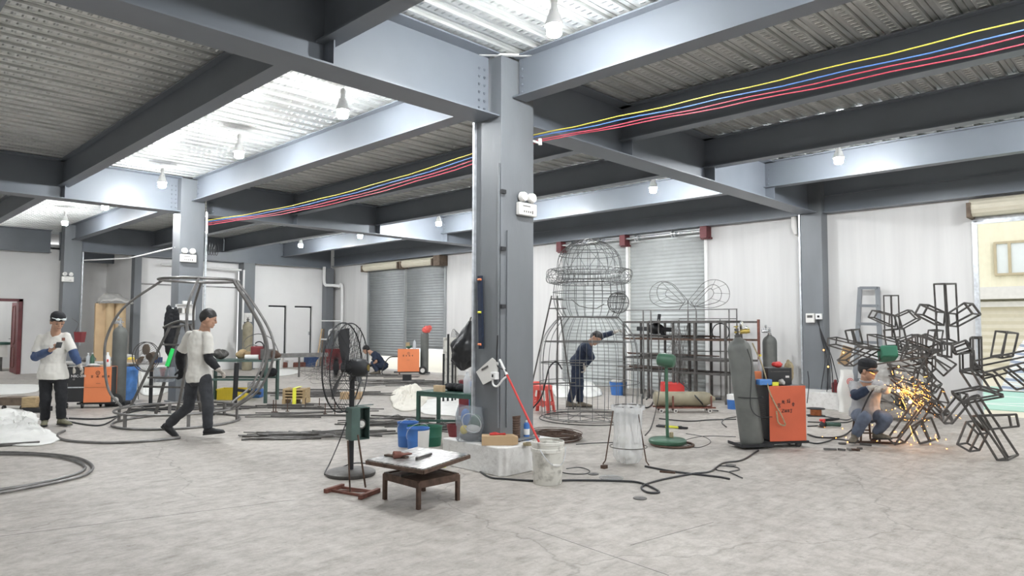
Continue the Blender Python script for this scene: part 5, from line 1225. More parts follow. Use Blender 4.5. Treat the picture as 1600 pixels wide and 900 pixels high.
# bundle of thin wires standing
cc = at(1062, 600, D=14.0); t = MB(); random.seed(8)
for k in range(46):
    a = random.uniform(0, 2*PI); r0 = random.uniform(.02, .14); p0 = V((cc.x+r0*math.cos(a), cc.y+r0*math.sin(a), .34)); p1 = p0+V((random.uniform(-.12, .12), random.uniform(-.12, .12), random.uniform(.7, 1.25)))
    t.tube(bez([p0, p0.lerp(p1, .5)+V((random.uniform(-.07, .07), random.uniform(-.07, .07), 0)), p1, p1+V((random.uniform(-.1, .1), random.uniform(-.1, .1), -.1))], 4), .0035, 4)
tag(t.build('wire_bundle', 'raw_steel'), 'dense upright bundle of thin bent wires standing on the red machine by the rack', 'wire bundle', kind='stuff')
cc = at(1146, 520, X=rXb)
tag(MB().ring(at(1126, 519, X=12.9), .175, .010, V((1, .1, 0)), 36, 6).build('wire_hoop', 'black'), 'black wire hoop hanging on the right side of the rack', 'hoop')
# dark chunky machine piece in rack
cc = at(1018, 515, X=12.6); mb = MB(); mb.bar(cc-V((0, .5, 0)), cc+V((0, .35, .02)), .09, .09).ball(cc+V((0, -.1, .02)), (.12, .2, .12)).bar(cc+V((0, -.15, 0)), cc+V((0, -.2, .33)), .06).bar(cc+V((0, -.2, 0)), cc+V((0, -.38, -.2)), .07)
tag(mb.build('engine_part', 'black', bevel=.01), 'black iron machine part lying on the middle shelf left of the green pedestal head', 'machine part')
# ---- wire flower leaning above the rack
def flower():
    D_ = 13.9; qd = PX(D_); c0 = qd(1074, 474)
    t = thing('wire_flower', c0, 'open wire frame shaped like two big round petals above the steel rack', 'wire frame', world=True)
    def loop(pts, nm): MB().tube(bez([qd(x, y, d) for x, y, d in pts], 8, True), .006, 5, closed=True).build(nm, 'rod_steel', t)
    Lf = [(1074, 474, 0), (1062, 455, .03), (1050, 443, .05), (1033, 440, .07), (1019, 448, .08), (1015, 462, .08), (1021, 474, .06), (1040, 480, .03)]
    loop(Lf, 'petal_loop'); loop([(1070, 472, .05), (1055, 450, .1), (1040, 441, .12), (1029, 447, .14), (1027, 460, .14), (1036, 472, .1)], 'petal_loop'); loop([(1066, 473, .1), (1052, 459, .14), (1044, 453, .16), (1040, 458, .16), (1043, 464, .14)], 'petal_loop')
    Rt = [(1076, 474, 0), (1088, 455, .03), (1101, 441, .05), (1118, 437, .07), (1134, 444, .08), (1140, 459, .08), (1134, 473, .06), (1110, 481, .03)]
    loop(Rt, 'petal_loop'); loop([(1080, 478, .05), (1095, 458, .1), (1112, 445, .12), (1124, 450, .14), (1127, 462, .14), (1118, 473, .1)], 'petal_loop'); loop([(1086, 478, .1), (1100, 460, .14), (1110, 451, .16), (1115, 458, .16), (1108, 468, .14)], 'petal_loop')
    for (a, b) in (((1019, 448, .08), (1044, 453, .16)), ((1015, 462, .08), (1040, 459, .16)), ((1021, 474, .06), (1043, 464, .14)), ((1033, 440, .07), (1046, 453, .16)), ((1118, 437, .07), (1111, 452, .16)), ((1134, 444, .08), (1113, 453, .16)), ((1140, 459, .08), (1115, 458, .16)), ((1134, 473, .06), (1110, 466, .14))): MB().tube([qd(*a), qd(*b)], .004, 5).build('spoke', 'rod_steel', t)
    for x in (1061, 1075, 1088): MB().tube([qd(x, 484), qd(1075+(x-1075)*.3, 470)], .007, 6).build('stem', 'dark_steel', t)
flower()
# ---- tall wire figure
def figure():
    c0 = back(921, 664, .72); D_ = depth(c0); ppm = FPX/D_; zc = lambda y: at(921, y, D=D_).z
    t = thing('wire_figure', V((c0.x, c0.y, 0)), 'tall open wire figure with domed hat, brim and bell shaped body round the bending worker', 'wire sculpture', world=True)
    C0 = V((c0.x, c0.y, 0)); w_ = 'wire'
    xax = V((RH.x, RH.y, 0))
    def rev(prof, nm, k, r=.0045, cx=C0, hoops=(), hr=.006, ph=0, wob=.012):
        random.seed(len(prof)*7+k)
        pr_ = bez([V((a, 0, b)) for a, b in prof], 4); 
        for j in range(k):
            a = 2*PI*j/k+ph; off = random.uniform(-wob, wob)
            MB().tube([cx+V((max(p.x+off, .002)*math.cos(a), max(p.x+off, .002)*math.sin(a), p.z)) for p in pr_], r, 5).build(nm, w_, t)
        for (R0, z) in hoops: MB().ring(cx+UP*z, R0, hr, UP, 44, 6).build('hoop', w_, t)
    f = lambda px: px/ppm
    zb = [zc(y) for y in (640, 600, 560, 530, 510, 495)]
    rev([(f(74), .06), (f(77), zb[1]), (f(77), zb[2]), (f(72), zb[3]), (f(60), zb[4]), (f(46), zb[5])], 'body_wire', 26, hoops=[(f(74), .06), (f(78), zc(597)), (f(77), zc(567)), (f(71), zc(534)), (f(47), zb[5])])
    MB().ring(C0+UP*.008+RH*.0, f(78), .009, UP, 50, 6).build('base_ring', 'rod_steel', t)
    MB().ring(C0+UP*.05-FH*.12, f(72), .008, UP, 50, 6).build('base_ring', 'rod_steel', t)
    zh = [zc(y) for y in (496, 480, 460, 440)]
    rev([(f(44), zh[0]), (f(53), zh[1]), (f(56), zh[2]), (f(54), zh[3])], 'head_wire', 24, hoops=[(f(46), zc(495)), (f(56), zc(467)), (f(57), zc(456)), (f(54), zc(443))])
    # brim: fat ring of small loops
    zb_ = zc(431); Rb_ = f(58); rr = f(10.5)
    for k in range(36):
        a = 2*PI*k/36; e = V((math.cos(a), math.sin(a), 0)); MB().ring(C0+e*Rb_+UP*zb_, rr*.8, .004, V((-e.y, e.x, 0)), 16, 4, ry=rr*1.15).build('brim_loop', w_, t)
    for (R0, dz) in ((Rb_+rr*.8, 0), (Rb_, rr*1.1), (Rb_, -rr*1.1), (Rb_-rr*.7, 0), (Rb_+rr*.5, -rr*.8)): MB().ring(C0+UP*(zb_+dz), R0, .005, UP, 50, 5).build('hoop', w_, t)
    z2 = [zc(y) for y in (424, 400, 385, 375, 371)]
    rev([(f(52), z2[0]), (f(48), z2[1]), (f(36), z2[2]), (f(18), z2[3]), (.01, z2[4])], 'dome_wire', 20, hoops=[(f(53), z2[0]), (f(47), zc(398)), (f(36), z2[2]), (f(20), zc(376))])
    for k in range(10):
        a = 2*PI*k/10; MB().tube([C0+V((f(R_)*math.cos(a+u), f(R_)*math.sin(a+u), zc(y))) for R_, y, u in ((52, 424, 0), (49, 405, .25), (42, 391, .5), (28, 380, .8), (8, 372, 1.2))], .004, 5).build('dome_wire', w_, t)
    # face details on the viewer's side: a curl, an ear of loops, a smile
    fx = lambda x, y, d: at(x, y, D=D_+d)
    MB().tube([fx(893, 468, -.55), fx(905, 478, -.57), fx(918, 481, -.58), fx(932, 482, -.58), fx(944, 475, -.56)], .006, 6).build('smile_wire', 'rod_steel', t)
    ec = fx(966, 473, -.25)
    for k in range(9): MB().ring(ec, .17, .0045, V((math.cos(k*PI/9), math.sin(k*PI/9), .1)), 24, 4).build('ear_loop', w_, t)
    for dz in (-.1, 0, .1): MB().ring(ec+UP*dz, math.sqrt(.17**2-dz*dz), .0045, UP, 24, 4).build('ear_loop', w_, t)
    MB().ring(fx(967, 459, -.25), .045, .012, UP, 20, 6).build('ear_loop', 'rod_steel', t)
    # floor lattice under it
    random.seed(4)
    for k in range(7):
        a = k*.9; e = V((math.cos(a), math.sin(a), 0)); n2 = V((-e.y, e.x, 0))*random.uniform(-.3, .3); MB().tube([C0+n2-e*f(70)+UP*.02, C0+n2+e*f(70)+UP*.02], .005, 5).build('floor_rod', 'rod_steel', t)
    return C0, D_, ppm
figC, figD, figP = figure()
# braces: rusty rods left of the figure
q = PX(figD-.55)
def rodthing(pts, r, label, m='rod_steel', group=None): return tag(MB().tube(pts, r, 6).build('steel_rod', m), label, 'steel rod', group)
t = thing('brace_frame', fl(850, 630), 'leaning steel A frame of rods at the left side of the wire figure', 'brace frame', world=True)
for a, b in (((862, 462), (829, 610)), ((871, 462), (871, 640)), ((876, 496), (896, 640))):
    A_ = q(*a); B_ = q(*b); B_.z = max(0.01, B_.z); MB().tube([A_, B_], .012, 6).build('leg', 'rod_steel', t)
for a, b in (((862, 467), (880, 468)), ((858, 482), (885, 482)), ((852, 533), (975, 534)), ((846, 566), (915, 567)), ((872, 495), (965, 497)), ((833, 600), (900, 598))): MB().tube([q(*a), q(*b)], .009, 6).build('crossbar', 'rod_steel', t)
# welding lead to the figure
q = PX(figD-1.0)
tag(MB().tube(bez([fl(745, 640)*0+q(829, 642), q(845, 622), q(852, 598), q(858, 575), q(868, 565), q(874, 570), q(878, 577)]), .011, 8).build('welding_lead', 'black'), 'black welding lead with holder arching into the wire figure from the left', 'lead')
# ---- red stools
def stool(px, py, label, first=[], rz=0):
    c0 = back(px, py, .15); R = None
    if first: 
        t = copy_tree(first[0]); t.location = c0; t.rotation_euler.z = rz; t['label'] = label; return t
    t = thing('plastic_stool', c0, label, 'stool', 'red plastic stools', rz=rz)
    MB().bb((-.125, -.125, .445), (.125, .125, .47)).build('seat', 'red_pale', t, smooth=0, bevel=.012)
    for sx in (-1, 1):
        for sy in (-1, 1):
            MB().prism([(0, 0), (.05, 0), (.04, .45), (.0, .45)], (sx*.18, sy*.18, 0), (-sx, 0, 0), (-sx*.13, -sy*.13, 1), (0, -sy*.015, 0)).prism([(0, 0), (.05, 0), (.04, .45), (.0, .45)], (sx*.18, sy*.18, 0), (0, -sy, 0), (-sx*.13, -sy*.13, 1), (-sx*.015, 0, 0)).build('leg', 'red_pale', t, smooth=0)
    for s_ in (-1, 1):
        MB().bb((-.15, s_*.158-.008, .13), (.15, s_*.158+.008, .18)).build('rail', 'red_pale', t, smooth=0); MB().bb((s_*.158-.008, -.15, .13), (s_*.158+.008, .15, .18)).build('rail', 'red_pale', t, smooth=0)
    for s_ in (-1, 1): MB().bb((-.125, s_*.122-.01, .39), (.125, s_*.122+.01, .45)).bb((s_*.122-.01, -.125, .39), (s_*.122+.01, .125, .45)).build('apron', 'red_pale', t, smooth=0)
    first.append(t); return t
stool(848, 646, 'red plastic stool right of the central column, nearer the viewer', rz=.4)
stool(838, 640, 'red plastic stool half hidden behind the central column', rz=.1).location += FH*.25-RH*.10
# blue bucket & tarps behind the figure
def tarp(pxs, label, m, hh=.12, seed=1, name='tarpaulin'):
    """crumpled sheet over a floor outline given as pixels around its edge"""
    random.seed(seed); P_ = [fl(x, y) for x, y in pxs]; c0 = sum(P_, V())/len(P_); edge = bez(P_, 10, True); n = len(edge); mb = MB(); K = 16
    vs = []
    for j in range(K+1):
        s_ = j/K
        for p in edge:
            pt = c0.lerp(p, s_); h = hh*(1-s_**3)*(.12+1.0*(1-abs(noise.noise(pt*1.7+V((seed, 0, 0))))*3.2)**2*.5+.35*abs(noise.noise(pt*4.2))+.5*abs(noise.noise(pt*.9+V((seed, 3, 0))))); 
            pt = pt+V((noise.noise(pt*5)*.04, noise.noise(pt*5+V((9, 0, 0)))*.04, 0)); vs.append((pt.x, pt.y, .012+h))
    fs = [(j*n+i, j*n+(i+1) % n, (j+1)*n+(i+1) % n, (j+1)*n+i) for j in range(1, K) for i in range(n)]+[(0, n+i, n+(i+1) % n) for i in range(n)]
    o = mb.add(vs, fs).build(name, m, smooth=25); sm = o.modifiers.new('t', 'SOLIDIFY'); sm.thickness = .006; sm.offset = -1
    return tag(o, label, 'tarpaulin')
tarp([(864, 603), (880, 600), (900, 606), (898, 618), (880, 622), (866, 618)], 'crumpled white tarpaulin on the floor behind the bending person', 'tarp_white', .20, 2)
tarp([(905, 600), (925, 603), (938, 612), (940, 618), (912, 620)], 'low white tarpaulin heap right of the bending person', 'tarp_white', .2, 3)
cc = back(966, 618, .15); t = thing('blue_basket', cc, 'blue basket with cloths on the floor behind the wire figure', 'basket', world=True)
MB().shell([(.15, 0), (.19, .28)], .008, cc, 20).build('basket_wall', 'blue', t); MB().ball(cc+UP*.29, (.16, .16, .06)).build('cloth', 'tarp_grey', t)
cc = back(1145, 640, .1); t = thing('blue_water_jug', cc, 'small blue and white container left of the tall cylinder', 'container', world=True)
MB().lathe([(.09, 0), (.10, .16), (.10, .17)], cc, 18).build('container_body', 'blue', t); MB().lathe([(.10, .17), (.10, .26), (.05, .27)], cc, 18).build('upper_body', 'white', t)
# hoses behind
cable([(1010, 625), (1020, 612), (1012, 605), (1004, 618), (1004, 636), (1016, 636), (1024, 622)], .014, 'black hose coil on the floor left of the lying cylinder', z=.014)
tag(MB().tube(bez([at(1062, 596, D=12.6), at(1080, 612, D=12.1), at(1095, 628, D=11.9), fl(1105, 641)+UP*.012, fl(1122, 643)+UP*.012]), .012, 8).build('cable', 'black'), 'black cable running over the lying olive cylinder to the floor', 'cable')
tag(MB().tube(bez([at(1035, 560, D=9.6), at(1031, 600, D=9.3), fl(1027, 645)+UP*.15, fl(1018, 668)+UP*.02, fl(1008, 681)+UP*.006]), .007, 6).build('cable', 'black'), 'thin black cable hanging left of the green pedestal to the floor', 'cable')
cable([(1030, 655), (1075, 659), (1110, 657), (1150, 656)], .010, 'dark cable on the floor in front of the cylinder trolley')
cable([(1135, 668), (1128, 661), (1134, 655), (1150, 652)], .008, 'curved hose end left of the tall cylinder foot')
# ================================================================ right side: star frames, ladder, stool, sparks
def boxq(parent, quad, off, D_, nm='box_arm', m='dark_steel', s=.019):
    """open box of square tube: four corners of one face (picture x, y, extra depth) and the step to the opposite face; x, y count in thirds of a pixel from 1290, 430"""
    P = lambda x, y, d=0: at(1290+x/3, 430+y/3, D=D_+d)
    f1 = [V(c) if False else (c if len(c) == 3 else (*c, 0)) for c in quad]; A_ = [P(*c) for c in f1]; B_ = [P(c[0]+off[0], c[1]+off[1], c[2]+off[2]) for c in f1]
    for q_ in A_+B_: q_.z = max(q_.z, s*.6)
    mb = MB()
    for i in range(4): mb.bar(A_[i], A_[(i+1) % 4], s); mb.bar(B_[i], B_[(i+1) % 4], s); mb.bar(A_[i], B_[i], s)
    return mb.build(nm, m, parent, smooth=0)
def star(label, D_, items, loc):
    t = thing('star_frame', loc, label, 'steel star frame', 'welded star shaped box frames', world=True)
    for it in items: boxq(t, it[0], it[1], D_+(it[2] if len(it) > 2 else 0))
    return t
star('largest welded steel star frame of open box arms, at far right by the gate', 8.1, [
    ([(508, 42, .12), (556, 40, 0), (570, 318, 0), (524, 300, .12)], (54, 0, .12)),
    ([(418, 183), (443, 137), (520, 172), (515, 232)], (39, 3, .14)), ([(650, 130), (688, 180), (580, 237), (575, 178)], (38, 4, .14)),
    ([(545, 322), (590, 326), (590, 385), (545, 380)], (-20, -6, .16)), ([(590, 330), (655, 305), (670, 340), (600, 362)], (12, 10, .16)),
    ([(430, 282), (535, 318), (545, 350), (432, 345)], (-50, 20, .16)), ([(690, 290), (730, 290), (733, 438), (692, 435)], (-12, 6, .2)),
    ([(628, 370), (680, 362), (685, 440), (630, 450)], (14, -8, .18)), ([(692, 403), (1000, 340), (1000, 392), (742, 456)], (-5, 30, .2)),
    ([(775, 380), (797, 262), (850, 265), (825, 372)], (52, 8, .16)), ([(785, 448), (850, 432), (960, 520), (895, 537)], (45, -12, .16)),
    ([(632, 452), (684, 446), (728, 520), (684, 530)], (98, 20, .2)),
], fl(1500, 700))
star('welded steel star frame with a long arm reaching down to the floor at far right', 7.75, [
    ([(592, 545), (725, 520), (828, 558), (640, 590)], (4, 12, .18)), ([(555, 690), (592, 696), (672, 600), (635, 592)], (-8, -42, .18)),
    ([(640, 595), (665, 590), (852, 870), (805, 882)], (50, -28, .14)), ([(660, 688), (617, 793), (675, 826), (716, 745)], (45, -6, .16)),
    ([(722, 657), (893, 652), (905, 708), (770, 722)], (-34, 4, .18)),
], fl(1560, 715))
star('welded steel star frame low beside the sparks, resting on two feet', 8.75, [
    ([(292, 765), (325, 802), (470, 600), (430, 570)], (45, -4, .16)), ([(402, 710), (442, 790), (490, 778), (450, 680)], (44, -14, .16)),
    ([(440, 500), (548, 532), (578, 600), (500, 585)], (-25, 58, .18)), ([(470, 600), (500, 590), (600, 690), (560, 697)], (-22, -50, .16)),
], fl(1410, 690))
star('smaller welded star frame behind with an upright box arm beside the dark ladder', 10.3, [
    ([(272, 96, .1), (305, 95, 0), (312, 290, 0), (278, 290, .1)], (36, 0, .1)), ([(200, 197), (218, 165), (300, 188), (298, 240)], (28, 2, .14)), ([(384, 163), (424, 203), (340, 250), (322, 190)], (20, 3, .14)),
    ([(272, 258), (318, 252), (340, 350), (285, 330)], (48, -2, .14)), ([(12, 295), (8, 328), (250, 400), (262, 355)], (40, -4, .16)), ([(92, 260), (122, 255), (138, 325), (108, 318)], (36, -2, .14)),
    ([(55, 398), (90, 425), (215, 350), (150, 335)], (40, 0, .14)), ([(195, 278), (200, 335), (430, 395), (440, 345)], (45, 0, .16)), ([(405, 280), (432, 278), (435, 385), (408, 388)], (40, 10, .14)), ([(335, 302), (405, 278), (408, 330), (345, 350)], (15, 8, .14)),
], fl(1385, 650))
star('welded star frame in the middle of the pile, half hidden behind the sparks', 9.7, [
    ([(482, 258), (515, 255), (500, 345), (468, 350)], (36, 4, .14)), ([(455, 280), (455, 380), (545, 355), (540, 318)], (15, -5, .14)), ([(478, 360), (515, 358), (613, 418), (575, 452)], (-22, 20, .14)),
    ([(515, 380), (515, 440), (480, 470), (470, 385)], (-15, 10, .14)), ([(370, 330), (470, 385), (440, 440), (350, 400)], (20, -18, .14)), ([(420, 440), (520, 520), (490, 560), (400, 500)], (25, -10, .14)), ([(300, 420), (420, 440), (410, 500), (310, 470)], (15, 20, .14)),
], fl(1430, 650))
star('welded star frame at the back, mostly hidden behind the others near the wall', 10.9, [
    ([(300, 350), (400, 400), (380, 460), (290, 420)], (20, -10, .16)), ([(360, 430), (480, 470), (470, 560), (350, 520)], (20, 20, .16)), ([(330, 500), (420, 600), (380, 640), (300, 560)], (25, -12, .16)),
    ([(440, 400), (500, 480), (450, 540), (400, 450)], (20, 10, .16)), ([(240, 520), (350, 540), (350, 600), (250, 590)], (15, 15, .16)),
], fl(1440, 645))
# straight bars through the pile
random.seed(31)
for k in range(10):
    x0, y0 = random.uniform(1370, 1420), random.uniform(560, 640); a = random.uniform(-.7, .7); L_ = random.uniform(40, 90)
    D0_ = random.uniform(9.6, 10.4)
    A_ = at(x0, y0, D=D0_); B_ = at(x0+L_*math.cos(a), y0+L_*math.sin(a), D=D0_+random.uniform(-.4, .4)); B_.z = max(.03, B_.z)
    tag(MB().bar(A_, B_, .02, .02).build('steel_bar', random.choice(['dark_steel', 'rust', 'raw_steel'])), 'square steel bar lying across the pile of star frames behind the sparks', 'steel bar', 'bars across the star frames')
# green grinder box on the pile and crumpled sheets
tag(MB().box(at(1387, 553, D=10.3), (.30, .22, .18), Matrix.Rotation(.5, 3, 'Z') @ Matrix.Rotation(.35, 3, 'Y')).build('green_case', 'green', bevel=.02), 'bright green case lying on top of the star frames behind the welder', 'case')
c0 = at(1405, 605, D=11.3); rag(V((c0.x, c0.y, 0)), (.55, .35, .95), 'heap of grey crumpled sheeting behind the star frames', 'tarp_grey', 8, name='sheeting', n=14, amp=.8)
tag(MB().box(at(1321, 556, D=10.8), (.03, .15, .30), Matrix.Rotation(.7, 3, 'Z') @ Matrix.Rotation(.3, 3, 'X')).build('cardboard_piece', 'card', smooth=0), 'brown cardboard piece caught in the left arm of a star frame', 'cardboard')
# white sack by the column
c0 = back(1322, 640, .6); c0 = at(1322, 605, D=12.2); t = thing('white_sack', V((c0.x, c0.y, 0)), 'white woven sack with a red round print behind the seated welder', 'sack')
def sack(u, v):
    a = 2*PI*u; sq = 1/max(abs(math.cos(a)), abs(math.sin(a)))**.5; r = .145*(1-.25*v*v)*(.9+.3*v*(1-v)); return (r*sq*math.cos(a)+.02*math.sin(9*v), r*sq*.6*math.sin(a), 0.74*v)
sk = MB().grid(sack, 32, 14).build('sack_body', 'tarp_white', t, smooth=80); t.rotation_euler.z = math.atan2(RH.y, RH.x)
MB().ring((.02, -.115, .54), .055, .006, (0, 1, 0), 24, 6).ring((.02, -.115, .54), .03, .006, (0, 1, 0), 20, 6).build('round_print', 'red', sk)
for k in range(3): MB().box((.03, -.115, .42-.06*k), (.035, .006, .035)).build('printed_mark', 'red_pale', sk, smooth=0)
# dark step ladder leaning
D_ = 12.6; q = PX(D_)
t = thing('step_ladder', fl(1345, 620), 'dark grey ladder leaning on the white wall behind the seated welder', 'ladder', world=True)
top = 2.05
aL, aR = at(1333, 620, X=13.15), at(1379, 624, X=13.15); bL, bR2 = at(1344, 449, X=13.76), at(1371, 449, X=13.76)
aL.z = aR.z = .03
MB().bar(aL, bL, .075, .035, up=V((1, 0, 0))).build('side_rail', 'paint_column', t, smooth=0); MB().bar(aR, bR2, .075, .035, up=V((1, 0, 0))).build('side_rail', 'paint_column', t, smooth=0)
for k in range(7):
    u = .995-.152*k; MB().bar(aL.lerp(bL, u), aR.lerp(bR2, u), .06 if k else .08, .05).build('rung', 'paint_column', t, smooth=0)
# stool of the welder
D_ = 9.05; q = PX(D_); c0 = q(1352, 660, .06)
t = thing('low_stool', V((c0.x, c0.y, 0)), 'low rusty steel stool under the seated welder', 'stool', world=True)
sz = .33
MB().box((c0.x, c0.y, sz-.012), (.26, .22, .024), Matrix.Rotation(.7, 3, 'Z')).build('seat', 'rust', t, smooth=0)
Rz = Matrix.Rotation(.7, 3, 'Z')
for sx in (-1, 1):
    for sy in (-1, 1): MB().bar(V((c0.x, c0.y, 0))+Rz @ V((sx*.14, sy*.12, 0)), V((c0.x, c0.y, sz-.02))+Rz @ V((sx*.11, sy*.09, 0)), .025).build('leg', 'rust', t, smooth=0)
for sx in (-1, 1): MB().bar(V((c0.x, c0.y, .12))+Rz @ V((sx*.13, -.11, 0)), V((c0.x, c0.y, .12))+Rz @ V((sx*.13, .11, 0)), .018).build('stretcher', 'rust', t, smooth=0)
a, b = fl(1338, 692), fl(1400, 694); rodthing([a+UP*.014, b+UP*.014], .014, 'rusty steel bar on the floor between the welder\'s feet', 'rust')
# torch, lead and sparks
D_ = 8.75; q = PX(D_)
tip = q(1400, 608); hnd = q(1376, 605)
t = thing('welding_torch', hnd, 'welding torch held in the gloved hands of the seated welder', 'torch', world=True)
MB().tube([q(1366, 607), hnd, q(1386, 603)], .016, 10).build('torch_handle', 'black', t); MB().tube([q(1386, 603), q(1394, 604), tip], [.010, .008, .005], 8).build('torch_neck', 'dark_steel', t)
tag(MB().tube(bez([q(1366, 607), q(1360, 615), q(1350, 635), q(1342, 655), fl(1330, 678)+UP*.05, fl(1312, 684)+UP*.013, fl(1280, 685)+UP*.013, fl(1262, 680)+UP*.013]), .011, 8).build('welding_lead', 'black'), 'black welding lead from the torch down to the floor beside the seated welder', 'lead')
random.seed(77)
sp = MB(); fan_ = []
for k in range(260):
    big = random.random()
    ang = random.gauss(-.05, .42); rad = abs(random.gauss(0, .26))+.02
    if k < 60: ang = random.uniform(-2.6, 1.3); rad = random.uniform(.05, .45)
    p = tip+RH*(rad*math.cos(ang))+UP*(-rad*math.sin(ang)*1.0-.0-.22*rad-.25*rad*rad)+FH*random.uniform(-.15, .2)
    if random.random() < .2: p += -UP*random.uniform(.1, .5)
    p.z = max(.02, p.z)
    r = random.choice([.002, .0025, .003, .004, .006 if random.random() < .4 else .003])
    if random.random() < .22:
        d = (p-tip).normalized()+V((0, 0, -.2)); sp.tube([p, p+d*random.uniform(.02, .10)], [r*.7, r*.3], 5)
    else: sp.ball(p, r, 6, 5)
for k in range(26):
    sp.ball(fl(random.uniform(1270, 1480), random.uniform(665, 705))+UP*.01, .006, 6, 5)
for x, y in ((1318, 551), (1294, 573), (1287, 547), (1404, 573), (1402, 582), (1410, 590), (1440, 625), (1424, 680)): sp.ball(at(x, y, D=10.0 if y < 560 else 9.0), .010, 8, 6)
tag(sp.build('sparks', 'spark'), 'shower of orange welding sparks in front of the seated welder', 'sparks', kind='stuff')
ar = MB().ball(tip+RH*.03-UP*.02, .016, 10, 8); tag(ar.build('welding_arc', 'arc'), 'bright orange arc glow at the torch tip', 'arc')
a2 = MB().ball(q(1422, 628, .1), .018, 10, 8); tag(a2.build('welding_glow', 'arc'), 'bright orange glowing spot on the star frame below the sparks', 'glow')
# floor tools near the orange cart
t = thing('angle_grinder', fl(1298, 668), 'dark green angle grinder with red head lying on the floor by the welder', 'grinder', world=True)
a, b = fl(1290, 668)+UP*.05, fl(1313, 668)+UP*.04
MB().tube([a, a.lerp(b, .5), b], [.034, .028, .03], 14).build('grinder_body', 'green_dark', t); MB().tube([a-RH*.06-UP*.03, a-RH*.03+UP*.02], .04, 14).build('gear_head', 'black', t); MB().cyl(a-RH*.055-UP*.035, a-RH*.055-UP*.028, .06, n=22).build('disc', 'rust', t); MB().tube([a-RH*.04+UP*.02, a-RH*.02+UP*.035], .02).build('red_collar', 'red', t)
t = thing('hand_tool', fl(1298, 660), 'black handled tool with red nose lying behind the angle grinder', 'tool', world=True)
a, b = fl(1284, 659)+UP*.025, fl(1311, 657)+UP*.025; MB().tube([a, a.lerp(b, .6), b], [.018, .024, .016], 10).build('tool_body', 'black', t); MB().tube([a-RH*.03, a+RH*.05], .02, 10).build('tool_nose', 'red', t)
c0 = back(1275, 650, .03)
t = thing('cable_reel', c0, 'small copper wire reel with black flanges by the right plinth', 'reel', world=True)
for z in (.0, .115): MB().cyl(c0+UP*z, c0+UP*(z+.012), .145, n=28).build('flange', 'black', t)
MB().cyl(c0+UP*.012, c0+UP*.115, .09, n=28).build('wound_copper', 'copper', t)
for k, (pxs, lb) in enumerate((([(1262, 651), (1290, 652), (1320, 657), (1330, 655)], 'thin cable on the floor beside the wire reel'), ([(1262, 660), (1290, 661), (1320, 661), (1332, 658)], 'black cable on the floor behind the grinder'), ([(1262, 667), (1278, 666)], 'short cable left of the grinder'), ([(1255, 690), (1275, 694), (1292, 691), (1305, 687), (1330, 690)], 'cable curling on the floor in front of the grinder'))): cable(pxs, .009, lb)
random.seed(15)
for k in range(9):
    c_ = fl(random.uniform(1306, 1372), random.uniform(689, 706)); a_ = random.uniform(0, PI); d_ = V((math.cos(a_), math.sin(a_), 0))
    tag(MB().bar(c_+UP*.014, c_+d_*random.uniform(.06, .16)+UP*.014, .028, .024).build('steel_offcut', random.choice(['rust', 'raw_steel', 'rod_steel'])), 'short steel offcut scattered on the floor in front of the seated welder', 'steel offcut', 'offcuts in front of the welder')
for k, (x, y) in enumerate(((1384, 598), (1420, 640))): pass
# right column electrical box and leads
Xc = 13.595
c0 = at(1272, 497, X=Xc-.02); t = thing('socket_box', c0, 'white socket boxes on the right column with black leads', 'electrical box', world=True)
MB().box(c0+V((-.02, .06, 0)), (.07, .16, .18)).build('meter_box', 'offwhite', t, smooth=0, bevel=.008); MB().box(c0+V((-.057, .06, .03)), (.004, .10, .05)).build('display', 'dark_steel', t, smooth=0); MB().box(c0+V((-.02, -.10, .03)), (.06, .11, .11)).build('socket', 'white', t, smooth=0, bevel=.006); MB().box(c0+V((-.052, -.10, .03)), (.006, .04, .04)).build('plug', 'black', t, smooth=0)
for k in range(5):
    y_ = c0.y-.09+.01*k; e_ = (12.93 if k > 1 else 13.3, 5.0-.12*k, .33)
    tag(MB().tube(bez([(Xc-.05, y_, c0.z), (Xc-.06, y_-.05-.02*k, c0.z-.35), (Xc-.12, y_-.14-.04*k, c0.z-.75), e_]), .008, 6).build('cable', 'black'), ('black lead hanging from the right column sockets, number not readable' if 0 else 'black lead hanging down from the socket boxes on the right column'), 'cable', 'leads on the right column')
tag(MB().tube(bez([at(1262, 580, X=12.9), at(1264, 600, X=12.9), at(1261, 630, X=12.9)]), .007, 6).build('cable', 'black'), 'thin lead running down the face of the right plinth to the wire reel', 'cable')
for x, m_ in ((1304, 'red_dark'), (1314, 'black')):
    c_ = at(x, 608, X=13.1); tag(MB().box((13.15, c_.y, .305+.09), (.12, .10, .18)).box((13.15, c_.y, .305+.20), (.05, .05, .06)).build('charger_box', m_, bevel=.015), ('dark red charger' if x < 1310 else 'black charger')+' standing on the plinth of the right column', 'charger')
# ================================================================ left side
# ---- globe frame
c0 = fl(278, 655)+V((0, 0, 0)); Rg = depth(c0)/FPX
c0 = back(278, 673, .88); c0.z = 0; Dg = depth(c0); gm = Dg/FPX
t = thing('globe_frame', c0, 'large open globe frame of bent grey steel tube standing on two base rings', 'steel globe frame', world=True)
R0 = 90*gm
MB().ring(c0+UP*.018, R0, .018, UP, 64, 8).build('base_ring', 'raw_steel', t); MB().ring(c0+UP*.21, R0*.98, .018, UP, 64, 8).build('upper_base_ring', 'raw_steel', t)
for k in range(6):
    a = -2.02+k*PI/3; e = V((RH.x, RH.y, 0))*math.cos(a)+V((FH.x, FH.y, 0))*math.sin(a); MB().bar(c0+e*R0*.99+UP*.02, c0+e*R0*.99+UP*.21, .045, .03, up=e).build('short_post', 'raw_steel', t, smooth=0)
zt = at(300, 437, D=Dg).z; Rt = 58*gm; ct = c0+RH*(308-278)*gm*.9
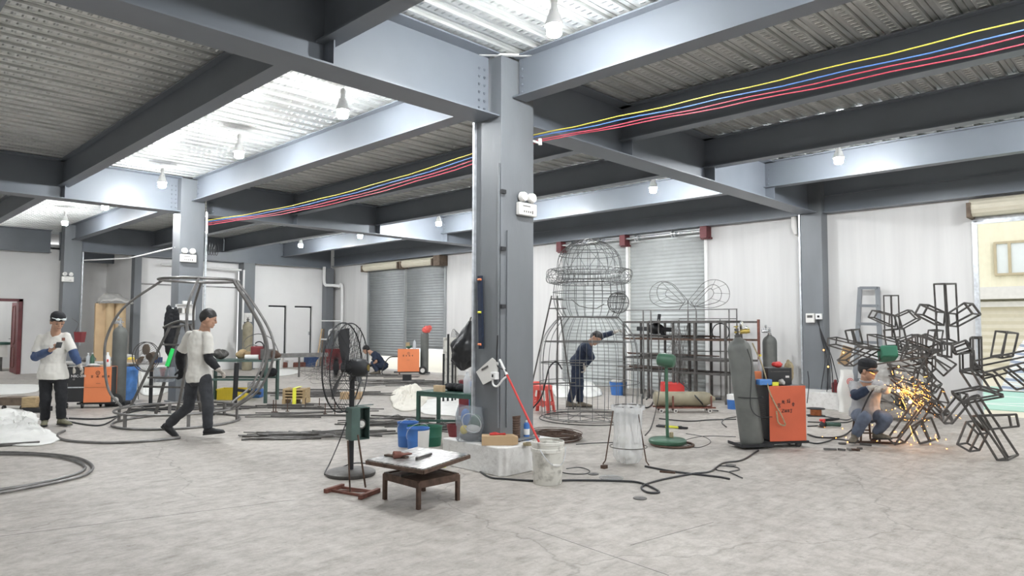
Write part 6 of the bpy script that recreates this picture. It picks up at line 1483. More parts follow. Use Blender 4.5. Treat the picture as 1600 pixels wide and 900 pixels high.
MB().ring(V((ct.x, ct.y, zt)), Rt, .022, UP, 56, 8).build('top_ring', 'raw_steel', t)
Rm = 132*gm
for a in (PI, 0.02, -.16, 1.95, -1.16, .9):
    e = V((RH.x, RH.y, 0))*math.cos(a)+V((FH.x, FH.y, 0))*math.sin(a); cc = c0.lerp(ct, .5)
    pts = [c0+e*R0*.98+UP*.22, cc.lerp(c0, .5)+e*Rm*.89+UP*.50, cc+e*Rm+UP*.98, cc+e*Rm*.97+UP*1.35, cc+e*Rm*.78+UP*1.78, V((ct.x, ct.y, 0))+e*Rt+UP*zt]
    MB().tube(bez(pts, 8), .020, 8).build('arch_tube', 'raw_steel', t)
# ---- step ladder tripod with a crate inside the globe
c1 = fl(245, 650); D_ = depth(c1)+.25; q = PX(D_)
t = thing('trestle_ladder', V((c1.x, c1.y, 0)), 'dark steel trestle ladder standing inside the globe frame with a crate on its step', 'ladder', world=True)
def gz(p, z=.01): p = V(p); p.z = z; return p
for a, b, dd in (((197, 660), (268, 505), -.25), ((243, 655), (281, 508), -.05), ((314, 648), (290, 508), .3), ((335, 662), (297, 508), -.2)):
    A_ = gz(q(*a, dd)); B_ = q(*b, .05); MB().bar(A_, B_, .04, .04).build('leg', 'dark_steel', t, smooth=0)
for a, b in (((224, 604), (315, 606)), ((231, 590), (300, 590)), ((250, 538), (300, 540)), ((262, 512), (300, 507))): MB().bar(q(*a, -.1), q(*b, .0), .035, .03).build('crossbar', 'dark_steel', t, smooth=0)
MB().tube(bez([q(255, 512), q(270, 505), q(282, 502), q(293, 506)]), .022, 8).build('top_handle', 'dark_steel', t)
kc = q(257, 585, .06)
t = thing('plastic_crate', kc-UP*.12, 'translucent grey crate holding red leads on the trestle ladder step', 'crate', world=True)
Rr = Matrix((RH, V((-RH.y, RH.x, 0)), UP)).transposed()
cr = MB()
for cc_, dd in (((0, -.10, 0), (.26, .008, .24)), ((0, .10, 0), (.26, .008, .24)), ((-.13, 0, 0), (.008, .2, .24)), ((.13, 0, 0), (.008, .2, .24)), ((0, 0, -.12), (.26, .2, .008))): cr.box(kc+Rr @ V(cc_), dd, Rr)
cr.build('crate_wall', 'smoke_plastic', t, smooth=0)
random.seed(6); mb = MB()
for k in range(10): mb.tube(bez([kc+V((random.uniform(-.08, .08), random.uniform(-.08, .08), random.uniform(-.08, .12))) for _ in range(4)], 4), .007, 5)
tag(mb.build('cable_bundle', 'red_pale'), 'pale red leads bundled in the crate on the trestle ladder', 'cable', kind='stuff')
a, b = q(270, 545, -.2), q(261, 572, -.22)
tag(MB().tube([a, b], [.032, .036], 10).build('green_bottle', 'green_bright'), 'bright green plastic bottle hung on the trestle ladder', 'bottle')
rag(at(268, 528, D=12.3)-UP*.38, (.17, .10, .80), 'black jacket hanging on the left side of the second column', 'cloth_black', 12, name='jacket', n=10, amp=.35)
# second column electrical box
Yc = 13.94; c_ = at(288, 488, Y=Yc)
t = thing('distribution_box', V((c_.x, Yc, c_.z)), 'open white electrical distribution box on the column behind the globe frame', 'electrical box', world=True)
bx = MB(); P3 = lambda x, y, z: V((c_.x+x, Yc-.005+y, c_.z+z))
for cc_, dd in (((0, -.0, 0), (.34, .008, .30)), ((-.17, -.045, 0), (.008, .09, .30)), ((.17, -.045, 0), (.008, .09, .30)), ((0, -.045, .15), (.34, .09, .008)), ((0, -.045, -.15), (.34, .09, .008))): bx.box(P3(*cc_), dd)
bx.build('box_shell', 'white', t, smooth=0)
for k in range(4): MB().box(P3(-.10+.065*k, -.03, .03), (.05, .05, .10)).build('breaker', ('dark_steel', 'offwhite', 'tan_cloth', 'offwhite')[k], t, smooth=0)
MB().box(P3(-.27, -.04, .02), (.13, .07, .12)).box(P3(.02, -.06, .19), (.16, .06, .06)).build('side_socket', 'white', t, smooth=0, bevel=.006)
c_ = at(387, 496, Y=22.86); tag(MB().box((c_.x, 22.84, c_.z), (.26, .06, .30)).box((c_.x-.06, 22.80, c_.z+.03), (.06, .03, .10)).box((c_.x+.05, 22.80, c_.z+.03), (.06, .03, .10)).build('switch_box', 'offwhite', smooth=0), 'pale switch box on the column above the far gas cylinder', 'electrical box')
# far gas cylinder on the column and another
c_ = at(387, 560, Y=22.3); gas_cylinder((c_.x, 22.35, .0), .16, 1.75, 'cylinder_olive', 'grey olive gas cylinder at the foot of the column between the white panels', valve='dark')
# ---- orange welding machine at left
pA = at(129, 638, D=12.5); g0 = fl(131, 638); D_ = depth(g0); q = PX(D_)
a_ = q(130, 630); b_ = at(173, 626, D=D_+.10); e1 = V((b_.x-a_.x, b_.y-a_.y, 0)); Wc = e1.length; e1.normalize(); e2 = V((-e1.y, e1.x, 0)); e2 = e2 if e2.dot(FH) > 0 else -e2
# dark front faces left-forward: add it as the long body to the left
t, c, R = welder(V((a_.x, a_.y, 0)), e1, e2, Wc, .30, .10, .735, 'orange', 'orange and black welding machine on wheels beside the person in the black cap')
fB = -RH*.99+FH*.12
MB().box(c(-.17, .13, .42), (.34, .28, .61), R).build('front_body', 'black_plastic', t, smooth=0, bevel=.01)
MB().box(c(-.17, .13, .375), (.36, .30, .02), R).build('trim_strip', 'galv_strip', t, smooth=0)
MB().box(c(-.17, .13, .735), (.35, .29, .015), R).build('top_plate', 'dark_steel', t, smooth=0)
disk_text(t, 'NBC-200', c(-.09, -.012, .575), None, .062, 'white', 'lettering', right=e1)
for x in (-.28, -.16): MB().cyl(c(x, -.012, .52), c(x, -.022, .52), .018).build('knob', 'raw_steel', t)
MB().box(c(-.28, -.012, .64), (.05, .004, .06), R).box(c(-.28, -.012, .42), (.05, .004, .06), R).build('socket_plate', 'raw_steel', t, smooth=0)
for x, y in ((-.28, .04), (-.02, .02), (.2, .26)): wheel(t, c(x, y, .05), e1, .05, .03, hub='raw_steel')
wheel(t, c(Wc+.03, .16, .12), e2, .12, .06)
def ringmark(t, x, z, r, e=None): MB().ring(c(x, -.007, z), r, .004, e2, 20, 5).bar(c(x-r*.6, -.007, z), c(x+r*.6, -.007, z), .006, .003).bar(c(x, -.007, z-r*.5), c(x, -.007, z+r*.5), .006, .003, up=e2).build('round_emblem', 'black', t)
ringmark(t, Wc*.5, .63, .032)
for k, ch_ in enumerate((g1, g2, g3, g4)): strokes(t, [ch_], c(.11+.09*k, -.006, .545), e1, UP, .04, wdt=.005)
MB().bar(c(.2, -.007, .44), c(.27, -.007, .44), .014, .003).bar(c(.02, -.006, .37), c(Wc-.02, -.006, .37), .003, .002).build('printed_mark', 'black', t, smooth=0)
gas_cylinder(c(Wc-.02, .46, .0)+V((0, 0, .06)), .125, 1.56, 'cylinder_grey', 'tall grey gas cylinder behind the left orange machine with a chrome regulator', valve='chrome', reg=tuple(-RH+FH*.2))
tag(MB().box(c(Wc-.02, .46, .03), (.34, .34, .06), R).build('cylinder_tray', 'black', smooth=0), 'black tray under the gas cylinder of the left orange machine', 'tray')
o_ = thing('bottle', c(.34, .1, .735), 'white plastic bottle with red marks on top of the left orange machine', 'bottle'); MB().lathe([(.001, 0), (.042, 0), (.045, .01), (.045, .17), (.02, .215), (.018, .24)], n=20).build('bottle_body', 'white', o_); MB().lathe([(.02, .235), (.02, .26), (.001, .262)], n=14).build('cap', 'white', o_); MB().box((-.01, -.044, .11), (.03, .004, .05)).build('red_mark', 'red', o_)
rag(c(.12, .1, .735), (.12, .08, .05), 'crumpled whitish rags on top of the left orange machine', 'offwhite', 14)
for k, (x, m_) in enumerate(((-.02, 'clear_bottle'), (.05, 'green_paint'))):
    o_ = thing('bottle', c(x, .22, .745), ('clear water bottle' if k == 0 else 'green labelled water bottle')+' at the back of the left orange machine top', 'bottle'); MB().lathe([(.001, 0), (.035, 0), (.036, .16), (.015, .20), (.015, .22)], n=16).build('bottle_body', m_, o_); MB().lathe([(.016, .215), (.016, .235), (.001, .236)], n=12).build('cap', 'white', o_)
rag(c(-.16, .0, .60), (.04, .03, .14), 'grey work glove hanging over the front of the left machine', 'glove', 4, name='work_glove')
tag(MB().tube(bez([c(-.30, .0, .55), c(-.42, -.1, .6), c(-.36, -.15, .25), c(-.3, -.2, .02), fl(105, 655)+UP*.01, fl(98, 650)+UP*.01]), .010, 8).build('cable', 'black'), 'black cable looping from the front of the left machine to the floor', 'cable')
# red basket on far column bench
c_ = at(125, 526, D=16.0); t = thing('red_basket', c_-UP*.14, 'small dark red hanging basket left of the cardboard tubes', 'basket', world=True)
MB().shell([(.10, 0), (.13, .24)], .006, c_-UP*.13, 4).build('basket_wall', 'red_dark', t, smooth=0); MB().tube(bez([c_+UP*.1-RH*.12, c_+UP*.3-RH*.05, c_+UP*.42-RH*.2]), .006, 6).build('handle', 'dark_steel', t)
# grey long bench
z_ = .62; y_ = 16.2
a_, b_ = at(172, 566, D=15.4), at(235, 567, D=15.4)
t = thing('grey_bench', V((a_.x, a_.y, 0)), 'long grey topped workbench behind the blue bag and stand fan', 'bench', world=True)
e_ = (b_-a_); e_.z = 0; Lb = e_.length+.3; e_.normalize(); n2 = UP.cross(e_); n2 = n2 if n2.dot(FH) > 0 else -n2; a_ = V((a_.x, a_.y, 0))-e_*1.4; Lb += 1.9
zb_ = at(200, 567, D=15.4).z
MB().prism([(0, 0), (Lb, 0), (Lb, .7), (0, .7)], a_+UP*(zb_-.04), e_, n2, (0, 0, .04)).build('bench_top', 'tarp_grey', t, smooth=0)
for u in (.05, Lb*.5, Lb-.1):
    for v in (.05, .62): MB().bar(a_+e_*u+n2*v, a_+e_*u+n2*v+UP*(zb_-.04), .05).build('leg', 'dark_steel', t, smooth=0)
def onb(x, d=.3): p = at(x, 560, D=15.4+d); p.z = zb_; return p
rag(onb(190, .35), (.32, .2, .16), 'grey folded sheeting on the long grey bench', 'tarp_grey', 9, name='sheeting')
tag(MB().box(onb(207, .25)+UP*.03, (.34, .18, .06), Rr).build('wooden_tray', 'wood_pale', smooth=0), 'small wooden tray on the long grey bench', 'tray'); tag(MB().ball(onb(205, .25)+UP*.08, (.08, .06, .04)).build('yellow_tape', 'yellow'), 'yellow roll in the wooden tray on the bench', 'roll')
rag(onb(140, .2), (.22, .12, .12), 'small heap of tools and rags on the left part of the grey bench', 'dark_steel', 19, name='tool_heap')
tag(MB().box(onb(244, .15)+UP*.06, (.22, .14, .12), Rr).build('blue_box', 'sleeve_blue', smooth=0), 'dark blue box behind the stand fan', 'box')
# cardboard tubes leaning with sheet on top
Yt = 21.9
for k, (x0, x1, m_, lb) in enumerate(((150, 166, 'card', 'flat brown board leaning leftmost of the tall cardboard rolls'), (165, 180, 'card_tube', 'tall cardboard roll in the middle of the leaning three'), (180, 198, 'card_tube', 'tall cardboard roll rightmost of the leaning three'))):
    p = at((x0+x1)/2, 500, Y=Yt); w_ = at(x1, 500, Y=Yt).x-at(x0, 500, Y=Yt).x; ztp = at(170, 474, Y=Yt).z
    if k == 0: o_ = MB().box((p.x, Yt+.1, ztp/2), (w_, .10, ztp), Matrix.Rotation(-.02, 3, 'X'))
    else: o_ = MB().tube([(p.x, Yt, 0), (p.x, Yt+.12, ztp)], w_/2, 24)
    tag(o_.build('cardboard_roll' if k else 'wooden_board', m_, smooth=40 if k else 0), lb, 'cardboard roll' if k else 'board', 'cardboard rolls by the far wall')
ztp = at(170, 474, Y=Yt).z; pc = at(178, 470, Y=Yt); P_ = [(-.55, -.25), (.55, -.25), (.50, .5), (-.40, .5)]
def sheet(u, v):
    x = pc.x-.42+.86*u+.10*v+.05*math.sin(6*v); y = Yt-.16+.5*v; z = ztp+.02-.05*(v < .05)+.36*max(0, math.sin(PI*min(1, u*1.02)))**.55*(.35+.65*v)*(1-.35*u)+.018*math.sin(14*u+5*v)+.01*math.sin(31*u); return (x, y, z)
o_ = MB().grid(sheet, 24, 12).build('folded_sheet', 'tarp_grey', smooth=60); sm = o_.modifiers.new('t', 'SOLIDIFY'); sm.thickness = .02; tag(o_, 'grey folded plastic sheet draped over the tops of the cardboard rolls', 'plastic sheet')
# blue bag on frame
c_ = back(195, 628, .25)
t = thing('blue_rubbish_bag', c_, 'blue plastic rubbish bag hung open on a stand behind the left machine', 'bag', world=True)
def bb_(u, v):
    a = 2*PI*u; r = .23*(1+.06*math.sin(7*a)*(v > .1))*(.86+.16*(1-v)); z = .68*(1-v)+.02; 
    if v < .08: r = .25
    return c_+V((r*math.cos(a), r*math.sin(a)*.8, z-(.10 if v < .01 else 0)))
MB().grid(bb_, 56, 16).build('bag_body', 'blue_bag', t, smooth=80)
MB().ring(c_+UP*.70, .25, .008, UP, 30, 6, ry=.2).build('hoop', 'dark_steel', t)
for a in (0.3, 2.2, 4.2): MB().tube([c_+V((.28*math.cos(a), .24*math.sin(a), 0)), c_+V((.24*math.cos(a), .2*math.sin(a), .7))], .008, 6).build('leg', 'dark_steel', t)
c_ = back(180, 630, .05); t = thing('paint_tin', c_, 'pale paint tin with red marks on the floor left of the blue bag', 'paint tin'); MB().lathe([(.001, 0), (.11, 0), (.11, .30), (.10, .305), (.10, .29), (.001, .29)], n=24).build('tin_wall', 'bucket_dirty', t); MB().box((-.03, -.108, .18), (.09, .012, .12)).build('label_print', 'red_dark', t, smooth=0)
# stand fan at the back
b0 = fl(235, 634); q = PX(depth(b0)); hb = q(234, 557)
t = thing('stand_fan', b0, 'dark stand fan with brown blades behind the globe frame', 'fan', world=True)
MB().lathe([(.001, 0), (.25, 0), (.25, .03), (.05, .05), (.001, .05)], b0, 30).build('round_base', 'black', t); MB().cyl(b0+UP*.04, V((b0.x, b0.y, hb.z-.22)), .032).build('pole', 'black', t); MB().cyl(V((b0.x, b0.y, hb.z-.32)), V((b0.x, b0.y, hb.z-.02)), .03, .045).build('neck', 'wood_dark', t)
fa = (-FH*.95-RH*.2).normalized(); sd_ = UP.cross(fa).normalized(); up_ = fa.cross(sd_); fc_ = hb+fa*.12; Rf = .27
g_ = MB()
for k in range(40):
    a = 2*PI*k/40; e = sd_*math.cos(a)+up_*math.sin(a); g_.tube([fc_+fa*.06+e*.05, fc_+fa*.05+e*.15, fc_+e*Rf], .0024, 4, caps=False); 
g_.ring(fc_, Rf, .009, fa, 40, 6).ring(fc_+fa*.055, .13, .003, fa, 30, 4); g_.build('front_grille', 'dark_steel', t)
MB().ring(fc_-fa*.06, Rf*.98, .008, fa, 40, 6).build('rear_rim', 'dark_steel', t); MB().tube([hb-fa*.18, hb-fa*.1, hb+fa*.02], [.05, .085, .07], 20).build('motor', 'wood_dark', t)
bl = MB()
for k in range(3):
    a0 = 2*PI*k/3+1.55; vs = []
    for j in range(6):
        for i in range(8):
            r = .04+.19*i/7; w_ = (j/5-.5)*(1.15-.1*i/7)*math.sin(PI*min(1, .35+.65*i/7)**1.0*.9+.15); aa = a0+w_*1.0; vs.append(fc_-fa*.02+fa*.05*(j/5-.5)+(sd_*math.cos(aa)+up_*math.sin(aa))*r)
    bl.add(vs+[v+fa*.003 for v in vs], [(j*8+i, j*8+i+1, (j+1)*8+i+1, (j+1)*8+i) for j in range(5) for i in range(7)]+[(48+j*8+i, 48+(j+1)*8+i, 48+(j+1)*8+i+1, 48+j*8+i+1) for j in range(5) for i in range(7)])
bl.build('blades', 'wood_dark', t)
# ---- green work table behind the walker
D_ = depth(fl(404, 630)); q = PX(D_); zt_ = q(380, 563).z
a_, b_ = q(338, 565), q(418, 564); e_ = V((b_.x-a_.x, b_.y-a_.y, 0)); a_ = V((a_.x, a_.y, 0)); Lt = e_.length; e_.normalize(); n2 = V((-e_.y, e_.x, 0)); n2 = n2 if n2.dot(FH) > 0 else -n2; a_ -= e_*.35; Lt += .35
t = thing('work_table', a_, 'green steel work table behind the globe frame covered with tools', 'table', world=True)
MB().prism([(0, 0), (Lt, 0), (Lt, .75), (0, .75)], a_+UP*(zt_-.03), e_, n2, (0, 0, .03)).build('table_top', 'green_box', t, smooth=0)
for u in (.04, Lt-.04):
    for v in (.04, .7): MB().bar(a_+e_*u+n2*v, a_+e_*u+n2*v+UP*(zt_-.03), .05).build('leg', 'green_box', t, smooth=0)
mb = MB()
for v in (.04, .7): mb.bar(a_+e_*.04+n2*v+UP*.45, a_+e_*(Lt-.04)+n2*v+UP*.45, .04)
mb.build('rail', 'green_box', t, smooth=0)
def ont(u, v): return a_+e_*u+n2*v+UP*zt_
t3 = thing('bench_grinder_machine', ont(Lt-.25, .3), 'dark red welding power box with a grey face on the green table', 'machine', world=True)
MB().box(ont(Lt-.30, .35)+UP*.13, (.22, .3, .26), Rr).build('red_body', 'red_dark', t3, smooth=0, bevel=.02); MB().box(ont(Lt-.12, .3)+UP*.11, (.18, .25, .20), Rr).build('grey_face', 'raw_steel', t3, smooth=0, bevel=.01); MB().ring(ont(Lt-.28, .3)+UP*.26, .09, .012, n2, 20, 6, a0=0, a1=PI).build('carry_handle', 'black', t3)
tag(MB().tube([ont(.95, .2)+UP*.05-e_*.12, ont(.95, .2)+UP*.05+e_*.14], .05, 18).build('cloth_roll', 'white'), 'white roll lying on the green work table', 'roll')
random.seed(17)
for k, (u, m_, lb) in enumerate(((.25, 'dark_steel', 'dark heap of tools at the left of the green work table'), (.72, 'wood', 'brown and yellow heap of offcuts on the green work table'), (1.25, 'rust', 'rusty wire netting heap behind the white roll'))): rag(ont(u, .4), (.2, .15, .16), lb, m_, 30+k, name='tool_heap', n=9)
tag(MB().tube(bez([ont(.75, .5), ont(.68, .5)+UP*.35, ont(.95, .5)+UP*.50, ont(1.25, .5)+UP*.38, ont(1.42, .5)+UP*.02]), .008, 6).build('wire_hoop', 'raw_steel'), 'large bent wire hoop standing on the green work table', 'hoop')
tag(MB().tube(bez([ont(.72, .45), ont(.68, .45)+UP*.15, ont(.85, .45)+UP*.28, ont(1.08, .45)+UP*.20, ont(1.18, .45)+UP*.02]), .008, 6).build('wire_hoop', 'raw_steel'), 'smaller bent wire hoop inside the large one on the green table', 'hoop')
rag(a_+e_*1.25+n2*.3+UP*.47, (.22, .14, .16), 'black coat lump on the rail under the green table', 'cloth_black', 41, name='coat', n=8)
# black T trestle before it
q2 = PX(D_-.5); p_ = q2(367, 563); 
t = thing('roller_stand', gz(q2(368, 608), 0), 'black T shaped steel stand in front of the green work table', 'stand', world=True)
zz = q2(367, 567).z
MB().bar(gz(q2(367, 608), 0.02), gz(q2(370, 566), zz), .06).bar(gz(q2(340, 608), .02), gz(q2(376, 608), .02), .04).build('column', 'black', t, smooth=0); MB().bar(gz(q2(372, 590), .30), gz(q2(408, 596), .24), .05).build('arm', 'black', t, smooth=0)
# yellow crate, blue tub
a_ = fl(339, 625); b_ = fl(382, 625); t = thing('yellow_crate', a_, 'yellow plastic crate on the floor in front of the green work table', 'crate', world=True)
e_ = (b_-a_); Ly = e_.length; e_.normalize(); n2 = V((-e_.y, e_.x, 0)); n2 = n2 if n2.dot(FH) > 0 else -n2; R3 = Matrix((e_, n2, UP)).transposed(); k0 = a_+e_*Ly/2+n2*.16
cr = MB()
for cc_, dd in (((0, -.16, .11), (Ly, .012, .22)), ((0, .16, .11), (Ly, .012, .22)), ((-Ly/2, 0, .11), (.012, .32, .22)), ((Ly/2, 0, .11), (.012, .32, .22)), ((0, 0, .006), (Ly, .32, .012)), ((0, -.172, .205), (Ly+.03, .02, .03)), ((0, -.168, .10), (Ly, .01, .012))): cr.box(k0+R3 @ V(cc_), dd, R3)
for k in range(7): cr.box(k0+R3 @ V((-Ly/2+Ly*(k+.5)/7, -.168, .11)), (.012, .01, .20), R3)
cr.build('crate_wall', 'yellow', t, smooth=0)
c_ = back(399, 622, .12); t = thing('blue_tub', c_, 'blue and whitish square tub beside the yellow crate', 'tub', world=True)
MB().box(c_+UP*.09, (.26, .24, .18), Rr).build('lower_body', 'blue', t, smooth=0, bevel=.02); MB().box(c_+UP*.25, (.27, .25, .14), Rr).build('upper_body', 'smoke_plastic', t, smooth=0, bevel=.02)
# ---- far things by the doors
c_ = back(430, 577, .2); t = thing('white_bucket', c_, 'white plastic bucket with dark top near the plain far doors', 'bucket'); MB().shell([(.24, 0), (.29, .50)], .01, n=24).build('bucket_wall', 'offwhite', t)
Yd = 23.0
def farbox(x0, x1, y0, y1, Y, dth, name, m, label, cat):
    a = at(x0, y1, Y=Y); b = at(x1, y0, Y=Y); zlo = 0.0; return tag(MB().bb((a.x, Y, zlo), (b.x, Y+dth, b.z)).build(name, m, smooth=0, bevel=.01), label, cat)
farbox(437, 449, 566, 573, 22.9, .3, 'brown_carton', 'rust_red', 'small brown carton on the floor below the left plain door', 'carton')
farbox(459, 482, 566, 573, 22.9, .3, 'brown_carton', 'rust_red', 'wider brown carton on the floor below the right plain door', 'carton')
farbox(482, 500, 558, 570, 22.7, .35, 'blue_crate', 'sleeve_blue', 'dark blue crate at the foot of the leaning planks', 'crate')
farbox(450, 459, 563, 573, 22.95, .2, 'white_block', 'offwhite', 'white block between the two brown cartons', 'block')
a, b = at(421, 556, D=19.5), at(512, 554, D=20.5)
t = thing('long_trestle', (a+b)/2, 'long horizontal steel channel on legs in front of the plain far doors', 'trestle', world=True); MB().bar(a, b, .08, .12).build('channel', 'raw_steel', t, smooth=0)
for u in (.04, .5, .96): p = a.lerp(b, u); MB().bar(V((p.x, p.y, 0)), p-UP*.05, .04).build('leg', 'raw_steel', t, smooth=0)
for k, (x0, x1, m_) in enumerate(((494, 503, 'wood_pale'), (497, 504, 'raw_steel'), (500, 506, 'wood_dark'))):
    a = fl(x0, 573); b = at(x1, 514, Y=23.1); tag(MB().bar(a+UP*.02, b, .05, .03).build('leaning_plank', m_, smooth=0), ('pale plank', 'grey metal strip', 'dark plank')[k]+' leaning beside the corner column', 'plank', 'planks by the corner column')
farbox(514, 538, 545, 566, 20.6, .35, 'red_cabinet', 'red_dark', 'dark red box cabinet seen through the big fan cage', 'cabinet')
for k in range(7):
    x = 540+k*3; a = at(x-8, 572, D=20.0); a.z = .01; b = at(x+8, 520-4*(k % 3), D=20.2); rodthing([a, b], .012, 'thin steel rod leaning among others behind the big fan', 'rod_steel', 'rods behind the big fan')
random.seed(55)
mb = MB(); c_ = fl(490, 572)
for k in range(30): mb.tube(bez([fl(510, 600)+V((random.uniform(-.5, .5), random.uniform(-.5, .5), random.uniform(0, .6))) for _ in range(3)], 4), .004, 4)
tag(mb.build('wire_heap', 'raw_steel'), 'loose heap of thin pale wire behind the big fan cage', 'wire heap', kind='stuff')
# ---- orange machine at the back
g0 = fl(624, 586); D_ = depth(g0); q = PX(D_); a_ = q(621, 586); b_ = at(655, 585, D=D_+.1); e1 = V((b_.x-a_.x, b_.y-a_.y, 0)); Wc = e1.length; e1.normalize(); e2 = V((-e1.y, e1.x, 0)); e2 = e2 if e2.dot(FH) > 0 else -e2
t, c, R = welder(V((a_.x, a_.y, 0)), e1, e2, Wc, .32, .10, .78, 'orange', 'orange welding machine on wheels in front of the raised shutter at the back')
ringmark(t, Wc*.5, .655, .035)
for k, ch_ in enumerate((g1, g2, g3, g4)): strokes(t, [ch_], c(.15+.09*k, -.006, .56), e1, UP, .045, wdt=.007)
MB().bar(c(.28, -.007, .45), c(.36, -.007, .45), .016, .003).build('printed_mark', 'black', t, smooth=0)
wheel(t, c(.06, .05, .045), e1, .045, .03, m='rust_red', hub='rust_red'); wheel(t, c(Wc+.10, .06, .13), e2, .13, .07); wheel(t, c(.06, .28, .045), e1, .045, .03)
t_ = tag(MB().box(c(Wc+.16, .22, .05), (.34, .36, .03), R).build('cylinder_tray', 'black', smooth=0), 'black tray carrying the cylinder of the back orange machine', 'tray')
gas_cylinder(c(Wc+.16, .24, .068), .125, 1.42, 'cylinder_grey', 'grey gas cylinder with a red bag on top beside the back orange machine', valve='dark')
rag(c(Wc+.22, .16, 1.26), (.18, .15, .20), 'bright red bag tied on the top of the back gas cylinder', 'red_pale', 61, name='red_bag', n=10)
o_ = thing('bottle', c(.50, .1, .785), 'clear bottle on top of the back orange machine', 'bottle'); MB().lathe([(.001, 0), (.05, 0), (.05, .2), (.02, .25), (.02, .27)], n=16).build('bottle_body', 'clear_bottle', o_)
rag(c(.33, .12, .785), (.12, .08, .08), 'dark green rag on top of the back orange machine', 'green_paint', 62)
tag(MB().box(c(.30, .16, .83)+UP*.08, (.12, .1, .14), R).build('small_box', 'wood', smooth=0), 'small brown box behind the green rag on the back orange machine', 'box')
tag(MB().tube(bez([c(0, .1, .55), c(-.25, .1, .52), c(-.40, 0, .30), c(-.45, -.05, .05), c(-.2, -.1, .02)]), .016, 8).build('cable', 'black'), 'thick black cable arching left from the back orange machine', 'cable')
c_ = fl(636, 597); tag(MB().box(c_+UP*.10, (.22, .16, .20), Rr).build('black_case', 'black', bevel=.01), 'small black case on the floor in front of the back orange machine', 'case')
# arc shaped wire thing at the croucher's hands
a = at(577, 583, D=21.3); a.z = 0; tag(MB().ring(a+UP*.01, .22, .012, RH*0+FH, 20, 6, a0=0, a1=PI).tube([a+UP*.01, a+UP*.22], .01).tube([a+UP*.01, a+UP*.1+RH*.2], .01).build('half_round_rack', 'raw_steel'), 'small half round steel frame at the hands of the crouching person', 'steel frame')
# ---- speckled posts and fan behind the side table
q = PX(13.5)
for k, (x0, y0) in enumerate(((693, 553), (700, 522), (707, 553))):
    p = q(x0, 588); p.z = 0; zt_ = q(x0, y0).z; tag(MB().bar(p, V((p.x, p.y, zt_)), .03).box((p.x, p.y, .01), (.2, .14, .02)).build('steel_post', 'black', smooth=0), ('leftmost short', 'taller middle', 'rightmost short')[k]+' black post standing behind the dark green table', 'post', 'black posts behind the green table')
c_ = q(704, 560, .3); tag(MB().box((c_.x, c_.y, q(704, 548).z/1.0-.22), (.30, .02, .95), Rr).build('speckled_board', 'bucket_dirty', smooth=0), 'upright speckled whitish board behind the black posts', 'board')
c_ = q(709, 533, .2); t = thing('wall_fan', V((c_.x, c_.y, 0)), 'wire fan cage on a stand behind the hanging black bag', 'fan', world=True)
for k in range(5): MB().ring(c_+RH*.02*k, .24-.02*k, .005, RH*.9+FH*.3, 30, 5).build('cage_ring', 'dark_steel', t)
MB().tube([V((c_.x+.05, c_.y, 0)), c_+V((.05, 0, 0))], .02).build('pole', 'dark_steel', t)
c_ = q(728, 583, -2.0); tag(MB().box((c_.x, c_.y, .30), (.22, .2, .60), Rr).build('red_canister', 'red_dark', bevel=.02), 'dark red canister under the hanging black bag', 'canister')
c_ = q(738, 585, -2.2); tag(MB().box((c_.x, c_.y, .3), (.10, .12, .58), Rr).build('blue_white_carton', 'blue_bag', smooth=0), 'blue and white carton beside the dark red canister', 'carton')
# ---- pallet with strap, cartons
c_ = back(463, 631, .15); t = thing('wooden_pallet_stack', c_, 'small stack of wooden slats with a yellow strap left of the big fan', 'pallet', world=True)
pw_ = 34*depth(c_)/FPX; sl = MB()
for lv in range(4):
    for k in range(3): sl.box(c_+Rr @ V((0, -.13+.13*k, .10+.055*lv)), (pw_, .10, .028), Rr)
for x in (-pw_*.45, 0, pw_*.45): sl.box(c_+Rr @ V((x, 0, .045)), (.06, .36, .09), Rr); sl.box(c_+Rr @ V((x, 0, .2)), (.05, .34, .17), Rr)
sl.build('slats', 'wood', t, smooth=0); MB().box(c_+Rr @ V((.02, -.193, .15)), (.07, .006, .30), Rr).box(c_+Rr @ V((.02, 0, .302)), (.07, .39, .006), Rr).build('yellow_strap', 'yellow_strap', t, smooth=0)
for k, (x0, x1, y1) in enumerate(((533, 546, 624), (552, 565, 624))):
    c_ = back((x0+x1)/2, y1, .1); w_ = (x1-x0)*depth(c_)/FPX; tag(MB().box(c_+UP*.07, (w_, .2, .14), Rr).build('brown_carton', 'card', smooth=0, bevel=.004), ('brown carton left', 'brown carton right')[k]+' of the big fan pole, on the floor behind', 'carton')
# ---- tarps on the floor
tarp([(-30, 645), (40, 641), (60, 655), (62, 668), (95, 686), (60, 697), (0, 696), (-60, 690)], 'large crumpled white tarpaulin on the floor at the left edge', 'tarp_white', .13, 5)
tarp([(-60, 602), (20, 601), (60, 602), (62, 610), (30, 616), (-60, 617)], 'flat pale tarpaulin on the floor near the maroon door', 'tarp_white', .03, 6)
tarp([(614, 612), (640, 603), (662, 612), (668, 628), (650, 641), (625, 642), (612, 632)], 'crumpled cream tarpaulin on the floor in front of the dark green table', 'tarp_cream', .19, 7)
tarp([(655, 628), (700, 622), (742, 622), (744, 652), (700, 650), (660, 646)], 'flat white tarpaulin spread under the dark green table', 'tarp_white', .04, 8)
tarp([(210, 585), (235, 580), (262, 588), (262, 612), (225, 618), (212, 605)], 'white plastic sheet heap behind the stand fan', 'tarp_white', .40, 9)
tarp([(425, 578), (450, 577), (470, 580), (455, 586), (420, 588), (408, 584)], 'thin strip of white sheeting on the floor by the white bucket', 'tarp_white', .04, 10)
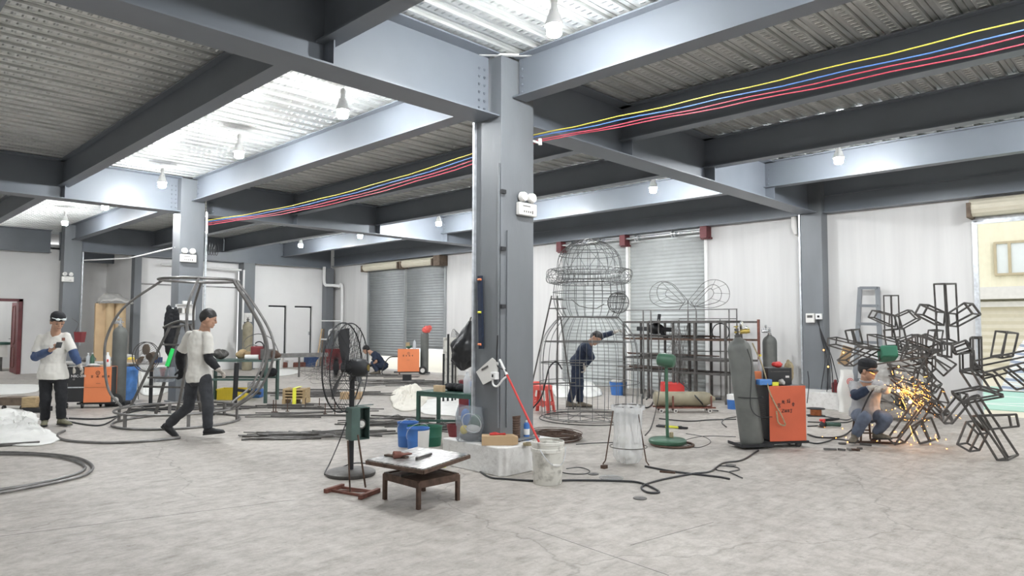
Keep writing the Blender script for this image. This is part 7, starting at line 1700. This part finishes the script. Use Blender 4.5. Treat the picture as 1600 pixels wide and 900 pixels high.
# ---- crates at the left
c_ = back(28, 641, .15); t = thing('wooden_dolly', c_, 'grey wooden box dolly on small wheels at the left', 'dolly', world=True)
w_ = 40*depth(c_)/FPX; MB().box(c_+UP*.15, (w_, .3, .14), Rr).build('dolly_box', 'wood_dark', t, smooth=0)
for x in (-w_*.35, w_*.35): wheel(t, c_+Rr @ V((x, -.12, .04)), Rr @ V((0, 1, 0)), .04, .03, hub='dark_steel')
c_ = back(52, 645, .15); tag(MB().box(c_+UP*.17, (.24, .26, .17), Rr).build('wooden_box', 'wood', smooth=0, bevel=.005), 'small light wooden box between the dolly and the standing person', 'box'); tag(MB().box(c_+UP*.04+RH*.08, (.3, .3, .08), Rr).build('black_block', 'black', smooth=0), 'black block under the light wooden box', 'block')
# ---- steel rings and bars on the floor
tag(MB().tube(flc([(-60, 712), (0, 709), (60, 711), (105, 715), (133, 722), (145, 733), (132, 745), (95, 755), (50, 764), (0, 773), (-60, 782)], .018), .014, 8).build('tube_ring', 'raw_steel'), 'outer curved steel tube lying on the floor at the left edge', 'steel tube', 'curved tubes on the floor')
tag(MB().tube(flc([(-60, 713), (0, 712), (60, 713), (100, 718), (124, 725), (133, 733), (122, 742), (85, 753), (40, 762), (0, 768), (-60, 777)], .018), .014, 8).build('tube_ring', 'raw_steel'), 'inner curved steel tube lying on the floor at the left edge', 'steel tube', 'curved tubes on the floor')
tag(MB().tube(flc([(101, 675), (90, 681), (96, 688), (120, 692), (170, 694), (220, 692), (255, 689), (282, 686)], .018), .016, 8).build('tube_arc', 'raw_steel'), 'curved steel tube on the floor in front of the walking person', 'steel tube')
a, b = fl(-60, 702), fl(62, 694); rodthing([a+UP*.02, b+UP*.02], .02, 'straight steel bar on the edge of the big white tarpaulin', 'raw_steel')
cable([(108, 655), (140, 656), (165, 655), (190, 650), (210, 644), (240, 641), (300, 642)], .014, 'black hose on the floor from the left machine to the globe frame')
cable([(100, 658), (130, 664), (155, 666), (172, 660), (195, 645), (215, 641), (250, 644)], .012, 'second black hose running beside the first into the globe frame')
cable([(180, 628), (200, 630), (235, 640), (270, 636), (300, 640)], .012, 'dark cable on the floor behind the globe frame')
cable([(480, 530), (487, 545), (500, 560)], .006, 'thin dark cable near the corner') if False else None
# bars in loose heaps (each bar its own thing)
def heap(n, cx, cy, wx, wy, lmin, lmax, label, grp, ang=0, sp=.25, r=(.009, .014), seed=1, curl=.3, m=('dark_steel', 'rod_steel', 'raw_steel', 'rod_steel')):
    random.seed(seed)
    for k in range(n):
        p = fl(cx+random.uniform(-wx, wx), cy+random.uniform(-wy, wy)); a = ang+random.gauss(0, sp); d = V((RH.x, RH.y, 0))*math.cos(a)+V((FH.x, FH.y, 0))*math.sin(a); L_ = random.uniform(lmin, lmax); rr = random.choice(r); z = rr+random.choice([0, 0, .012, .024, .036])
        mid = p+V((-d.y, d.x, 0))*random.uniform(-.08, .08)*(random.random() < curl)*L_
        pts = bez([p-d*L_/2, mid, p+d*L_/2], 5); tag(MB().tube([q_+UP*z for q_ in pts], rr, 6).build('steel_bar', random.choice(m)), label, 'steel bar', grp)
heap(16, 435, 683, 30, 4, .5, 1.1, 'steel bar in the loose pile on the floor left of the big fan base', 'bars in the pile left of the big fan', .08, .22, seed=2)
heap(9, 505, 682, 35, 5, .6, 1.3, 'bent steel bar in the pile running behind the big fan pole', 'bars behind the big fan pole', .1, .4, seed=3)
heap(5, 580, 680, 18, 4, .4, .8, 'steel bar in the short pile right of the green control box', 'bars right of the control box', .0, .25, seed=13)
heap(14, 480, 645, 50, 10, .8, 2.0, 'thin steel bar on the floor between the pallet and the big fan', 'bars between pallet and fan', .0, .16, seed=4, curl=.6)
heap(16, 605, 662, 35, 7, .5, 1.3, 'steel bar in the scatter behind the blue paint buckets', 'bars behind the blue buckets', .0, .5, seed=5)
heap(14, 685, 668, 35, 8, .4, 1.0, 'steel bar in the pile under the dark green table', 'bars under the green table', .2, .6, seed=6)
heap(12, 515, 616, 50, 5, 1.0, 2.4, 'dark steel bar in the long pile behind the big fan', 'bars in the long pile behind the fan', .1, .2, seed=7)
heap(14, 610, 600, 40, 5, 1.0, 2.6, 'dark steel bar in the pile in front of the back orange machine', 'bars in front of the back machine', .0, .35, seed=8)
heap(10, 680, 601, 30, 5, 1.0, 2.2, 'dark steel bar in the pile by the raised shutter', 'bars by the raised shutter', .1, .3, seed=9)
heap(8, 330, 636, 60, 6, .8, 1.8, 'steel bar on the floor behind the globe frame', 'bars behind the globe frame', .0, .3, seed=10)
heap(8, 590, 588, 40, 3, 1.0, 2.2, 'thin steel bar on the floor around the crouching person', 'bars round the crouching person', .0, .3, seed=11)
for k, (x, y0, y1) in enumerate(((427, 644, 625), (431, 644, 625), (449, 643, 622), (499, 636, 622), (508, 647, 630), (523, 650, 627), (477, 639, 622))):
    a = fl(x, y0); b = at(x, y1, D=depth(a)); tag(MB().cyl(a, V((a.x, a.y, b.z)), .009, n=6).box(a+UP*.006, (.05, .05, .012)).build('upright_pin', 'rust'), 'thin steel pin standing upright among the bars on the floor', 'steel pin', 'upright pins among the bars')
